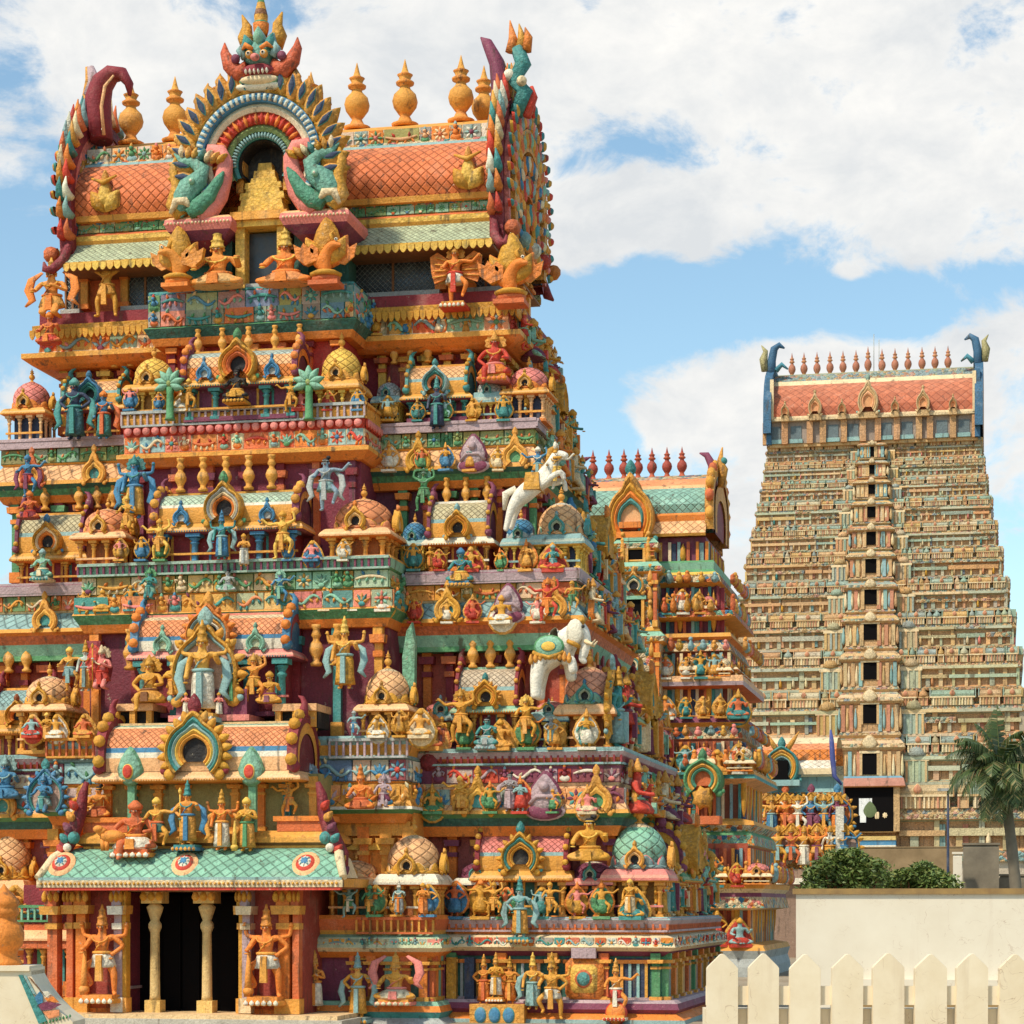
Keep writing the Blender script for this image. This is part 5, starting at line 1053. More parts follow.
            mb.tube([(x+.8, 4.3, z(120)), (x+1.0, 4.3, z(100)), (x+.95, 4.3, z(90))], [.14, .12, .05], RED, n=7)
    sub(gb, 'crest', f)

# --- the great arch over the centre
AY = 1.55
arch_root = None
def f(mb):
    X = XP(258, AY); zc = ZP(160, X, AY); px = DP(X, AY)/FPX
    z = lambda py: ZP(py, X, AY)
    def ra(a, k): return k*px
    a0, a1, n = R(-32), R(212), 40
    def band(r0, r1, yo, yi, c, mt, tall=1.0):
        A_ = lambda a, r, y: mb.p(X+r*px*math.cos(a), y, zc+r*px*math.sin(a)*tall)
        for i in range(n):
            t0, t1 = a0+(a1-a0)*i/n, a0+(a1-a0)*(i+1)/n
            mb.face([A_(t0, r0, yo), A_(t1, r0, yo), A_(t1, (r0+r1)/2, yo-.07), A_(t0, (r0+r1)/2, yo-.07)], c, mt); mb.face([A_(t0, (r0+r1)/2, yo-.07), A_(t1, (r0+r1)/2, yo-.07), A_(t1, r1, yo), A_(t0, r1, yo)], c, mt)
            mb.face([A_(t0, r0, yo), A_(t1, r0, yo), A_(t1, r0, yi), A_(t0, r0, yi)], c, mt); mb.face([A_(t0, r1, yo), A_(t1, r1, yo), A_(t1, r1, yi), A_(t0, r1, yi)], c, mt)
    band(71, 66, AY-.02, AY+2.2, GLD, 'carved'); band(66, 57, AY-.1, AY+.5, BLU, 'stucco'); band(57, 49, AY+.05, AY+.5, mixc(CRM, WHT, .5), 'stucco'); band(49, 38, AY+.12, AY+.6, RED, 'carved'); band(38, 31, AY+.2, AY+.7, mixc(GRN, YEL, .2), 'carved'); band(31, 25, AY+.3, AY+.8, TEA, 'stucco'); band(25, 23, AY+.4, AY+1.2, DRK, 'stucco')
    for i in range(44):                                 # white teeth on the blue ring
        a = a0+(a1-a0)*(i+.5)/44; mb.relief(X+61.5*px*math.cos(a), zc+61.5*px*math.sin(a), .09, .19, AY-.14, .06, sqr, mixc(WHT, LBL, .3), None, 'stucco', a-math.pi/2, 8)
    for i in range(26):
        a = R(-10)+R(200)*(i+.5)/26; mb.relief(X+43*px*math.cos(a), zc+43*px*math.sin(a), .13, .34, AY+.08, .08, leaf, jit(ORG if i % 2 else RED), None, 'stucco', a-math.pi/2, 10)
    for i in range(30):
        a = R(-8)+R(196)*(i+.5)/30; mb.relief(X+28*px*math.cos(a), zc+28*px*math.sin(a), .07, .16, AY+.22, .05, circ, LBL, None, 'stucco', a-math.pi/2, 8)
GA = sub(tower, 'great_arch', f)
def f(mb):
    X = XP(258, AY); zc = ZP(158, X, AY); px = DP(X, AY)/FPX
    for i in range(25):                                 # flame-leaf halo, each leaf with a blue heart
        a = R(-22)+R(224)*i/24; r = 78; bx, bz = X+(66)*px*math.cos(a), zc+66*px*math.sin(a)
        L_ = (24 if i % 2 else 21)*px; rot = a-math.pi/2+(.35 if math.cos(a) > 0 else -.35)*(1 if abs(math.cos(a)) > .25 else 0)
        cxx, czz = X+79*px*math.cos(a), zc+77*px*math.sin(a)
        mb.relief(cxx, czz, .56, L_*1.6, AY+.05, .22, leaf, jit(GLD), jit(OCH), 'carved', rot, 12); mb.relief(cxx, czz+.01, .2, L_*.95, AY-.18, .05, leaf, jit(TEA if i % 3 else BLU), NAV, 'stucco', rot, 10)
        mb.tube([(cxx, AY-.05, czz), (X+89*px*math.cos(a), AY, zc+90*px*math.sin(a)), (X+93*px*math.cos(a+.05*(1 if math.cos(a) > 0 else -1)), AY+.02, zc+96*px*math.sin(a)+.06)], [.12, .09, .015], jit(OCH), 'carved', n=7)
sub(GA, 'flame_leaves', f)
def f(mb):                                              # recess, door and golden stepped shrine inside
    X = XP(257, AY); z = lambda py: ZP(py, X, AY+.4)
    mb.box(X-.72, X+.72, AY+.95, AY+1.0, z(222), z(128), DRK)
    for i, (w_, a, b_) in enumerate(((.62, 214, 206), (.56, 206, 199), (.6, 199, 192), (.46, 192, 187), (.5, 187, 181), (.36, 181, 176), (.3, 176, 168), (.2, 168, 160))): mb.box(X-w_, X+w_, AY+.3+.05*i, AY+.95, z(a), z(b_), jit(YEL, .06), 'carved', .03)
    for s in (-1, 1): mb.box(X+s*.62-.09, X+s*.62+.09, AY+.5, AY+.95, z(190), z(150), OCH, 'carved')
    mb.box(X-.75, X+.75, AY+.1, AY+1, z(222), z(214), OCH); mb.box(X-.7, X+.7, AY+.2, AY+1, z(228), z(222), YEL)
    for s in (-1, 1): mb.box(X+s*.55-.12, X+s*.55+.12, AY+.3, AY+.95, z(288), z(228), YEL, 'carved'); mb.box(X+s*.95-.12, X+s*.95+.12, AY+.5, AY+.95, z(288), z(225), DGR)
    mb.box(X-.43, X+.43, AY+.7, AY+.75, z(286), z(230), DRK, 'glass'); mb.box(X-.43, X+.43, AY+.4, AY+.7, z(288), z(283), GRY)
sub(GA, 'shrine_niche', f)
for s in (-1, 1):
    def f(mb):                                          # lotus bracket with a curling sea-dragon on it
        X = XP(258, AY); P = lambda dx, py, y=AY: (X+s*dx*DP(X, AY)/FPX, y, ZP(py, X, AY)); mk = lambda l: [P(*q) for q in l]
        x0, x1 = P(27, 0)[0], P(94, 0)[0]; a, b_ = min(x0, x1), max(x0, x1); z = lambda py: ZP(py, X, AY)
        mb.ring((a, b_, AY-.15, AY+1.6), [(-.45, z(243)), (-.25, z(236)), (-.02, z(228)), (.06, z(222)), (.04, z(217)), (-.05, z(214))], [MAR, PUR, PNK, PNK, PCH])
        beads(mb, a, b_, AY-.22, z(221), .035, CRM, 2.6)
        mb.tube(mk([(60, 216), (52, 205), (42, 192), (36, 176), (34, 160), (40, 148), (50, 146), (54, 156), (48, 162)]), [.3, .33, .3, .24, .2, .18, .15, .1, .04], PNK, 'stucco', n=10, flat=.8)
        mb.tube([(q[0], q[1]-.15, q[2]) for q in mk([(82, 214), (76, 196), (70, 186), (60, 178), (56, 168), (66, 160), (78, 158), (86, 150)])], [.12, .3, .32, .26, .2, .14, .1, .02], mixc(MNT, TEA, .4), 'carved', n=10, flat=.8)
        mb.tube([(q[0], q[1]-.22, q[2]) for q in mk([(70, 212), (60, 206), (48, 196), (38, 180), (33, 172)])], [.14, .24, .2, .13, .03], mixc(GRN, TEA, .4), 'carved', n=9, flat=.8)
        mb.tube([(q[0], q[1]-.3, q[2]) for q in mk([(88, 212), (82, 200), (72, 200), (66, 208)])], [.05, .12, .12, .03], CRM, 'carved', n=8)
        mb.tube([(q[0], q[1]-.1, q[2]) for q in mk([(78, 214), (88, 200), (84, 182), (88, 166), (84, 150)])], [.2, .2, .14, .12, .02], GLD, 'carved', n=8)
        e_ = P(64, 182); mb.ball(e_[0], e_[1]-.42, e_[2], .09, MNT); mb.ball(e_[0], e_[1]-.48, e_[2], .04, WHT)
        for q in range(7): h = P(36+q*7, 158-q*1.5); mb.relief(h[0], h[2], .22, .4, AY-.1, .2, leaf, jit([GLD, OCH, CRM, TEA][q % 4]), None, 'carved', s*(.9-q*.15), 10)
    sub(GA, 'sea_dragon', f)
def f(mb):                                              # crowning demon face
    Y = AY-.05; X = XP(261, Y); p_ = DP(X, Y)/FPX; P = lambda dx, py, dy=0: (X+dx*p_, Y+dy, ZP(py, X, Y)); z = lambda py: ZP(py, X, Y); mk = lambda l: [P(*q) for q in l]
    mb.relief(X, z(56), 1.0, .95, Y+.1, .45, scal, TEA, mixc(TEA, MNT, .5), 'carved'); 
    mb.relief(X, z(73), .95, .36, Y-.1, .3, circ, RED, MAR); mb.relief(X, z(82), 1.15, .3, Y-.05, .28, circ, mixc(GRN, MNT, .5), CRM); mb.relief(X, z(87), 1.5, .26, Y, .2, circ, CRM, WHT)
    for q in range(6): mb.relief(X-.28+q*.11, z(76), .08, .16, Y-.36, .08, leaf, WHT, n=7)
    for s in (-1, 1):
        mb.ball(X+s*.19, Y-.36, z(59), .11, OCH); mb.ball(X+s*.19, Y-.44, z(59), .06, WHT); mb.ball(X+s*.19, Y-.49, z(59), .03, DRK); mb.tube(mk([(s*4, 54, -.4), (s*11, 50, -.4), (s*17, 53, -.25)]), [.05, .07, .02], ORG)
        mb.tube(mk([(s*13, 70, 0), (s*24, 72, 0), (s*33, 62, 0), (s*38, 50, 0), (s*38, 40, 0)]), [.28, .25, .2, .12, .015], mixc(TER, RED, .4), 'carved', n=9); mb.ball(P(s*24, 0)[0], Y-.2, z(60), .12, PUR)
        mb.tube(mk([(s*12, 44, .1), (s*18, 34, .1), (s*16, 24, .1), (s*21, 12, .1)]), [.26, .2, .13, .02], GLD, 'carved', n=9)
        mb.relief(X+s*.3, z(46), .36, .6, Y-.05, .3, leaf, LBL, TEA, 'stucco', -s*.3); mb.tube(mk([(s*14, 60, -.2), (s*19, 52, -.2), (s*15, 44, -.2)]), [.1, .12, .03], LBL, n=7)
    mb.ball(X, Y-.5, z(64), .12, PNK, sz=.8); mb.relief(X, z(40), .36, .6, Y-.1, .3, leaf, LBL, MNT)
    mb.lathe(X, Y, [(.16, z(36)), (.2, z(30)), (.21, z(24)), (.17, z(22)), (.18, z(16)), (.14, z(10)), (.1, z(3)), (.05, z(-4)), (.01, z(-9))], 12, [ORG, ORG, GRN, GLD, BRN, GLD, GRN, GLD], 'carved')
sub(GA, 'demon_mask', f)
# ---------------------------------------------------------------- statues on the near tower
O2 = mixc(ORG, OCH, .5); G2 = mixc(GLD, OCH, .4)
statue(107, 318, 62, 3.3, 'armsup', G2, OCH, GLD, 'gold figure with both arms raised, holding up the roof eave left of the great arch', OCH, 'fan')
statue(52, 318, 60, 2.9, 'kneel', O2, OCH, GLD, 'orange kneeling figure at the far left corner below the roof eave', ORG, 'tall', ('scarf',), wide=1.3)
statue(50, 345, 34, 2.75, 'seated', TER, RED, ORG, 'small brick red seated figure at the far left, under the kneeling orange one', ORG, 'turban')
bird(178, 289, 58, 1.35, O2, GLD, ORG, 'orange winged creature with gold flame tail, leftmost on the teal frieze ledge', -1)
statue(218, 289, 60, 1.6, 'seated', O2, mixc(OCH, CRM, .3), YEL, 'seated orange figure with tall gold crown left of the window under the great arch', ORG, 'tall', (), wide=1.45)
statue(286, 287, 60, 1.6, 'seated', ORG, mixc(ORG, CRM, .2), YEL, 'seated orange figure with tall gold crown right of the window under the great arch', ORG, 'tall', wide=1.45)
bird(326, 287, 64, 1.35, ORG, GLD, TER, 'orange winged creature with gold flame tail at the right end of the teal frieze ledge', 1)
statue(455, 305, 60, 3.05, 'dance', ORG, WHT, OCH, 'orange winged figure in a white skirt in front of the dark lattice window', RED, 'fan', ('wings', 'base'))
bird(511, 306, 66, 2.7, ORG, GLD, TER, 'orange winged creature with gold crest at the right corner below the roof', 1)
statue(75, 441, 64, 2.3, 'hips', NAV, mixc(NAV, TEA, .4), TEA, 'dark navy standing figure between pink dome and blue arch at upper left', TEA, 'turban', ('scarf',))
statue(104, 440, 50, 2.35, 'stand', BLU, TEA, ORG, 'blue standing figure in front of the blue arched pavilion at upper left', TER, 'turban', ('scarf',))
statue(495, 378, 46, 3.1, 'seated_knee', RED, ORG, OCH, 'red seated figure under the orange cornice beside the pink dome', PNK, 'fan', ('base',))
statue(437, 430, 54, 2.6, 'stand', NAV, NAV, TEA, 'slim dark blue figure before the blue arch of the peach barrel pavilion', TEA, 'tall')
statue(237, 400, 34, 1.0, 'seated', DRK, GLD, DRK, 'small black seated figure on a gold throne below the great arch', GLD, 'bun', ('base',))
statue(189, 412, 34, 1.05, 'dance', GLD, OCH, YEL, 'small gold dancing figure at the left post of the topmost bay pavilion', OCH, 'turban')
statue(291, 412, 34, 1.05, 'swing', GLD, OCH, YEL, 'small gold dancing figure at the right post of the topmost bay pavilion', OCH, 'turban')
statue(135, 520, 64, .5, 'four', BLU, GLD, TEA, 'tall blue four armed figure with gold skirt under the red zigzag frieze, left side', BLU, 'fan', ('scarf',))
statue(28, 498, 44, 1.6, 'dance', BLU, RED, BLU, 'blue dancing figure with red skirt at the left edge beside gold balusters', PUR, 'turban', ('scarf',))
statue(30, 520, 30, 1.4, 'seated', TER, MAR, ORG, 'dark red seated figure at the left edge above the striped arch pavilion', RED, 'turban')
statue(326, 512, 58, .45, 'dance', mixc(GRY, BLU, .5), LBL, GRY, 'grey blue slender dancer beside the salmon dome, under the red zigzag frieze', GRY, 'bun', ('scarf',))
statue(128, 530, 36, .3, 'kneel', GLD, OCH, YEL, 'gold kneeling figure between the salmon dome and the mint barrel roof', OCH, 'fan')
statue(160, 560, 42, .25, 'swing', YEL, OCH, GLD, 'gold climbing dancer at the left post of the mint barrel pavilion', OCH, 'turban')
statue(222, 560, 50, .15, 'four', TEA, BLU, BLU, 'blue and teal figure in front of the arch of the mint barrel pavilion', LBL, 'tall', ('scarf',))
statue(244, 567, 34, .12, 'pray', OCH, WHT, GLD, 'small ochre praying figure with white skirt right of the mint pavilion centre', GRY, 'turban')
statue(283, 560, 50, .25, 'swing', YEL, YEL, GLD, 'gold reaching dancer at the right post of the mint barrel pavilion', OCH, 'turban')
statue(43, 578, 30, 1.5, 'seated', MNT, TEA, LBL, 'teal green seated figure before the white arch at the left edge', CRM, 'turban', ('base',))
statue(228, 592, 24, .25, 'seated', GRY, MNT, GRY, 'grey green crouching figure on the green leaf frieze', GRY, 'bun')
statue(150, 600, 32, .2, 'kneel', TEA, MNT, GRN, 'teal kneeling figure before the green leaf frieze, left part', TEA, 'fan')
statue(280, 606, 36, .2, 'dance', BLU, TEA, MNT, 'blue bent dancer at the right of the green leaf frieze', MNT, 'fan')
statue(461, 583, 36, 1.75, 'seated', TEA, OCH, BLU, 'small blue seated figure on yellow cloth under the horseshoe arch pavilion', YEL, 'turban', ('base',))
statue(553, 570, 26, 1.8, 'kneel', TEA, TEA, LBL, 'small teal kneeling figure under the cream dome with blue petals', LBL, 'turban')
statue(430, 568, 22, 1.85, 'pray', GLD, OCH, GLD, 'tiny gold praying figure left of the horseshoe arch pavilion', ORG, 'turban')
statue(424, 512, 44, 2.4, 'armsup', GRN, GRN, MNT, 'green figure with raised arms against the dark blue wall beside grey shell', GRN, 'fan')
# centre deity
statue(203, 716, 96, -1.2, 'four', mixc(OCH, YEL, .3), WHT, GLD, 'large white and gold four armed deity at the centre of the cream barrel roof', LBL, 'tall', ('halo', 'base', 'scarf'))
statue(150, 704, 48, -.9, 'seated_knee', G2, OCH, GLD, 'ochre seated figure on the peach stall left of the large white deity', BRN, 'fan')
statue(173, 703, 48, -1.0, 'dance', GLD, OCH, YEL, 'gold dancing woman directly left of the large white deity', OCH, 'tall')
statue(233, 706, 54, -1.0, 'hips', GLD, OCH, YEL, 'gold standing woman directly right of the large white deity', GRN, 'tall')
statue(254, 704, 50, -.9, 'swing', O2, GLD, GLD, 'orange gold dancer with raised arm on the peach stall right of the white deity', OCH, 'fan')
statue(270, 704, 34, -.9, 'seated', G2, OCH, GLD, 'small ochre seated figure at the right end of the peach stall', PUR, 'turban')
statue(186, 716, 24, -1.25, 'pray', PNK, WHT, GLD, 'tiny pink praying attendant at the left foot of the white deity', WHT, 'turban')
statue(219, 716, 24, -1.25, 'pray', PNK, WHT, GLD, 'tiny pink praying attendant at the right foot of the white deity', WHT, 'turban')
statue(70, 692, 46, -.1, 'dance', OCH, LBL, YEL, 'ochre dancer in pale blue tunic left of the crimson bust, beside dome', LBL, 'turban')
statue(86, 692, 52, -.15, 'stand', mixc(LBL, WHT, .5), OCH, GLD, 'pale blue and gold standing figure beside the crimson bust at left', LBL, 'tall', ('staff',))
statue(102, 690, 44, -.15, 'kneel', PNK, RED, CRM, 'pink and red kneeling figure left of the cream barrel roof', RED, 'fan')
statue(345, 690, 74, -.1, 'four', OCH, GLD, YEL, 'gold figure with blue feathered wings on a column beside the peach dome', LBL, 'tall', ('scarf',))
statue(487, 746, 32, 1.15, 'seated', TEA, LBL, GRY, 'teal seated figure under the gold horseshoe arch, middle right', GRY, 'bun', ('base',))
statue(461, 743, 54, 1.1, 'swing', G2, OCH, GLD, 'gold bracket dancer at the left post of the gold horseshoe pavilion', OCH, 'fan')
statue(526, 743, 48, 1.1, 'dance', GLD, OCH, YEL, 'gold bracket dancer at the right post of the gold horseshoe pavilion', OCH, 'fan')
statue(442, 744, 28, 1.3, 'pray', GLD, TER, GLD, 'small gold praying figure left of the gold horseshoe pavilion', PUR, 'turban')
statue(551, 744, 28, 1.2, 'hips', GRY, LBL, GRY, 'small grey figure below the purple petals near the white elephant', GLD, 'turban')
statue(584, 745, 28, 1.2, 'kneel', TEA, TEA, MNT, 'teal kneeling figure inside the orange pavilion below the elephant', MNT, 'fan')
statue(354, 738, 28, -.3, 'dance', LBL, WHT, GRY, 'small white and blue dancer inside the pavilion under the peach dome', BLU, 'turban')
statue(47, 742, 30, -.3, 'pray', GLD, OCH, YEL, 'small gold praying figure inside the far left peach domed pavilion', OCH, 'turban')
# porch statues
YS = -2.15
statue(136, 851, 52, YS, 'seated_knee', TER, WHT, TER, 'brick red seated figure with small dog at the left end of the porch roof', O2, 'turban', ('cow', 'base'), wide=1.2)
statue(157, 852, 56, YS, 'dance', G2, DGR, YEL, 'gold figure with dark green trousers, second from left on the porch roof', TER, 'turban', ('staff',))
statue(188, 846, 66, YS, 'blessing', O2, OCH, TEA, 'tall gold deity with blue sleeves at the centre of the porch roof', BLU, 'tall', ('scarf', 'base'))
statue(222, 851, 62, YS, 'four', ORG, WHT, GLD, 'orange four armed figure with white legs right of the porch centre', OCH, 'tall', ('scarf',))
statue(247, 852, 56, YS, 'pray', GLD, OCH, YEL, 'gold praying figure under the right green leaf ornament on the porch roof', GRN, 'turban', ('club',))
statue(99, 818, 36, -1.5, 'seated', O2, TER, OCH, 'orange seated figure on the stepped plinth left of the porch statues', TER, 'bun')
statue(83, 818, 34, -1.45, 'seated_knee', GLD, OCH, GLD, 'small gold seated figure at the left end of the porch barrel roof', OCH, 'fan')
statue(289, 819, 40, -1.5, 'swing', G2, OCH, GLD, 'ochre bracket dancer on the plinth right of the porch statues', ORG, 'turban')
# around the bay
statue(6, 800, 44, .9, 'seated', BLU, BLU, LBL, 'deep blue seated figure cut by the left edge of the picture', BLU, 'fan')
statue(44, 814, 40, -.5, 'kneel', BLU, LBL, BLU, 'blue kneeling figure on the scaled cornice left of the porch roof', TEA, 'fan', ('halo',))
statue(310, 812, 48, -.8, 'dance', BLU, LBL, mixc(BLU, WHT, .4), 'blue and white marbled dancer right of the porch barrel roof', LBL, 'fan')
statue(361, 810, 46, -.75, 'seated', ORG, TER, ORG, 'terracotta seated figure on the cornice above the peach dome', TER, 'tall')
statue(384, 808, 34, -.75, 'kneel', LAV, PUR, LAV, 'lilac crouching figure on the cornice right of the terracotta one', LAV, 'fan', ())
statue(460, 815, 40, .95, 'swing', GLD, G2, YEL, 'gold dancing figure on the orange cornice above the pink barrel roof', GLD, 'turban')
statue(510, 812, 42, .95, 'pray', mixc(GRY, PUR, .4), LAV, GRY, 'grey purple praying figure on the orange cornice above the pink barrel roof', LAV, 'bun', ('scarf',))
statue(590, 862, 50, .75, 'seated', GLD, GLD, YEL, 'large gold seated figure on purple petals between pink roof and green dome', G2, 'bun', (), wide=1.1)
statue(520, 938, 62, .45, 'blessing', LBL, OCH, TEA, 'slate blue deity in gold robe standing before the pink barrel roof', LBL, 'tall', ('scarf', 'base'))
statue(494, 917, 36, .6, 'swing', G2, OCH, GLD, 'gold bracket dancer at the left post of the pink barrel pavilion', OCH, 'turban')
statue(550, 917, 36, .6, 'dance', G2, OCH, GLD, 'gold bracket dancer at the right post of the pink barrel pavilion', OCH, 'turban')
statue(399, 915, 36, -.85, 'stand', LBL, GRY, WHT, 'small grey blue figure under the peach dome right of the doorway', ORG, 'tall')
statue(423, 916, 34, -.85, 'pray', O2, ORG, GLD, 'orange praying figure at the right post of the peach domed pavilion', ORG, 'turban')
statue(349, 918, 34, -.9, 'swing', LBL, GRN, TEA, 'blue dancer with green skirt right of the porch roof end', WHT, 'turban')
statue(370, 918, 34, -.9, 'dance', GRN, OCH, GRN, 'green dancer with yellow skirt beside the peach domed pavilion', OCH, 'turban')
statue(630, 916, 38, .6, 'stand', G2, CRM, YEL, 'small gold figure in front of the green domed pavilion at the right corner', OCH, 'turban')
# ground storey
statue(103, 996, 92, -2.35, 'guard', ORG, WHT, O2, 'large orange door guardian with white leggings left of the dark doorway', OCH, 'tall', ('club', 'base'))
statue(267, 998, 94, -2.35, 'guard', ORG, WHT, O2, 'large orange door guardian with white skirt right of the dark doorway', OCH, 'tall', ('club', 'base'))
statue(315, 1010, 60, -.95, 'pray', O2, WHT, OCH, 'gold praying figure with white skirt in the maroon niche beside the guardian', O2, 'tall')
statue(358, 1018, 66, -1.0, 'blessing', G2, G2, LBL, 'gold and pale blue standing figure on the bay wall right of the doorway', LBL, 'tall', ('scarf', 'base'))
statue(396, 1000, 48, -.95, 'seated', G2, mixc(CRM, LBL, .3), OCH, 'ochre seated figure with wide pink and green cloth on the bay wall', PNK, 'tall', ('scarf', 'base'), wide=1.35)
statue(484, 1004, 50, .5, 'hips', O2, ORG, OCH, 'orange standing figure, left one of the gold trio on the ground wall', TER, 'tall')
statue(496, 998, 46, .35, 'pray', GLD, WHT, OCH, 'gold praying figure with white stripes, middle one of the trio', GLD, 'tall', ('base',))
statue(510, 1004, 48, .5, 'hips', O2, ORG, GLD, 'orange standing figure, right one of the gold trio on the ground wall', OCH, 'tall')
statue(533, 1010, 58, .25, 'stand', OCH, LBL, YEL, 'gold figure with pale blue shawl right of the gold trio', LBL, 'tall', ('scarf',))
statue(552, 1020, 68, .2, 'guard', G2, WHT, GLD, 'tall gold figure with white cloth beside the round orange medallion', OCH, 'tall')
statue(616, 1016, 58, .2, 'dance', O2, RED, OCH, 'gold dancer with red skirt over a red heart shaped base near the corner', WHT, 'tall', ('base',))
statue(60, 900, 40, -2.2, 'dance', TER, MAR, PUR, 'maroon dancer hanging at the left corner of the porch roof', LAV, 'turban')
# flank attendants: small figures crowding the right side of the tower
fl = [GLD, ORG, MNT, RED, OCH, LBL, PUR, TEA, CRM]
def flank_figures():
    r = random.Random(11); n = 0
    for (hw, yl, pyf, hh, cnt, lv) in ((7.15, 2.85, 420, 1.5, 6, 'highest'), (8.35, 1.95, 570, 1.75, 7, 'second highest'), (9.55, 1.35, 748, 1.9, 8, 'third highest'), (10.75, .9, 917, 1.7, 9, 'lowest')):
        z = ZP(pyf, hw-1, yl)
        for i in range(cnt):
            y = yl+.7+(2*YM-2*yl-1.1)*i/(cnt-1); c = fl[(n*4+i) % 9]; c2 = fl[(n*5+i*2+3) % 9]
            o = statue(0, 0, hh*r.uniform(.8, 1.15), 0, ['dance', 'hips', 'swing', 'four', 'blessing'][(i+n) % 5], c, c2, GLD, 'painted figure seen from the side on the %s ledge of the right flank' % lv, fl[(i+5) % 9], ['tall', 'fan', 'turban'][i % 3], ('scarf',) if i % 2 else ('halo',), 90, 'figures on the %s ledge of the right flank' % lv, xy=(hw-.12, y, z))
            n += 1
    # second storey of heads: upper cornice figures
    for (hw, yl, pyf, hh, cnt, lv) in ((6.3, 3.5, 350, 1.1, 5, 'uppermost orange cornice'), (7.15, 2.85, 468, 1.1, 6, 'orange scaled cornice'), (8.35, 1.95, 622, 1.2, 7, 'blue scaled cornice'), (9.55, 1.35, 815, 1.2, 8, 'purple railed cornice')):
        z = ZP(pyf, hw-1, yl)
        for i in range(cnt):
            y = yl+.5+(2*YM-2*yl-1.0)*i/(cnt-1); c = fl[(n*7+i) % 9]; c2 = fl[(n+i*2) % 9]
            statue(0, 0, hh*r.uniform(.85, 1.15), 0, ['seated', 'kneel', 'dance', 'four'][(i+n) % 4], c, c2, OCH, 'small painted figure seen from the side on the %s of the right flank' % lv, fl[(i+2) % 9], ['fan', 'turban'][i % 2], (), 90, 'figures on the %s of the right flank' % lv, xy=(hw+.38, y, z)); n += 1
flank_figures()
# tree ornaments, white horse and rider, white elephant
def palm_orn(px, pyf, hpx, Y, label):
    X, Yw, Z = at(px, pyf, Y); s = hpx*DP(X, Yw)/FPX; root = empty('tree_statue', (X, Yw, Z)); tag(root, label, 'statue')
    a = MB(); a.lathe(0, 0, [(.12*s, 0), (.08*s, .05*s), (.07*s, .5*s), (.1*s, .62*s)], 8, GRN); a.build('trunk', root, (0, 0, 0))
    a = MB()
    for i in range(7):
        t_ = R(-20+i*36.6); a.relief(.16*s*math.cos(t_), s*.68+.17*s*math.sin(t_), .18*s, .34*s, -.03, .1*s, leaf, jit(mixc(GRN, MNT, .35)), MNT, 'stucco', t_-math.pi/2, 10)
    a.ball(0, -.03, s*.7, .09*s, mixc(GRN, YEL, .3), n=8); a.build('crown', root, (0, 0, 0))
palm_orn(170, 420, 52, .95, 'green stucco tree ornament with broad leaves beside the left yellow dome'); palm_orn(309, 420, 54, .95, 'green stucco tree ornament with broad leaves beside the right yellow dome')
def horse():
    X, Yw, Z = at(530, 518, 1.55); s = DP(X, Yw)/FPX*88; root = empty('horse_statue', (X, Yw, Z)); root.scale = (s, s, s); tag(root, 'white rearing horse statue left of the cream dome with blue petals', 'statue')
    v = [(-.06, 0, .30), (.08, 0, .40), (.20, 0, .48), (.27, 0, .60), (.30, 0, .72), (.40, -.02, .70), (.44, -.02, .66), (-.16, .08, .20), (-.2, .08, .06), (-.24, .08, -.12), (-.16, -.08, .18), (-.22, -.08, .04), (-.27, -.08, -.16), (.24, .08, .40), (.38, .08, .42), (.40, .08, .3), (.24, -.08, .42), (.36, -.08, .50), (.42, -.08, .40)]
    e = [(0, 1), (1, 2), (2, 3), (3, 4), (4, 5), (5, 6), (0, 7), (7, 8), (8, 9), (0, 10), (10, 11), (11, 12), (2, 13), (13, 14), (14, 15), (2, 16), (16, 17), (17, 18)]
    skinned('body', root, v, e, [.13, .12, .12, .08, .07, .05, .035, .08, .045, .03, .08, .045, .03, .055, .035, .025, .055, .035, .025], mixc(WHT, (1, 1, 1), .2))
    a = MB(); a.tube([(-.16, 0, .34), (-.28, 0, .28), (-.3, 0, .1)], [.04, .05, .02], WHT); a.build('tail', root, (0, 0, 0))
    a = MB(); a.tube([(.2, 0, .6), (.24, 0, .76), (.3, 0, .8)], [.035, .04, .02], GLD, 'carved'); a.build('mane', root, (0, 0, 0))
    a = MB(); a.box(-.05, .14, -.16, .16, .3, .5, GLD, 'carved', .02, .04); a.tube([(.28, -.08, .66), (.38, -.08, .66)], .015, GLD); a.build('saddle', root, (0, 0, 0))
    for sx in (-1, 1): a = MB(); a.ball(.3, sx*.05, .8, .025, WHT, sz=2, n=6); a.build('ear', root, (0, 0, 0))
horse(); statue(538, 484, 38, 1.55, 'swing', BLU, OCH, WHT, 'blue and yellow rider on the white rearing horse', LBL, 'turban')
statue(556, 490, 48, 1.5, 'dance', mixc(WHT, GRY, .3), YEL, GLD, 'white and gold attendant standing beside the rearing horse', YEL, 'tall')
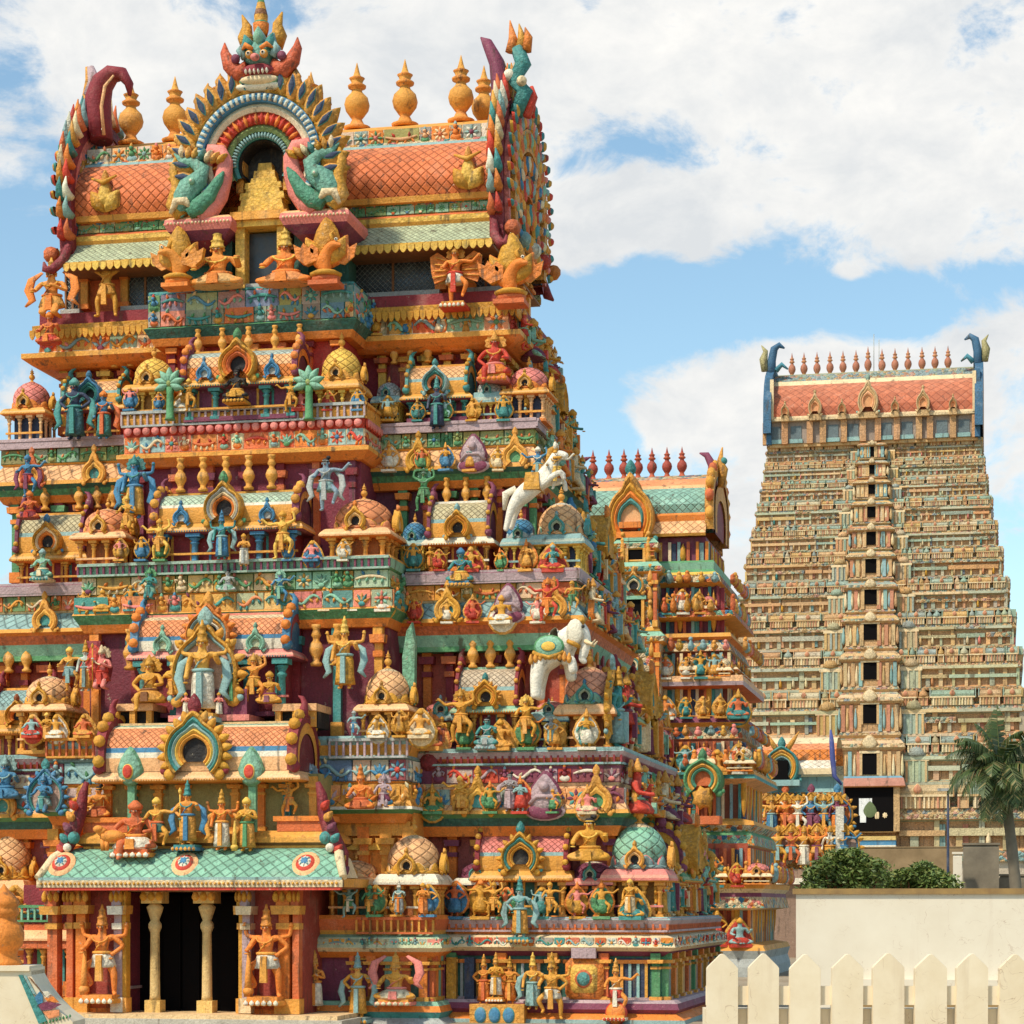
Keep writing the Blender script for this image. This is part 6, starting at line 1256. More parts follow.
def elephant():
    X, Yw, Z = at(556, 700, .95); s = DP(X, Yw)/FPX*92; root = empty('elephant_statue', (X, Yw, Z)); root.scale = (s, s, s); tag(root, 'white elephant statue with green saddle cloth beside the peach dome', 'statue')
    v = [(-.05, 0, .56), (.1, 0, .62), (.2, -.02, .72), (.28, -.05, .78), (.34, -.07, .66), (.33, -.09, .52), (.30, -.09, .42), (.35, -.09, .38), (-.18, .1, .36), (-.2, .1, .14), (-.2, .1, .0), (-.18, -.12, .36), (-.2, -.12, .14), (-.2, -.12, .0), (.12, .12, .4), (.16, .12, .2), (.12, -.12, .42), (.2, -.14, .42), (.22, -.14, .26)]
    e = [(0, 1), (1, 2), (2, 3), (3, 4), (4, 5), (5, 6), (6, 7), (0, 8), (8, 9), (9, 10), (0, 11), (11, 12), (12, 13), (1, 14), (14, 15), (1, 16), (16, 17), (17, 18)]
    skinned('body', root, v, e, [.2, .19, .14, .13, .07, .055, .045, .03, .1, .065, .06, .1, .065, .06, .08, .06, .08, .06, .05], mixc(WHT, (1, 1, 1), .2))
    for sx in (-1, 1):
        a = MB(); a.ball(.24, -.05+sx*.12, .72, .12, mixc(WHT, GRY, .12), sx=.8, sy=.25, sz=1.15); a.build('ear', root, (0, 0, 0))
        a = MB(); a.ball(.33, -.07+sx*.115, .77, .02, DRK, n=6); a.build('eye', root, (0, 0, 0)); a = MB(); a.tube([(.34, -.07+sx*.06, .62), (.42, -.08+sx*.07, .58), (.46, -.08+sx*.07, .63)], [.025, .02, .006], CRM); a.build('tusk', root, (0, 0, 0))
    a = MB()
    a.relief(-.04, .56, .34, .26, -.19, .05, circ, GRN, MNT); a.relief(-.04, .56, .18, .12, -.235, .02, circ, TEA, YEL)
    for q in range(9): t_ = q/8; a.relief(-.24+.42*t_, .42+.05*math.sin(t_*3), .06, .12, -.19, .03, drop, jit(OCH), n=8)
    a.tube([(-.22, -.19, .5), (-.04, -.22, .44), (.12, -.19, .5)], .025, GLD, 'carved'); a.tube([(.16, -.16, .62), (.24, -.2, .58), (.28, -.14, .56)], .025, GLD, 'carved'); a.ball(.3, -.12, .84, .05, GLD, 'carved'); a.build('saddle_cloth', root, (0, 0, 0))
elephant()
statue(548, 622, 44, .95, 'swing', RED, ORG, ORG, 'red and orange rider above the white elephant', ORG, 'fan')
statue(572, 612, 32, .9, 'dance', OCH, GRN, GLD, 'ochre and green rider behind the red one on the elephant', GRN, 'turban')
# loose ornaments that belong to the tower: leaf ornaments on the porch, shell, medallion, busts
for px, c in ((131, MNT), (252, MNT)):
    def f(mb):
        X = XP(px, -1.95); z = lambda py: ZP(py, X, -1.95); mb.box(X-.09, X+.09, -1.95, -1.8, z(832), z(785), mixc(GRN, MNT, .4)); mb.relief(X, z(769), .68, .95, -1.98, .2, drop, mixc(GRN, MNT, .4), c, 'carved'); mb.relief(X, z(772), .28, .38, -2.17, .06, circ, YEL, RED)
    sub(P_, 'leaf_ornament', f)
def f(mb):
    X = XP(583, .5); z = ZP(979, X, .5)
    for r_, d_, c_ in ((.5, .12, ORG), (.4, .17, YEL), (.32, .2, TER), (.24, .24, TEA)): mb.relief(X, z, r_*2, r_*2.1, .72, d_, sqr if r_ > .35 else circ, c_, c_, 'carved', 0, 20)
    mb.box(X-.3, X+.3, .55, .75, z+.5, z+.75, LAV)
sub(W_G, 'medallion', f)
for px, y0, y1, Y, c in ((345, 500, 590, 1.4, GRY), (408, 622, 705, .5, mixc(MNT, GRN, .4))):
    def f(mb):
        X = XP(px, Y); zz = lambda py: ZP(py, X, Y); k_ = .45 if px == 408 else 1; mb.plate([(X-.3*k_, zz(y1)), (X+.35*k_, zz(y1)), (X+.4*k_, zz(y0+20)), (X+.2*k_, zz(y0)), (X-.1*k_, zz(y0+8)), (X-.35*k_, zz(y0+35))], Y, Y+.2, c, mat='carved', bev=.06)
    sub(tower, 'shell_ornament', f)
for px, py, Y, c1, c2, w_ in ((430, 760, 1.4, PUR, MAR, .6), (96, 668, .0, MAR, RED, .9), (60, 890, -1.2, TEA, GRN, .5)):
    def f(mb):
        X = XP(px, Y); mb.relief(X, ZP(py, X, Y), w_, w_*1.3, Y, .25, drop, c1, c2, 'carved')
    sub(tower, 'shell_ornament', f)
def f(mb):                                              # red-orange festoons and inscription plaque at the base
    X = XP(497, .2); z = lambda py: ZP(py, X, .2); mb.box(X-.65, X+.7, .05, .6, z(1032), z(1004), OCH, 'carved'); [mb.relief(X-.38+q*.35, z(1015), .3, .4, .05, .06, circ, TEA, BLU) for q in range(3)]
    X2 = XP(617, .3); mb.relief(X2, z(1012), .55, .65, .2, .2, drop, RED, ORG, 'stucco', math.pi)
    for px, c in ((441, PUR), (470, NAV), (452, GLD)): X3 = XP(px, .7); mb.box(X3-.12, X3+.12, .6, .8, z(1000), z(958), c, 'carved')
sub(W_G, 'plinth_panel', f)

# ---------------------------------------------------------------- generic farther gateway tower
def far_tower(root, xc, yf, hwtop, tiers, ybk, cols, pref='far_', seed=0, bay=None, det=1.0):
    """tiers: list of dict(z0, z1, hw, y) from the top down; each gets walls, pilasters, kapota, parapet shrines"""
    r = random.Random(seed); S, C_, Mo = pref+'stucco', pref+'carved', pref+'motley'
    for ti, t_ in enumerate(tiers):
        z0, z1, hw, y = t_['z0'], t_['z1'], t_['hw'], t_['y']; h = z1-z0; yb = 2*ybk-y; mb = MB()
        c0, c1, c2, c3 = [r.choice(cols) for _ in range(4)]
        mb.ring((xc-hw, xc+hw, y, yb), [(.0, z0), (.08*h, z0+.02*h), (.07*h, z0+.08*h), (.02*h, z0+.1*h), (-.02*h, z0+.12*h), (-.02*h, z0+.5*h), (.04*h, z0+.52*h), (.09*h, z0+.55*h), (.08*h, z0+.60*h), (.05*h, z0+.68*h), (.02*h, z0+.70*h), (-.08*h, z0+.72*h), (-.08*h, z0+.98*h)],
                [mixc(c0, OCH, .5), OCH, mixc(c0, CRM, .4), c0, mixc(OCH, TER, .4), c2, OCH, mixc(c1, CRM, .3), mixc(c1, CRM, .3), c0, c3, mixc(c3, OCH, .4)], [S, S, Mo, S, C_, S, S, Mo, Mo, S, S, Mo])
        o = mb.build('tier', root)
        pm = MB(); n = max(8, int(hw*2/(h*.17)/det)); bh = t_.get('bay', 0)
        def run(L0, L1, M_, skip):
            pm.setM(M_); k = max(3, int((L1-L0)/(h*.24)*det))
            for i in range(k+1):
                x = L0+(L1-L0)*i/k
                if skip and abs(x-xc) < bh: continue
                w_ = h*r.uniform(.02, .06); tp = r.choice([.3, .42, .52, .52]); pm.box(x-w_, x+w_, -.05*h, .02, z0+.1*h, z0+tp*h, jit(mixc(r.choice(cols), OCH, .35), .18), S)
                q = r.random()
                if q < .35: pm.box(x+w_, x+w_+h*.08, -.03*h, .03, z0+.14*h, z0+.46*h, r.choice([mixc(NAV, GRY, .3), BRN, mixc(TEA, GRY, .4), mixc(TER, OCH, .3), mixc(MAR, OCH, .3)]), S)
                elif q < .6: pm.relief(x+w_+h*.05, z0+.26*h, h*.1, h*.3, -.02*h, .08*h, fig_, jit(r.choice([OCH, ORG, CRM, TEA, PNK, GLD])), None, S, 0, 8)
            q0 = L0
            while q0 < L1:                                # painted panels and string courses
                q1 = min(L1, q0+h*r.uniform(.5, 2.4))
                if skip and q0 < xc-bh < q1: q1 = xc-bh
                if skip and xc-bh <= q0 < xc+bh: q0 = xc+bh; continue
                c9 = mixc(r.choice(cols), CRM, r.uniform(0, .35))
                pm.box(q0+.02*h, q1-.02*h, -.09*h, .02, z0+.30*h, z0+r.uniform(.36, .44)*h, jit(c9), r.choice([S, Mo, C_])); pm.box(q0, q1, -.12*h, .0, z0+.53*h, z0+.60*h, jit(mixc(r.choice(cols), CRM, .3)), r.choice([S, Mo])); pm.box(q0, q1, -.11*h, .0, z0+.01*h, z0+.07*h, jit(mixc(r.choice(cols), OCH, .3)), r.choice([S, Mo]))
                q0 = q1
            # parapet of small shrines on the cornice
            x = L0
            while x < L1:
                w_ = h*r.choice([.16, .22, .34, .5, .7, 1.0])
                if x+w_ > L1: w_ = L1-x
                if w_ < h*.08: break
                xm = x+w_/2; c = jit(r.choice(cols)); zz0, zz1 = z0+.68*h, z0+.84*h
                if not (skip and abs(xm-xc) < bh):
                    pm.box(xm-w_*.44, xm+w_*.44, -.08*h, .1*h, zz0, zz1, jit(mixc(c, OCH, .5)), S)
                    for q in range(max(2, int(w_/(h*.07)))): xx = xm-w_*.4+w_*.8*q/max(1, int(w_/(h*.07))-1); pm.box(xx-.012*h, xx+.012*h, -.105*h, -.07*h, zz0, zz1, jit(r.choice([OCH, CRM, TER])), S)
                    pm.box(xm-w_*.48, xm+w_*.48, -.115*h, .1*h, zz1, zz1+.03*h, CRM if r.random() < .4 else OCH, S)
                    if w_ < h*.25: pm.lathe(xm, -.04*h, [(w_*.46, zz1+.03*h), (w_*.5, zz1+.06*h), (w_*.4, zz1+.12*h), (w_*.15, zz1+.17*h), (.02*h, zz1+.22*h)], 8, c, C_)
                    else:
                        pts = [(w_*.46*math.cos(a), 0) for a in (0,)]; m5 = 5; base = [(-.09*h+.0, zz1+.03*h), (-.10*h, zz1+.08*h), (-.07*h, zz1+.14*h), (.0, zz1+.17*h), (.1*h, zz1+.15*h)]
                        for a_, b_ in zip(base, base[1:]): pm.face([pm.p(xm-w_*.46, *a_), pm.p(xm+w_*.46, *a_), pm.p(xm+w_*.46, *b_), pm.p(xm-w_*.46, *b_)], c, C_)
                        for s in (-1, 1): pm.plate([(xm+s*w_*.48-.01, zz1), (xm+s*w_*.48+.02*h, zz1), (xm+s*w_*.48+.02*h, zz1+.2*h), (xm+s*w_*.48-.01, zz1+.2*h)], -.11*h, .1*h, jit(r.choice(cols)), mat=S)
                        pm.relief(xm, zz1+.1*h, h*.13, h*.15, -.10*h, .04*h, drop, mixc(OCH, CRM, .4), TER, S, 0, 10)
                x += w_*1.04
        run(xc-hw, xc+hw, T(0, y, 0), True); run(y, yb, T(xc+hw, 0, 0, math.pi/2), False)
        pm.build('shrine_row', o)

def figurines():
    r = random.Random(21); TB = Vector((0, YM, 0)); cs = [GLD, ORG, OCH, G2, TER, mixc(OCH, ORG, .5), LBL, PNK, GLD, OCH]; gs = [WHT, TEA, OCH, RED, GRN, BLU, CRM, GLD]
    rows = [(6.0, 3.45, 2.9, 335, 312, 3.0), (7.2, 2.7, 3.4, 420, 396, 5.0), (8.3, 1.8, 4.3, 570, 546, 7.0), (9.5, 1.2, 4.9, 748, 716, 8.0), (10.7, .75, 5.6, 917, 886, 9.0), (9.4, .9, 5.0, 812, 785, 8), (8.2, 1.5, 4.4, 622, 598, 7), (7.0, 2.4, 3.5, 470, 446, 6)]
    n = 0
    for (hw, y, bay, p0, p1, xr) in rows:
        x = bay
        while x < hw and n < 62:
            figurine(tower, x, y+r.uniform(-.05, .1), ZP(p0, x, y), (ZP(p1, x, y)-ZP(p0, x, y))*r.uniform(.85, 1.25), r.choice(['dance', 'hips', 'four', 'seated', 'swing', 'pray']), cs[r.randrange(10)], gs[r.randrange(8)], r.choice([GLD, OCH, ORG]), r.choice(['turban', 'tall']), r.uniform(-15, 15), TB); n += 1; x += r.uniform(.6, .95)
    for (hw, y, p0, p1) in ((3.9, .4, 610, 588), (3.0, 1.25, 410, 390), (5.0, -.3, 736, 712), (5.3, -.75, 915, 888), (2.9, .3, 560, 538)):
        for s in (-1, 1):
            x = hw
            for k in range(3):
                if n > 90: break
                figurine(tower, s*x, y, ZP(p0, s*x, y), (ZP(p1, s*x, y)-ZP(p0, s*x, y))*r.uniform(.85, 1.2), r.choice(['dance', 'hips', 'four', 'seated']), cs[r.randrange(10)], gs[r.randrange(8)], GLD, 'turban', 0, TB); n += 1; x -= r.uniform(.5, .8)
figurines()
# ---------------------------------------------------------------- middle tower, half hidden behind the near one
MX, MY = 4.15, 39.0
mid = empty('middle_tower', (MX, MY+4, 0)); tag(mid, 'middle sized painted temple tower with mint green scaled barrel roof between the two others', 'tower')
zm = lambda py: ZP(py, 6, MY)
FC = [MNT, OCH, TER, CRM, PNK, TEA, ORG, LBL]
XM = lambda px, Y=MY: XP(px, Y)
def mtier(z1, z0, hw, y): return dict(z1=zm(z1), z0=zm(z0), hw=hw, y=y)
def mid_tier(pt, pb, hw, y, rows, wc, seed):
    """storey: rows of mouldings (row, offset, colour, material) and a wall with bright pilasters"""
    r = random.Random(seed); yb = 2*(MY+4.2)-y; mb = MB(); pr = [(o, zm(p)) for p, o, c, m_ in rows][::-1]
    mb.ring((MX-hw, MX+hw, y, yb), pr, [q[2] for q in rows][:-1][::-1], [q[3] for q in rows][:-1][::-1], 3); mb.ring((MX-hw+.25, MX+hw-.25, y+.25, yb-.25), [(0, zm(pb)-.2), (0, zm(pt)+.2)], wc)
    o = mb.build('tier', mid); pm = MB()
    for (a, b_, M_) in ((MX+.9, MX+hw-.2, T(0, y+.25, 0)), (MX-hw+.2, MX-.9, T(0, y+.25, 0)), (y+.3, yb-.3, T(MX+hw-.25, 0, 0, math.pi/2))):
        pm.setM(M_); k = max(4, int((b_-a)/.32))
        for i in range(k+1):
            x = a+(b_-a)*i/k; pm.box(x-.06, x+.06, -.12, .02, zm(pb), zm(pt), jit([TER, OCH, LBL, ORG, CRM, MAR, TEA][r.randrange(7)]), 'stucco')
            if i % 3 == 1: pm.box(x+.07, x+.25, -.05, .02, zm(pb)+.05, zm(pt)-.05, r.choice([NAV, TEA, MAR, LBL]))
            if i % 4 == 2: pm.relief(x+.16, (zm(pb)+zm(pt))/2, .3, (zm(pt)-zm(pb))*.9, -.05, .15, fig_, jit(OCH), GLD)
    pm.build('pilasters', o)
    return o
M1 = mid_tier(537, 558, 3.0, MY+1.2, [(557,.1,GRN,'stucco'),(559,.15,MNT,'stucco'),(566,.1,GRN,'stucco'),(569,.2,YEL,'stucco'),(572,.35,CRM,'motley'),(580,.45,OCH,'stucco'),(584,.1,OCH,'stucco')], PUR, 1)
M2 = mid_tier(584, 632, 3.5, MY+.9, [(610,.5,TER,'motley'),(616,.55,OCH,'stucco'),(619,-.35,OCH,'stucco'),(630,-.35,OCH,'stucco'),(632,.35,OCH,'stucco'),(636,.4,ORG,'stucco'),(639,.2,CRM,'motley'),(650,.4,CRM,'stucco'),(652,-.35,BRN,'stucco')], mixc(MAR,NAV,.4), 2)
M3 = mid_tier(652, 718, 4.0, MY+.4, [(676,.4,PCH,'carved'),(682,.45,LAV,'stucco'),(686,.42,TER,'stucco'),(689,-.35,OCH,'stucco'),(714,-.35,OCH,'stucco'),(717,.4,PUR,'stucco'),(723,.55,OCH,'stucco'),(727,.3,CRM,'motley'),(739,.42,CRM,'stucco'),(742,-.35,BRN,'stucco')], mixc(MAR, BRN, .4), 3)
M4 = mid_tier(742, 822, 4.5, MY-.2, [(772,.4,OCH,'stucco'),(776,.45,TEA,'stucco'),(780,.48,PCH,'stucco'),(786,-.35,OCH,'stucco'),(818,-.35,OCH,'stucco'),(822,.4,OCH,'stucco'),(826,.45,WHT,'motley'),(832,.2,GRN,'stucco'),(836,.35,MNT,'motley'),(846,.45,CRM,'stucco'),(849,-.35,BRN,'stucco')], mixc(BRN, MAR, .4), 4)
M5 = mid_tier(849, 944, 4.95, MY-.9, [(884,.5,OCH,'stucco'),(889,.45,CRM,'stucco'),(893,.3,PUR,'stucco'),(897,.35,CRM,'motley'),(908,.45,CRM,'stucco'),(911,-.35,NAV,'stucco'),(942,-.35,OCH,'stucco'),(945,.4,OCH,'stucco'),(950,.5,GRY,'stucco'),(958,.4,GRY,'stucco'),(966,.5,GRY,'stucco'),(985,.55,GRY,'stucco')], mixc(TER, MAR, .5), 5)
# projecting centre strip with dark openings
def f(mb):
    for (a, b_, hw, y) in ((535, 560, .75, .6), (560, 632, .95, .2), (632, 720, 1.15, -.4), (720, 822, 1.3, -1.0), (822, 975, 1.5, -1.7)):
        mb.ring((MX-hw, MX+hw, MY+y, MY+3), [(0, zm(b_)), (.1, zm(b_)+.1), (.0, zm(b_)+.25), (0, zm(a)-.5), (.15, zm(a)-.4), (.2, zm(a)-.2), (0, zm(a))], [OCH, OCH, CRM, OCH, CRM, MNT], ['stucco', 'stucco', 'motley', 'stucco', 'motley', 'stucco'])
        for s in (-1, 1):
            for q, zz in enumerate((.3, .55, .8)): mb.relief(MX+s*hw*.7, zm(b_)+(zm(a)-zm(b_))*zz, .34, .7, MY+y, .2, fig_, jit([GLD, LBL, ORG][q]), jit(OCH), 'stucco', 0, 10); mb.ball(MX+s*hw*.7, MY+y-.12, zm(b_)+(zm(a)-zm(b_))*zz+.38, .1, OCH, n=7)
            pilaster(mb, MX+s*hw*.9, MY+y, zm(b_)+.25, zm(a)-.5, .14, jit([ORG, TEA, TER][int(hw*3) % 3]), OCH, .12)
for_ = sub(mid, 'centre_bay', f)
def f(mb):
    for (a, b_, y) in ((538, 558, .55), (598, 628, .15), (680, 712, -.45), (785, 816, -1.05), (905, 940, -1.75)):
        z0, z1 = zm(b_), zm(a); mb.box(MX-.3, MX+.3, MY+y-.02, MY+y+.1, z0, z1, DRK, 'dark'); mb.box(MX-.42, MX-.3, MY+y-.1, MY+y+.1, z0-.1, z1+.1, OCH); mb.box(MX+.3, MX+.42, MY+y-.1, MY+y+.1, z0-.1, z1+.1, OCH); mb.box(MX-.5, MX+.5, MY+y-.14, MY+y+.1, z1, z1+.14, MNT)
        if a > 550: arch(mb, MX, MY+y-.1, z1+.55, .42, [OCH, TEA, CRM], .15, .4, topc=OCH)
sub(mid, 'window', f)
MSt = lambda d, b_: dict(body=ORG, col=OCH, eave=CRM, dome=d, base=b_, petal=OCH, arch=OCH, leaf=TER)
for (px, w_, y, pb, pc, pe, pt, d, b_) in ((722, 17, .1, 676, 672, 668, 658, CRM, PCH), (740, 26, -.6, 772, 766, 762, 748, CRM, MNT), (757, 26, -1.5, 884, 878, 874, 864, PNK, ORG), (690, 17, .1, 676, 671, 666, 656, PCH, OCH), (703, 22, -.6, 772, 766, 760, 748, PNK, CRM), (715, 22, -1.4, 884, 878, 874, 864, MNT, OCH), (708, 14, .7, 612, 608, 604, 594, PNK, TER), (674, 14, .7, 612, 608, 604, 594, MNT, OCH)):
    Y = MY+y; X = XM(px, Y); hw = w_*DP(X, Y)/FPX/2; kuta(mid, X, Y+hw*.6, hw, zm(pb), zm(pc), zm(pe), zm(pt), MSt(d, b_), ndome=12)
for (hw, y, pb, pt, n_) in ((3.55, 1.0, 612, 592, 4), (4.05, .4, 676, 656, 4), (4.7, -.1, 772, 748, 5), (5.1, -.9, 884, 862, 5)):
    for k in range(n_):
        M_ = T(MX+hw-.3, 0, 0, math.pi/2); h_ = zm(pt)-zm(pb); Y = MY+y+.8+k*1.45; kuta(mid, Y, .1, .42, zm(pb), zm(pb)+h_*.35, zm(pb)+h_*.5, zm(pt), MSt([PNK, MNT, CRM, PCH, LBL][k], [OCH, TER, TEA, ORG, OCH][k]), F=M_, ndome=10, arms=False)
def f(mb):
    r = random.Random(9)
    for (hw, y, a, b_) in ((3.45, .75, 612, 596), (4.0, .3, 652, 640), (4.6, -.2, 770, 752), (5.3, -.9, 884, 866), (4.3, .0, 738, 728), (3.4, 1.1, 582, 570)):
        for M_, L0, L1 in ((T(0, MY+y-.4, 0), MX-hw, MX+hw), (T(MX+hw+.4, 0, 0, math.pi/2), MY+y, MY+7)):
            mb.setM(M_); x = L0
            while x < L1: h = (zm(b_)-zm(a))*r.uniform(.7, 1.2); c = jit(r.choice([OCH, GLD, TER, ORG, LBL, PNK, OCH])); mb.relief(x, zm(a)+h*.5, .34, h, 0, .2, r.choice([fig_, leaf, drop]), c, jit(c), 'carved', 0, 10); mb.ball(x, -.1, zm(a)+h*.95, .09, jit(c), n=6); x += r.uniform(.3, .6)
sub(mid, 'relief_band', f)
r = random.Random(8)
for (hw, y, p0, p1) in ((3.4, .45, 612, 590), (3.9, .0, 678, 655), (4.5, -.6, 774, 748), (4.9, -1.5, 886, 858), (4.3, -.2, 718, 692), (5.0, -1.2, 944, 914)):
    x = 1.3
    while x < hw: figurine(mid, MX+x, MY+y, zm(p0), (zm(p1)-zm(p0))*r.uniform(.8, 1.15), r.choice(['dance', 'four', 'seated', 'hips', 'swing']), r.choice([OCH, GLD, ORG, TER, LBL]), r.choice([WHT, TEA, RED, OCH]), GLD, r.choice(['tall', 'turban']), r.uniform(0, 30), Vector((MX, MY+4, 0))); x += r.uniform(.55, .9)
def f(mb):                                              # green horseshoe canopy over a gold group, lower front
    X = XM(703, MY-1.6); z = zm(778); arch(mb, X, MY-1.6, zm(782), .75, [GRN, OCH, mixc(GRN, TEA, .5)], .3, .15, topc=GRN, dark=TER, back=1); mb.relief(X, zm(800), .9, 1.0, MY-1.8, .3, scal, GLD, OCH, 'carved'); mb.box(X-.7, X+.7, MY-2.0, MY-1, zm(826), zm(818), TER)
sub(mid, 'canopy', f)
# roof
def f(mb):
    a = 2.8; YC = MY+4.0; pf = [(1.0, 536, OCH, 'stucco'), (.95, 533, PCH, 'scales'), (1.25, 521, ORG, 'stucco'), (1.2, 515, ORG, 'stucco'), (1.3, 513, mixc(MNT, LBL, .4), 'scales'), (1.2, 504, mixc(MNT, LBL, .4), 'scales'), (1.5, 494, mixc(MNT, LBL, .4), 'scales'), (2.0, 488, PCH, 'stucco'), (2.1, 485, SAL, 'stucco'), (2.6, 479, CRM, 'motley'), (4.0, 475, CRM, 'stucco')]
    L_ = 0; R_ = []; pv = None
    for (y, py, c, mt) in pf:
        z = ZP(py, 6, MY+y)
        if pv: L_ += math.hypot(y-pv[0], z-pv[1])
        pv = (y, z); R_.append((mb.p(MX-a, MY+y, z), mb.p(MX+a, MY+y, z), mb.p(MX-a, MY+8-y, z), mb.p(MX+a, MY+8-y, z), L_, c, mt))
    for i in range(len(R_)-1):
        p, q = R_[i], R_[i+1]; us = 3; uv = [(-a*us, p[4]*us), (a*us, p[4]*us), (a*us, q[4]*us), (-a*us, q[4]*us)]
        mb.face([p[0], p[1], q[1], q[0]], p[5], p[6], uv); mb.face([p[2], p[3], q[3], q[2]], p[5], p[6], uv)
mr = sub(mid, 'barrel_roof', f)
kmb = MB(); kalasha(kmb, 0, 0, 0, 1, mixc(MAR, TER, .3), 10, mixc(TER, MAR, .4), .8); kk = kmb.build('finial', mid)
for i, px in enumerate((593, 609, 624, 638, 652, 667, 682)):
    o = kk if i == 0 else kk.copy()
    if i: COL.objects.link(o); o.parent = mid
    Y = MY+4; o.location = Vector((XM(px, Y)-MX, 0, ZP(478, 6, MY+4))); o.scale = (1.3, 1.3, ZP(446, 6, MY+4)-ZP(478, 6, MY+4))
def f(mb):
    X = XM(630, MY+.6); mb.setM(T(0, MY+.9, 0)); arch(mb, X, 0, zm(514), .95, [OCH, GLD, ORG, TEA], .35, .5, flames=None, topc=TEA, dark=PCH, back=2.5, tall=1.35)
    mb.setM(Matrix()); mb.box(X-.45, X+.45, MY+.5, MY+1.5, zm(524), zm(518), ORG); mb.box(X-.55, X+.55, MY+.5, MY+1.5, zm(534), zm(528), ORG)
sub(mr, 'arch', f)
for s in (-1, 1):
    def f(mb):
        x = MX+s*2.8; n = 16; z4 = lambda py: ZP(py, 6, MY+4); z3 = lambda py: ZP(py, 6, MY+2); H0, HT = z4(540), z4(478)
        P = lambda t_, k: (MY+4-math.cos(t_)*2.5*k*(1+.15*math.sin(2*t_ if t_ < 1.57 else 2*(math.pi-t_))), H0+(HT-H0)*max(0.0, math.sin(t_))**.7*k)
        for (k0, k1, c) in ((1.12, 1.0, OCH), (1.0, .85, PUR), (.85, .6, OCH), (.6, .02, MAR)):
            for i in range(n):
                t0, t1 = math.pi*i/n, math.pi*(i+1)/n; q = [P(t0, k0), P(t1, k0), P(t1, k1), P(t0, k1)]
                mb.face([mb.p(x+s*(.3 if k0 > 1 or k0 == .85 else .22), *w_) for w_ in q], c, 'motley' if k0 == 1.0 else 'carved')
                if k0 > 1: mb.face([mb.p(x-s*.05, *w_) for w_ in q], c, 'carved'); mb.face([mb.p(x+s*.3, *q[0]), mb.p(x+s*.3, *q[1]), mb.p(x-s*.05, *q[1]), mb.p(x-s*.05, *q[0])], c, 'carved')
        for i in range(14): t_ = math.pi*(i+.5)/14; y, z = P(t_, 1.15); mb.ball(x+s*.15, y, z, .2, jit([OCH, TER, GLD][i % 3]), n=7, sz=1.3)
        mb.tube([(x, MY+3, z3(480)), (x+s*.05, MY+3, z3(462)), (x-s*.2, MY+3, z3(451)), (x-s*.5, MY+3, z3(449))], [.22, .2, .14, .03], PUR, n=7); mb.tube([(x+s*.4, MY+3, z3(484)), (x+s*.5, MY+3, z3(466)), (x+s*.35, MY+3, z3(458)), (x+s*.45, MY+3, z3(444))], [.16, .2, .14, .03], OCH, 'carved', n=7); mb.ball(x+s*.5, MY+3, z3(458), .16, TEA)
    sub(mr, 'gable_board', f)

# ---------------------------------------------------------------- great far tower
FY = 214.0
FX = XP(870, FY); zf_ = lambda py: ZP(py, FX, FY)
far = empty('far_tower', (FX, FY+12, 0)); tag(far, 'tall distant temple tower with brick red barrel roof and a column of dark openings', 'tower')
lvl = [(442, 460, 110), (460, 479, 112), (479, 500, 115), (500, 525, 119), (525, 551, 124), (551, 581, 129), (581, 614, 135), (614, 651, 141), (651, 692, 147), (692, 738, 151), (738, 786, 154), (786, 858, 156)]
pm_ = DP(FX, FY)/FPX; zg_ = lambda py: ZP(py, FX, FY+5); zg2_ = lambda py: ZP(py, FX, FY+11)
H_ = lambda c_: tuple(.92*q for q in mixc(mixc(c_, (.50, .45, .28), .30), GRY, .05))  # paler, tan-greyed palette in place of a haze volume
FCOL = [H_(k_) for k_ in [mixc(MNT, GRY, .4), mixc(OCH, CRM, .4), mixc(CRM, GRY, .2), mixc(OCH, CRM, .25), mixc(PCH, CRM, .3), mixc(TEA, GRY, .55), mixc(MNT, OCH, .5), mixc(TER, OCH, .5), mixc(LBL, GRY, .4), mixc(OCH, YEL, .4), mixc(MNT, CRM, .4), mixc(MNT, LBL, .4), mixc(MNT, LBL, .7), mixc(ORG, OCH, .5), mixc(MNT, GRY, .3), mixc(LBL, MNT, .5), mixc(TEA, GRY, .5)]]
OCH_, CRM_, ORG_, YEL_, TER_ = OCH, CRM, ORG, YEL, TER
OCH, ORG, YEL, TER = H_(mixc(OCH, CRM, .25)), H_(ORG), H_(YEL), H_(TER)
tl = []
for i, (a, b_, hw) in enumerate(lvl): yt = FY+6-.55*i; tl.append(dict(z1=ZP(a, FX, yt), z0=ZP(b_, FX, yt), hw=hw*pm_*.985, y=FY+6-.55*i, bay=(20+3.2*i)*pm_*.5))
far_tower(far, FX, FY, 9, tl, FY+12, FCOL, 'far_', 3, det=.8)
def f(mb):
    hw = 152*pm_; mb.box(FX-hw-.4, FX+hw+.4, FY-.9, FY+22, 0, zf_(858), mixc(GRY, OCH, .4), 'far_stucco')
    mb.box(FX+.5, FX+hw+.6, FY-1.4, FY-.8, zf_(862), zf_(852), LBL, 'far_motley'); mb.box(FX-3, FX+3, FY-3.2, FY-.8, zf_(846), zf_(841), BLU, 'far_stucco'); mb.box(FX-3, FX+3, FY-3.4, FY-.8, zf_(850), zf_(846), WHT, 'far_stucco'); mb.box(FX-3, FX+3, FY-3.3, FY-.8, zf_(841), zf_(837), YEL, 'far_stucco')
sub(far, 'plinth', f)
wins = [(450, 13, 7), (469, 10, 9), (489, 10, 9), (512, 11, 10), (538, 14, 11), (566, 14, 13), (597, 15, 14), (632, 16, 15), (671, 17, 15), (714, 19, 15), (764, 21, 16)]
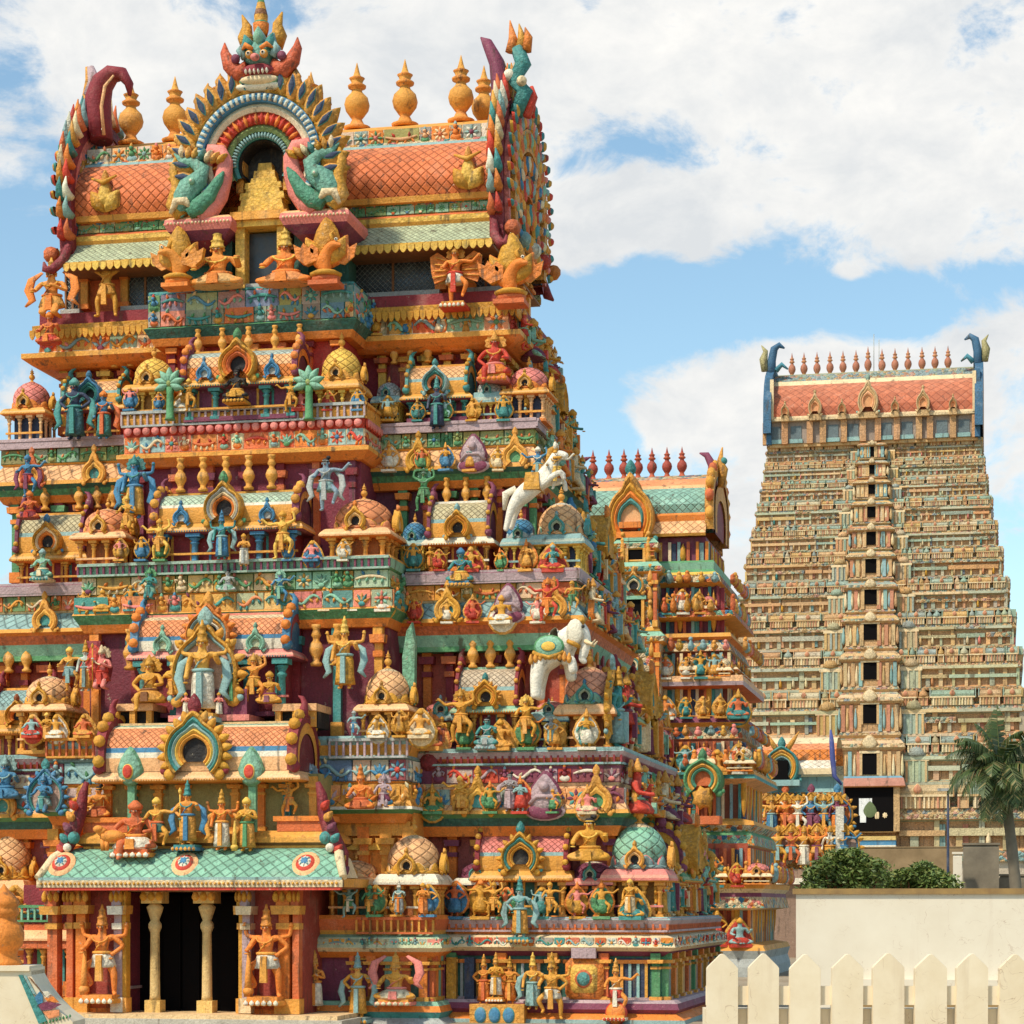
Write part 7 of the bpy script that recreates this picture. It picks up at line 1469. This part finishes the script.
def f(mb):
    r = random.Random(12)
    for i, (a, b_, hw0) in enumerate(lvl[:-1]):
        y = FY+6-.55*i-1.3; z1, z0 = ZP(a, FX, y), ZP(b_, FX, y); hb = (11+2.0*i)*pm_; h = z1-z0
        mb.ring((FX-hb, FX+hb, y, y+4), [(.0, z0), (.25, z0+.06*h), (.1, z0+.12*h), (0, z0+.14*h), (0, z0+.72*h), (.25, z0+.75*h), (.5, z0+.8*h), (.3, z0+.88*h), (0, z0+.95*h), (-.3, z1)], [OCH, mixc(OCH, CRM, .3), mixc(OCH, GRY, .4), mixc(OCH, ORG, .3), mixc(OCH, TER, .5), OCH, mixc(CRM, OCH, .4), FCOL[r.randrange(10)], FCOL[r.randrange(10)]], ['far_stucco', 'far_motley', 'far_stucco', 'far_carved', 'far_stucco', 'far_carved', 'far_motley', 'far_stucco', 'far_motley'])
        for s in (-1, 1):
            for q in range(3): x = FX+s*(hb*(.35+.28*q)); mb.box(x-.2, x+.2, y-.2, y+.05, z0+.14*h, z0+.72*h, jit([mixc(OCH,CRM,.3), TER, LBL, OCH][r.randrange(4)]), 'far_stucco'); mb.relief(x+s*.45, z0+.42*h, .5, h*.5, y, .25, fig_, jit(r.choice([OCH, LBL, CRM])), None, 'far_stucco', 0, 8)
            x = FX+s*(hb+.75+.09*i); k_ = .5+.08*i; mb.box(x-k_, x+k_, y+.8, y+3, z0, z0+.6*h, jit(FCOL[r.randrange(12)]), 'far_stucco'); [mb.box(x+k_*(q-1.5)*.55-.12, x+k_*(q-1.5)*.55+.12, y+.65, y+.82, z0+.08*h, z0+.52*h, jit(FCOL[r.randrange(12)]), 'far_stucco') for q in range(4)]; mb.box(x-k_*1.1, x+k_*1.1, y+.7, y+3, z0+.52*h, z0+.6*h, CRM, 'far_stucco'); mb.lathe(x, y+1.4, [(.6*k_, z0+.6*h), (.95*k_, z0+.65*h), (.7*k_, z0+.78*h), (.2*k_, z0+.88*h), (.03, z0+1.0*h)], 8, jit(FCOL[r.randrange(10)]), 'far_carved')
        mb.relief(FX, z0+.9*h, h*.35, h*.3, y-.5, .2, drop, OCH, CRM, 'far_carved', 0, 10)
sub(far, 'centre_bay', f)
wm = MB(); wm.box(-.5, .5, -.05, .05, -.5, .5, DRK, 'dark'); wm.box(-.68, -.5, -.14, .05, -.55, .58, OCH, 'far_stucco'); wm.box(.5, .68, -.14, .05, -.55, .58, OCH, 'far_stucco'); wm.box(-.7, .7, -.2, .05, .5, .62, CRM, 'far_stucco'); w0 = None
for i, (py, hp, wp) in enumerate(wins):
    y = FY+6-.55*i-1.3; 
    if w0 is None: w0 = wm.build('window', far); o = w0
    else: o = w0.copy(); COL.objects.link(o); o.parent = far
    o.location = Vector((0, y-.08-FY-12, ZP(py, FX, y))); o.scale = (wp*pm_*.9, 1, hp*pm_)
# the gate at its foot; a near-black sheet stands in for its unlit opening
def f(mb):
    y = FY-1.6; z0, z1 = zf_(832), zf_(786)
    mb.box(FX-26*pm_, FX+26*pm_, y, FY+3, z0-.1, zf_(778), OCH, 'far_stucco'); mb.box(FX-24*pm_, FX+24*pm_, y-.1, y+.1, z0, z1, DRK, 'dark')
    mb.ring((FX-27*pm_, FX+33*pm_, y-.6, FY), [(0, zf_(788)), (.3, zf_(787)), (.1, zf_(779)), (-.2, zf_(777))], [ORG, (.52, .22, .15), mixc(BLU, LBL, .4)], 'far_stucco')
    mb.box(FX-31*pm_, FX-24*pm_, y-.3, FY, z0-1, zf_(786), (.45, .18, .12), 'far_stucco'); mb.box(FX+24*pm_, FX+30*pm_, y-.3, FY, z0, zf_(786), OCH, 'far_carved')
gt = sub(far, 'gateway', f)
def f(mb):                                              # pale patches before the dark sheet, painted in place of daylight beyond
    y = FY-1.75; x = lambda px: XP(px, y); z = zf_
    mb.box(x(859), x(872), y, y+.03, z(816), z(799), (.8, .8, .76), 'stucco'); mb.box(x(860), x(866), y-.02, y, z(823), z(814), (.8, .8, .76), 'stucco'); mb.relief(x(870), z(811), 1.5, 1.8, y-.02, .05, drop, (.12, .16, .06)); mb.relief(x(877), z(816), .5, .8, y, .04, sqr, CRM); mb.relief(x(885), z(816), .6, .7, y, .04, scal, CRM)
sub(gt, 'courtyard_view', f)
def f(mb):
    r = random.Random(14); a = 105*pm_; YC = FY+12
    pf = [(5.4, 441, OCH, 'far_stucco'), (5.3, 439, mixc(CRM, OCH, .3), 'far_stucco'), (5.3, 416.5, OCH, 'far_stucco'), (4.7, 416, CRM, 'far_carved'), (4.9, 413, (.50,.13,.055), 'scales'), (5.0, 404, (.54,.15,.065), 'scales'), (5.6, 394, (.58,.18,.085), 'scales'), (6.8, 386, (.60,.2,.1), 'scales'), (7.8, 382, CRM, 'far_stucco'), (8.2, 378, mixc(LBL, GRY, .5), 'far_motley'), (9.2, 372, mixc(MNT, OCH, .5), 'far_carved'), (12, 371, OCH, 'far_stucco')]
    pv = None; L_ = 0; R_ = []
    for (y, py, c, mt) in pf:
        z = ZP(py, FX, FY+y)
        if pv: L_ += math.hypot(y-pv[0], z-pv[1])
        pv = (y, z); R_.append((mb.p(FX-a, FY+y, z), mb.p(FX+a, FY+y, z), mb.p(FX-a, FY+24-y, z), mb.p(FX+a, FY+24-y, z), L_, c, mt))
    for i in range(len(R_)-1):
        p, q = R_[i], R_[i+1]; us = .9; uv = [(-a*us, p[4]*us), (a*us, p[4]*us), (a*us, q[4]*us), (-a*us, q[4]*us)]
        mb.face([p[0], p[1], q[1], q[0]], p[5], p[6], uv); mb.face([p[2], p[3], q[3], q[2]], p[5], p[6], uv)
    mb.box(FX-a, FX+a, FY+5.3, FY+18.7, ZP(445, FX, FY+6), ZP(414, FX, FY+6), OCH, 'far_stucco')
    mb.box(FX-a-.1, FX+a+.1, FY+4.6, FY+19.4, ZP(418, FX, FY+5), ZP(415.5, FX, FY+5), CRM, 'far_carved')
fr_ = sub(far, 'barrel_roof', f)
def f(mb):
    y = FY+5.1
    mb.box(FX-103*pm_, FX+103*pm_, y+.1, y+.35, zg_(440), zg_(418), mixc(GRY, BRN, .5), 'far_stucco')
    for i, px in enumerate((775, 796, 833, 853, 886, 907, 942, 964)): x = XP(px, y); mb.box(x-.62, x+.62, y, y+.3, zg_(436), zg_(423), (.13, .17, .18), 'far_stucco'); mb.box(x-.75, x+.75, y-.1, y+.3, zg_(440), zg_(436), LBL, 'far_stucco')
    for px in (785, 810, 823, 844, 863, 878, 897, 919, 930, 953, 975, 766): x = XP(px, y); mb.box(x-.35, x+.35, y-.4, y+.3, zg_(441), zg_(419), jit(mixc(ORG, OCH, .5)), 'far_carved')
sub(fr_, 'windows', f)
for px, k in ((785, .75), (815, 1.25), (842, .75), (868, 1.9), (895, .75), (923, 1.25), (953, .75)):
    def f(mb):
        y = FY+4.3; x = XP(px, y); h = 9*k*pm_*2; arch(mb, x, y, zg_(414)+h*.33, h*.3, [mixc(OCH, CRM, .4), OCH, mixc(SAL, CRM, .3)], .4, .5, topc=mixc(MNT, GRY, .4) if k > 1.5 else OCH, dark=mixc(SAL, OCH, .5), tall=1.5, back=2.5); mb.box(x-h*.28, x+h*.28, y-.1, y+1, zg_(419), zg_(414)+.1, OCH, 'far_carved')
    sub(fr_, 'small_arch', f)
fk = MB(); kalasha(fk, 0, 0, 0, 1, mixc(TER, MAR, .3), 8, mixc(ORG, TER, .3), 1.1); f0 = fk.build('finial', far)
for i, px in enumerate((792, 804, 817, 830, 843, 856, 868, 882, 895, 908, 922, 935, 948)):
    o = f0 if i == 0 else f0.copy()
    if i: COL.objects.link(o); o.parent = far
    o.location = Vector((XP(px, FY+12)-FX, 0, zg2_(374))); o.scale = (1.9, 1.9, zg2_(347 if px != 868 else 344)-zg2_(374))
def f(mb): mb.tube([(FX-.2, FY+12, zg2_(374)), (FX-.2, FY+12, zg2_(332))], .05, GRY, n=5); mb.tube([(FX+.4, FY+12, zg2_(374)), (FX+.4, FY+12, zg2_(338))], .05, GRY, n=5)
sub(far, 'lightning_rod', f)
for s in (-1, 1):
    def f(mb):
        x = FX+s*105*pm_; y = FY+8; z = zg2_
        for (k0, k1, c) in ((8.2, 7.2, mixc(NAV, BLU, .6)), (7.2, 6.2, PUR), (6.2, .1, mixc(OCH, TER, .4))):
            n = 12
            for i in range(n):
                t0, t1 = math.pi*i/n, math.pi*(i+1)/n; P = lambda t_, k: (FY+12-math.cos(t_)*k, z(441)+(z(372)-z(441))*max(0.0, math.sin(t_))**.6*k/7.6)
                q = [P(t0, k0), P(t1, k0), P(t1, k1), P(t0, k1)]; mb.face([mb.p(x+s*.6, *w_) for w_ in q], c, 'far_carved')
                if k0 > 8: mb.face([mb.p(x+s*.6, *q[0]), mb.p(x+s*.6, *q[1]), mb.p(x-s*.3, *q[1]), mb.p(x-s*.3, *q[0])], c, 'far_carved'); mb.face([mb.p(x-s*.3, *w_) for w_ in q], c, 'far_carved')
        mb.box(x-.3, x+.3, FY+4.6, FY+5.4, zg_(441), zg_(374), mixc(NAV, BLU, .5), 'far_stucco'); mb.box(x-s*.35-.2, x-s*.35+.2, FY+4.5, FY+5, zg_(416), zg_(376), CRM, 'far_stucco')
        mb.tube([(x, y, z(378)), (x, y, z(362)), (x-s*.3, y, z(350)), (x-s*.9, y, z(346.5)), (x-s*1.5, y, z(350))], [.5, .5, .45, .35, .1], mixc(BLU, NAV, .5), 'far_stucco', n=8); mb.tube([(x-s*.5, y, z(372)), (x-s*1.2, y, z(366)), (x-s*1.9, y, z(371))], [.35, .3, .1], mixc(BLU, TEA, .5), 'far_stucco', n=7)
        mb.tube([(x+s*.8, y, z(372)), (x+s*.95, y, z(360)), (x+s*.7, y, z(352)), (x+s*1.2, y, z(346))], [.4, .5, .3, .05], mixc(MNT, GLD, .5), 'far_carved', n=7)
    sub(fr_, 'gable_board', f)

OCH, ORG, YEL, TER = OCH_, ORG_, YEL_, TER_

# ---------------------------------------------------------------- low hall with a teal horseshoe gable
HY = 75.0
zh = lambda py: ZP(py, 22, HY); XH = lambda px: XP(px, HY); HX0, HX1 = XH(762), XH(836)
hall = empty('painted_hall', ((HX0+HX1)/2, HY+3, 0)); tag(hall, 'small painted hall with teal horseshoe gable and a tall blue horn at its corner', 'building')
def f(mb):
    mb.ring((HX0, HX1, HY, HY+6), [(.1, 0), (.1, zh(880)), (.05, zh(876)), (.1, zh(868)), (0, zh(866)), (0, zh(800)), (.3, zh(798)), (.3, zh(790)), (0, zh(786)), (0, zh(774))], [BRN, WHT, LAV, LAV, TER, TER, OCH, LBL, LBL, BRN][:9], ['stucco', 'stucco', 'stucco', 'stucco', 'motley', 'stucco', 'motley', 'stucco', 'stucco'])
hb_ = sub(hall, 'wall', f)
def f(mb):
    pf = [(-.5, 772, CRM, 'stucco'), (-.5, 766, WHT, 'scales'), (.1, 757, ORG, 'scales'), (.2, 746, SAL, 'scales'), (.8, 739, CRM, 'stucco'), (1.4, 733, CRM, 'stucco'), (3, 730, CRM, 'stucco')]; R_ = []; L_ = 0
    for i, (y, py, c, mt) in enumerate(pf): L_ += .6; R_.append((mb.p(HX0, HY+y, zh(py)), mb.p(HX1, HY+y, zh(py)), mb.p(HX0, HY+6-y, zh(py)), mb.p(HX1, HY+6-y, zh(py)), L_, c, mt))
    for p, q in zip(R_, R_[1:]):
        uv = [(0, p[4]*3), (9, p[4]*3), (9, q[4]*3), (0, q[4]*3)]; mb.face([p[0], p[1], q[1], q[0]], p[5], p[6], uv); mb.face([p[2], p[3], q[3], q[2]], p[5], p[6], uv)
hr = sub(hall, 'barrel_roof', f)
def f(mb):
    X = XH(783); arch(mb, X, HY-.6, zh(765), 17*DP(X, HY)/FPX, [TEA, OCH, YEL, LBL], .4, .12, dark=LBL, topc=TEA, tall=1.15, back=2); mb.box(X-.35, X+.35, HY-1.1, HY-.6, zh(778), zh(758), DRK, 'dark'); mb.box(X-1, X+1, HY-1.2, HY-.5, zh(784), zh(778), LBL)
    for s in (-1, 1): mb.tube([(X+s*.25, HY-.6, zh(748)), (X+s*.6, HY-.6, zh(738)), (X+s*.95, HY-.6, zh(728))], [.16, .14, .02], OCH, 'carved', n=7)
sub(hr, 'horseshoe_gable', f)
def f(mb): X = XH(835); mb.tube([(X+.4, HY-.5, zh(783)), (X, HY-.5, zh(774)), (X-.1, HY-.5, zh(755)), (X-.15, HY-.5, zh(738)), (X-.2, HY-.5, zh(727))], [.06, .13, .15, .13, .05], mixc(NAV, (.1, .12, .42), .6), n=8)
sub(hr, 'horn', f)
HC = [OCH, BLU, GLD, ORG, LBL, TER, WHT, PUR]
k = 0
for row, (y0, hh) in enumerate(((835, 40), (868, 42))):
    for i in range(6):
        px = 772+i*13+(row*6); c = HC[(i*3+row*2) % 8]; c2 = HC[(i*2+row+1) % 8]
        statue(px, y0, hh, HY-1.2-row*.5, ['four', 'dance', 'swing', 'blessing', 'armsup'][(i+row) % 5], c, c2, GLD, 'small painted figure in the %s row crowded on the front of the distant hall' % ('upper', 'lower')[row], HC[(i+4) % 8], 'fan', ('halo',) if i % 2 else (), 0, 'figures in the %s row on the distant hall' % ('upper', 'lower')[row])
def f(mb): mb.box(XH(768), XH(842), HY-1.7, HY, 0, zh(869), mixc(BRN, GRY, .25)); mb.box(XH(765), XH(842), HY-1.3, HY, zh(869), zh(836), mixc(OCH, BRN, .4), 'motley'); mb.box(XH(838), XH(846), HY-1.9, HY-.8, zh(880), zh(806), mixc(WHT, GRY, .2), 'carved'); mb.box(XH(768), XH(812), HY-2.2, HY-1, zh(884), zh(878), WHT)
sub(hall, 'porch', f)

# ---------------------------------------------------------------- precinct wall, rubble block, posts, plants
def plainmat(name, c, c2, rough=.8, sc_=3, streak=True, bmp=.15, cracks=0):
    m, t, b = newmat(name); g0 = t.nodes.new('ShaderNodeNewGeometry').outputs['Position']; n1_ = tnoise(t, sc_, 6, .65, g0); n2_ = tnoise(t, sc_*9, 4, .7, g0)
    mp = t.nodes.new('ShaderNodeMapping'); t.links.new(g0, mp.inputs[0]); mp.inputs['Scale'].default_value = (sc_*1.6, sc_*1.6, sc_*.15); n3_ = tnoise(t, 1.5, 5, .6, mp.outputs[0])
    col = mixn(t, ramp(t, n1_.outputs[0], 0, 1, .35, .68), c, c2)
    if streak: col = mixn(t, ramp(t, n3_.outputs[0], 0, .4, .58, .72), col, mixc(c2, BRN, .35))
    col = mixn(t, ramp(t, n2_.outputs[0], 0, .8, .73, .78), col, mixc(c2, BRN, .6))
    if cracks:
        nc = tnoise(t, sc_*cracks, 3, .55, g0); nc.inputs['Distortion'].default_value = 1.2; na_ = mth('ABSOLUTE', mth('SUBTRACT', nc.outputs[0], .5, nt=t), nt=t)
        col = mixn(t, mth('MULTIPLY', ramp(t, na_, 1, 0, .001, .006), ramp(t, n1_.outputs[0], 0, .6, .48, .6), nt=t), col, mixc(c2, BRN, .75))
    t.links.new(col, b.inputs['Base Color']); b.inputs['Roughness'].default_value = rough; bump(t, b, n2_.outputs[0], bmp, .012)
plainmat('limewash', (.76, .69, .55), (.70, .62, .48), .8, .6, True, .1, 2.5); plainmat('fence_paint', (.84, .71, .50), (.75, .61, .40), .65, 2.6, True, .12, 1.1); plainmat('coping', (.36, .22, .07), (.22, .13, .05), .8, 2)
plainmat('concrete', (.23, .19, .13), (.14, .115, .08), .9, 1.2, True, .6)
plainmat('earth', (.30, .20, .10), (.20, .13, .06), .9, .8, True, .6)
def plain(mb_, nm, par, mat): 
    o = mb_.build(nm, par)
    return o
WY = 4.0
wx0 = XP(796, WY); wz = lambda py: ZP(py, XP(900, WY), WY)
wall = empty('precinct_wall', (wx0+10, WY, 0)); tag(wall, 'long plain cream wall with brown coping behind the picket fence', 'wall')
a = MB(); a.box(wx0, wx0+40, WY, WY+.35, 0, wz(894), OCH, 'limewash'); a.build('wall_panel', wall)
a = MB(); a.box(wx0-.08, wx0+40, WY-.08, WY+.43, wz(894), wz(888.5), OCH, 'coping'); a.build('coping', wall)
a = MB(); a.box(wx0+1.6, wx0+40, WY-.5, WY, 0, wz(986), OCH, 'coping'); a.box(wx0+1.6, wx0+40, WY-.35, WY, wz(986), wz(979), OCH, 'limewash'); a.build('kerb', wall)
terr = MB(); terr.box(-60, 90, -57.5, -33.5, 0, 1.3, OCH, 'ground'); tag(terr.build('terrace'), kind='structure')
# picket fence of broad painted slabs
FD = 22.0                                                # distance along the view
fo = Vector((CX, CY, 0))+Vector((-math.sin(YAW), math.cos(YAW), 0))*FD; u_ = Vector((math.cos(YAW), math.sin(YAW), 0)); s1 = FD/FPX
fence = empty('picket_fence', (fo.x, fo.y, 1.3), YAW); tag(fence, 'cream picket fence of broad pointed slabs in the right foreground', 'fence')
fzz = lambda py: CZ+(HOR-py)*s1-1.3
def picket():
    m_ = MB(); w_ = 15.7*s1; zt1 = fzz(968)*1.0; zp = fzz(953.5); pts = [(-w_, 0), (w_, 0), (w_*1.0, zt1-.0), (w_*.9, zt1+.02), (w_*.12, zp-.004), (0, zp), (-w_*.12, zp-.004), (-w_*.9, zt1+.02), (-w_, zt1)]
    m_.plate(pts, -.045, .045, CRM, mat='fence_paint', bev=.008); return m_.build('picket', fence, (0, 0, 0))
p0 = picket(); r = random.Random(3)
for i, px in enumerate((722, 763, 804, 846, 888, 930, 971, 1014, 1056, 1098, 1140)):
    o = p0 if i == 0 else p0.copy()
    if i: COL.objects.link(o); o.parent = fence
    o.location = ((px-512)*s1, 0, r.uniform(-.006, .006)); o.rotation_euler = (0, R(r.uniform(-.7, .7)), 0); o.scale = (r.uniform(.97, 1.03), 1, 1)
a = MB(); a.box((706-512)*s1, 7, -.0, .05, fzz(1005), fzz(986), CRM, 'fence_paint'); a.build('rail', fence, (0, 0, 0))
a = MB(); a.box((706-512)*s1, 7, .07, .4, 0, fzz(1009), CRM, 'fence_paint'); a.build('base_wall', fence, (0, 0, 0))
# gatepost with orange finial, lower left
gp = Vector((CX, CY, 0))+Vector((-math.sin(YAW), math.cos(YAW), 0))*24+u_*((4-512)*24/FPX); s2 = 24/FPX; gz = lambda py: CZ+(HOR-py)*s2-1.3
post = empty('gatepost', (gp.x, gp.y, 1.3), YAW); tag(post, 'cream gatepost with painted sweeping sides and an orange turned finial, bottom left', 'gatepost')
a = MB(); a.lathe(0, 0, [(q_*s2, gz(p_)) for q_, p_ in ((19, 966), (17, 961), (13, 956), (14, 950), (18, 946), (20, 938), (20, 932), (17, 925), (13, 921), (12.5, 917), (15, 914), (15, 910), (13.5, 907), (15, 905), (15, 901), (11, 896), (6, 891), (2.5, 887), (.5, 884))], 28, (.80, .25, .03)); a.build('finial', post, (0, 0, 0))
a = MB(); pts = [(-60*s2, 0), (75*s2, 0), (75*s2, gz(1020)), (62*s2, gz(1010)), (50*s2, gz(998)), (40*s2, gz(985)), (34*s2, gz(974)), (34*s2, gz(967)), (-50*s2, gz(967)), (-50*s2, gz(974))]
zz = [gz(q) for q in (967, 974, 985, 998, 1010, 1020, 1100)]; xx = [34, 34, 40, 50, 62, 75, 75]
for q in range(6): a.face([a.p(-55*s2, -.35, zz[q+1]), a.p(xx[q+1]*s2, -.35, zz[q+1]), a.p(xx[q]*s2, -.35, zz[q]), a.p(-55*s2, -.35, zz[q])], OCH, 'fence_paint'); a.face([a.p(xx[q+1]*s2, -.35, zz[q+1]), a.p(xx[q+1]*s2, .35, zz[q+1]), a.p(xx[q]*s2, .35, zz[q]), a.p(xx[q]*s2, -.35, zz[q])], OCH, 'fence_paint')
a.box(-55*s2, 34*s2, -.33, .35, 0, gz(970), OCH, 'fence_paint'); a.box(-50*s2, 33*s2, -.38, .3, gz(970), gz(965), OCH, 'fence_paint'); a.build('plinth', post, (0, 0, 0))
a = MB()
def strip(l, c): a.plate([((x_-4)*s2, gz(y_)) for x_, y_ in l], -.375, -.34, c)
strip([(26, 974), (30, 974), (54, 1019), (46, 1022)][::-1], TEA); strip([(31, 974), (34, 975), (44, 994), (40, 992)][::-1], LBL); strip([(42, 996), (47, 990), (50, 994), (50, 1001), (45, 1003)][::-1], BLU)
strip([(44, 1004), (56, 999), (68, 1003), (58, 1008), (48, 1009)][::-1], PUR); strip([(50, 1010), (66, 1008), (66, 1014), (56, 1017)][::-1], SAL); strip([(52, 997), (58, 993), (63, 998), (66, 1001), (56, 1001)][::-1], ORG); strip([(36, 976), (39, 978), (50, 992), (47, 988)][::-1], BRN); strip([(50, 990), (55, 990), (60, 995), (54, 997)][::-1], WHT)
for q in range(9): a.relief((50+q*3.3-4)*s2, gz(1021.5-q*.9), .026, .04, -.35, .02, leaf, GRN)
a.build('painted_border', post, (0, 0, 0))
# rubble-plastered block, cream post, dirt bank behind the wall
BY = 40.0
def blk(name, px0, px1, p0_, p1_, Y, d, mat, label, cat):
    X0, X1 = XP(px0, Y), XP(px1, Y); c = empty(name, ((X0+X1)/2, Y+d/2, 0)); tag(c, label, cat); a = MB(); a.ring((X0, X1, Y, Y+d), [(0, 0), (.0, ZP(p1_, X0, Y)-.1), (-.05, ZP(p1_, X0, Y))], OCH, mat); a.build('wall', c)
    a = MB(); a.box(X0-.04, X1+.04, Y-.04, Y+d+.04, ZP(p1_, X0, Y), ZP(p1_, X0, Y)+.08, OCH, mat); a.build('coping', c)
blk('plastered_pillar', 963, 999, 0, 845, BY, 1.2, 'concrete', 'weathered grey plaster pillar left of the palm trunk', 'pillar'); blk('cream_post', 953, 962, 0, 854, BY-1, .3, 'limewash', 'slim cream post beside the grey plaster pillar', 'post')
blk('retaining_wall', 838, 962, 0, 848, 120, 1.2, 'earth', 'low brown earth coloured wall at the foot of the far tower', 'wall'); blk('low_grey_wall', 999, 1100, 0, 876, BY+2, .5, 'concrete', 'low grey wall behind the palm trunk at the right edge', 'wall')
X0 = XP(948, 60.0); lp = empty('lamp_post', (X0, 60.0, 0)); tag(lp, 'thin dark lamp post in front of the far tower, left of the palm', 'lamp post')
a = MB(); a.tube([(0, 0, 0), (0, 0, ZP(790, X0, 60))], [.09, .05], NAV, n=8); a.build('pole', lp, (0, 0, 0)); a = MB(); a.box(-.5, .05, -.1, .1, ZP(790, X0, 60)-.05, ZP(790, X0, 60)+.08, GRY); a.build('lamp_head', lp, (0, 0, 0))
# foliage
m, t, b = newmat('leaves'); oi = t.nodes.new('ShaderNodeAttribute'); oi.attribute_name = 'Col'; t.links.new(oi.outputs['Color'], b.inputs['Base Color']); b.inputs['Roughness'].default_value = .55; b.inputs['Subsurface Weight'].default_value = 0
def shrub(px0, px1, pt, Y, label, seed):
    r = random.Random(seed); X0, X1 = XP(px0, Y), XP(px1, Y); xm = (X0+X1)/2; rw = (X1-X0)/2; zt2 = ZP(pt, xm, Y); root = empty('shrub', (xm, Y, 0)); tag(root, label, 'shrub')
    cl = [(rw*(-.95+1.9*q/19)+r.uniform(-.1, .1)*rw, r.uniform(-.5, .5), zt2-r.uniform(.0, .5)-(abs(-.95+1.9*q/19))**2*.28-.25, r.uniform(.22, .42)) for q in range(20)]; cl += [(r.uniform(-.3, .3)*rw, r.uniform(-.3, .3), zt2-.3, .3) for _ in range(4)]; cl += [(c[0], c[1], c[2]-.6, .45) for c in cl[:18:2]]
    a = MB()
    for c in cl: a.tube([(0, 0, 0), (c[0]*.5, c[1]*.5, c[2]*.5), (c[0], c[1], c[2])], [.09, .06, .03], BRN, n=5)
    a.build('trunk', root, (0, 0, 0)); a = MB()
    for c in cl:
        for _ in range(330):
            th, ph = r.uniform(0, 2*math.pi), math.acos(r.uniform(-1, 1)); q = c[3]*r.choice([r.uniform(.3, 1.0), r.uniform(.8, 1.3)]); p = Vector((c[0]+q*math.sin(ph)*math.cos(th), c[1]+q*math.sin(ph)*math.sin(th), max(.1, c[2]+q*math.cos(ph)*.85)))
            d = Vector((r.uniform(-1, 1), r.uniform(-1, 1), r.uniform(-.4, .8))).normalized(); e_ = d.cross(Vector((r.uniform(-1, 1), r.uniform(-1, 1), r.uniform(-1, 1)))).normalized(); L_ = r.uniform(.06, .13); W_ = L_*.38
            g = r.uniform(.6, 1.3); col = (.13*g, .19*g, .04*g) if r.random() > .2 else (.26, .28, .07)
            a.face([a.p(*(p-d*L_)), a.p(*(p+e_*W_)), a.p(*(p+d*L_)), a.p(*(p-e_*W_))], col, 'leaves')
    a.build('crown', root, (0, 0, 0))
shrub(812, 882, 848, 22, 'dense rounded green shrub rising behind the wall, below the far gateway', 1); shrub(886, 950, 862, 24, 'lower spreading green shrub behind the wall near the cream post', 2)
def palm():
    PY = 18.0; r = random.Random(5); X = XP(1020, PY); xc, zc = XP(1001, PY)-X, ZP(768, X, PY); root = empty('palm_tree', (X, PY, 0)); tag(root, 'coconut palm with drooping fronds at the right edge, in front of the far tower', 'tree')
    a = MB(); n = 14; a.tube([(xc*(i/n)**2, 0, zc*i/n) for i in range(n+1)], [.2-.06*i/n+.012*(i % 2) for i in range(n+1)], mixc(BRN, GRY, .5), 'concrete', n=10); a.build('trunk', root, (0, 0, 0))
    for k in range(44):
        az = k*2.399+r.uniform(-.2, .2); el = R(r.choice([80, 62, 45, 25, 5, -20, -45])+r.uniform(-8, 8)); L_ = r.uniform(1.6, 2.15); pts = []; p = Vector((xc, 0, zc)); d = Vector((math.cos(az)*math.cos(el), math.sin(az)*math.cos(el), math.sin(el)))
        for i in range(13): pts.append(p.copy()); p += d*L_/12; d.z -= .10+.02*i*.6; d.x += .018; d.normalize()
        a = MB(); a.tube(pts, [.035*(1-i/14) for i in range(13)], (.10, .12, .03), n=5)
        for i in range(1, 12):
            for sub_ in range(5):
                f_ = sub_/5; q = pts[i].lerp(pts[i+1], f_); dd = (pts[i+1]-pts[i]).normalized(); sd = dd.cross(Vector((0, 0, 1)))
                if sd.length < .05: sd = Vector((1, 0, 0))
                sd.normalize(); t_ = (i+f_)/12; ll = .62*math.sin(math.pi*min(1, .18+.85*t_))**.8*r.uniform(.85, 1.1)
                for s in (-1, 1):
                    if r.random() < .18: continue
                    e1 = q+sd*s*ll*.5+dd*ll*.3-Vector((0, 0, ll*.22)); e2 = q+sd*s*ll*.75+dd*ll*.55-Vector((0, 0, ll*(.75+r.uniform(0, .35)))); g = r.uniform(.6, 1.25); col = (.06*g, .095*g, .02*g) if r.random() > .12 else (.25, .2, .07); w_ = dd*.016
                    a.face([a.p(*(q-w_)), a.p(*(q+w_)), a.p(*(e1+w_)), a.p(*(e1-w_))], col, 'leaves'); a.face([a.p(*(e1-w_)), a.p(*(e1+w_)), a.p(*e2)], col, 'leaves')
        a.build('frond', root, (0, 0, 0))
palm()
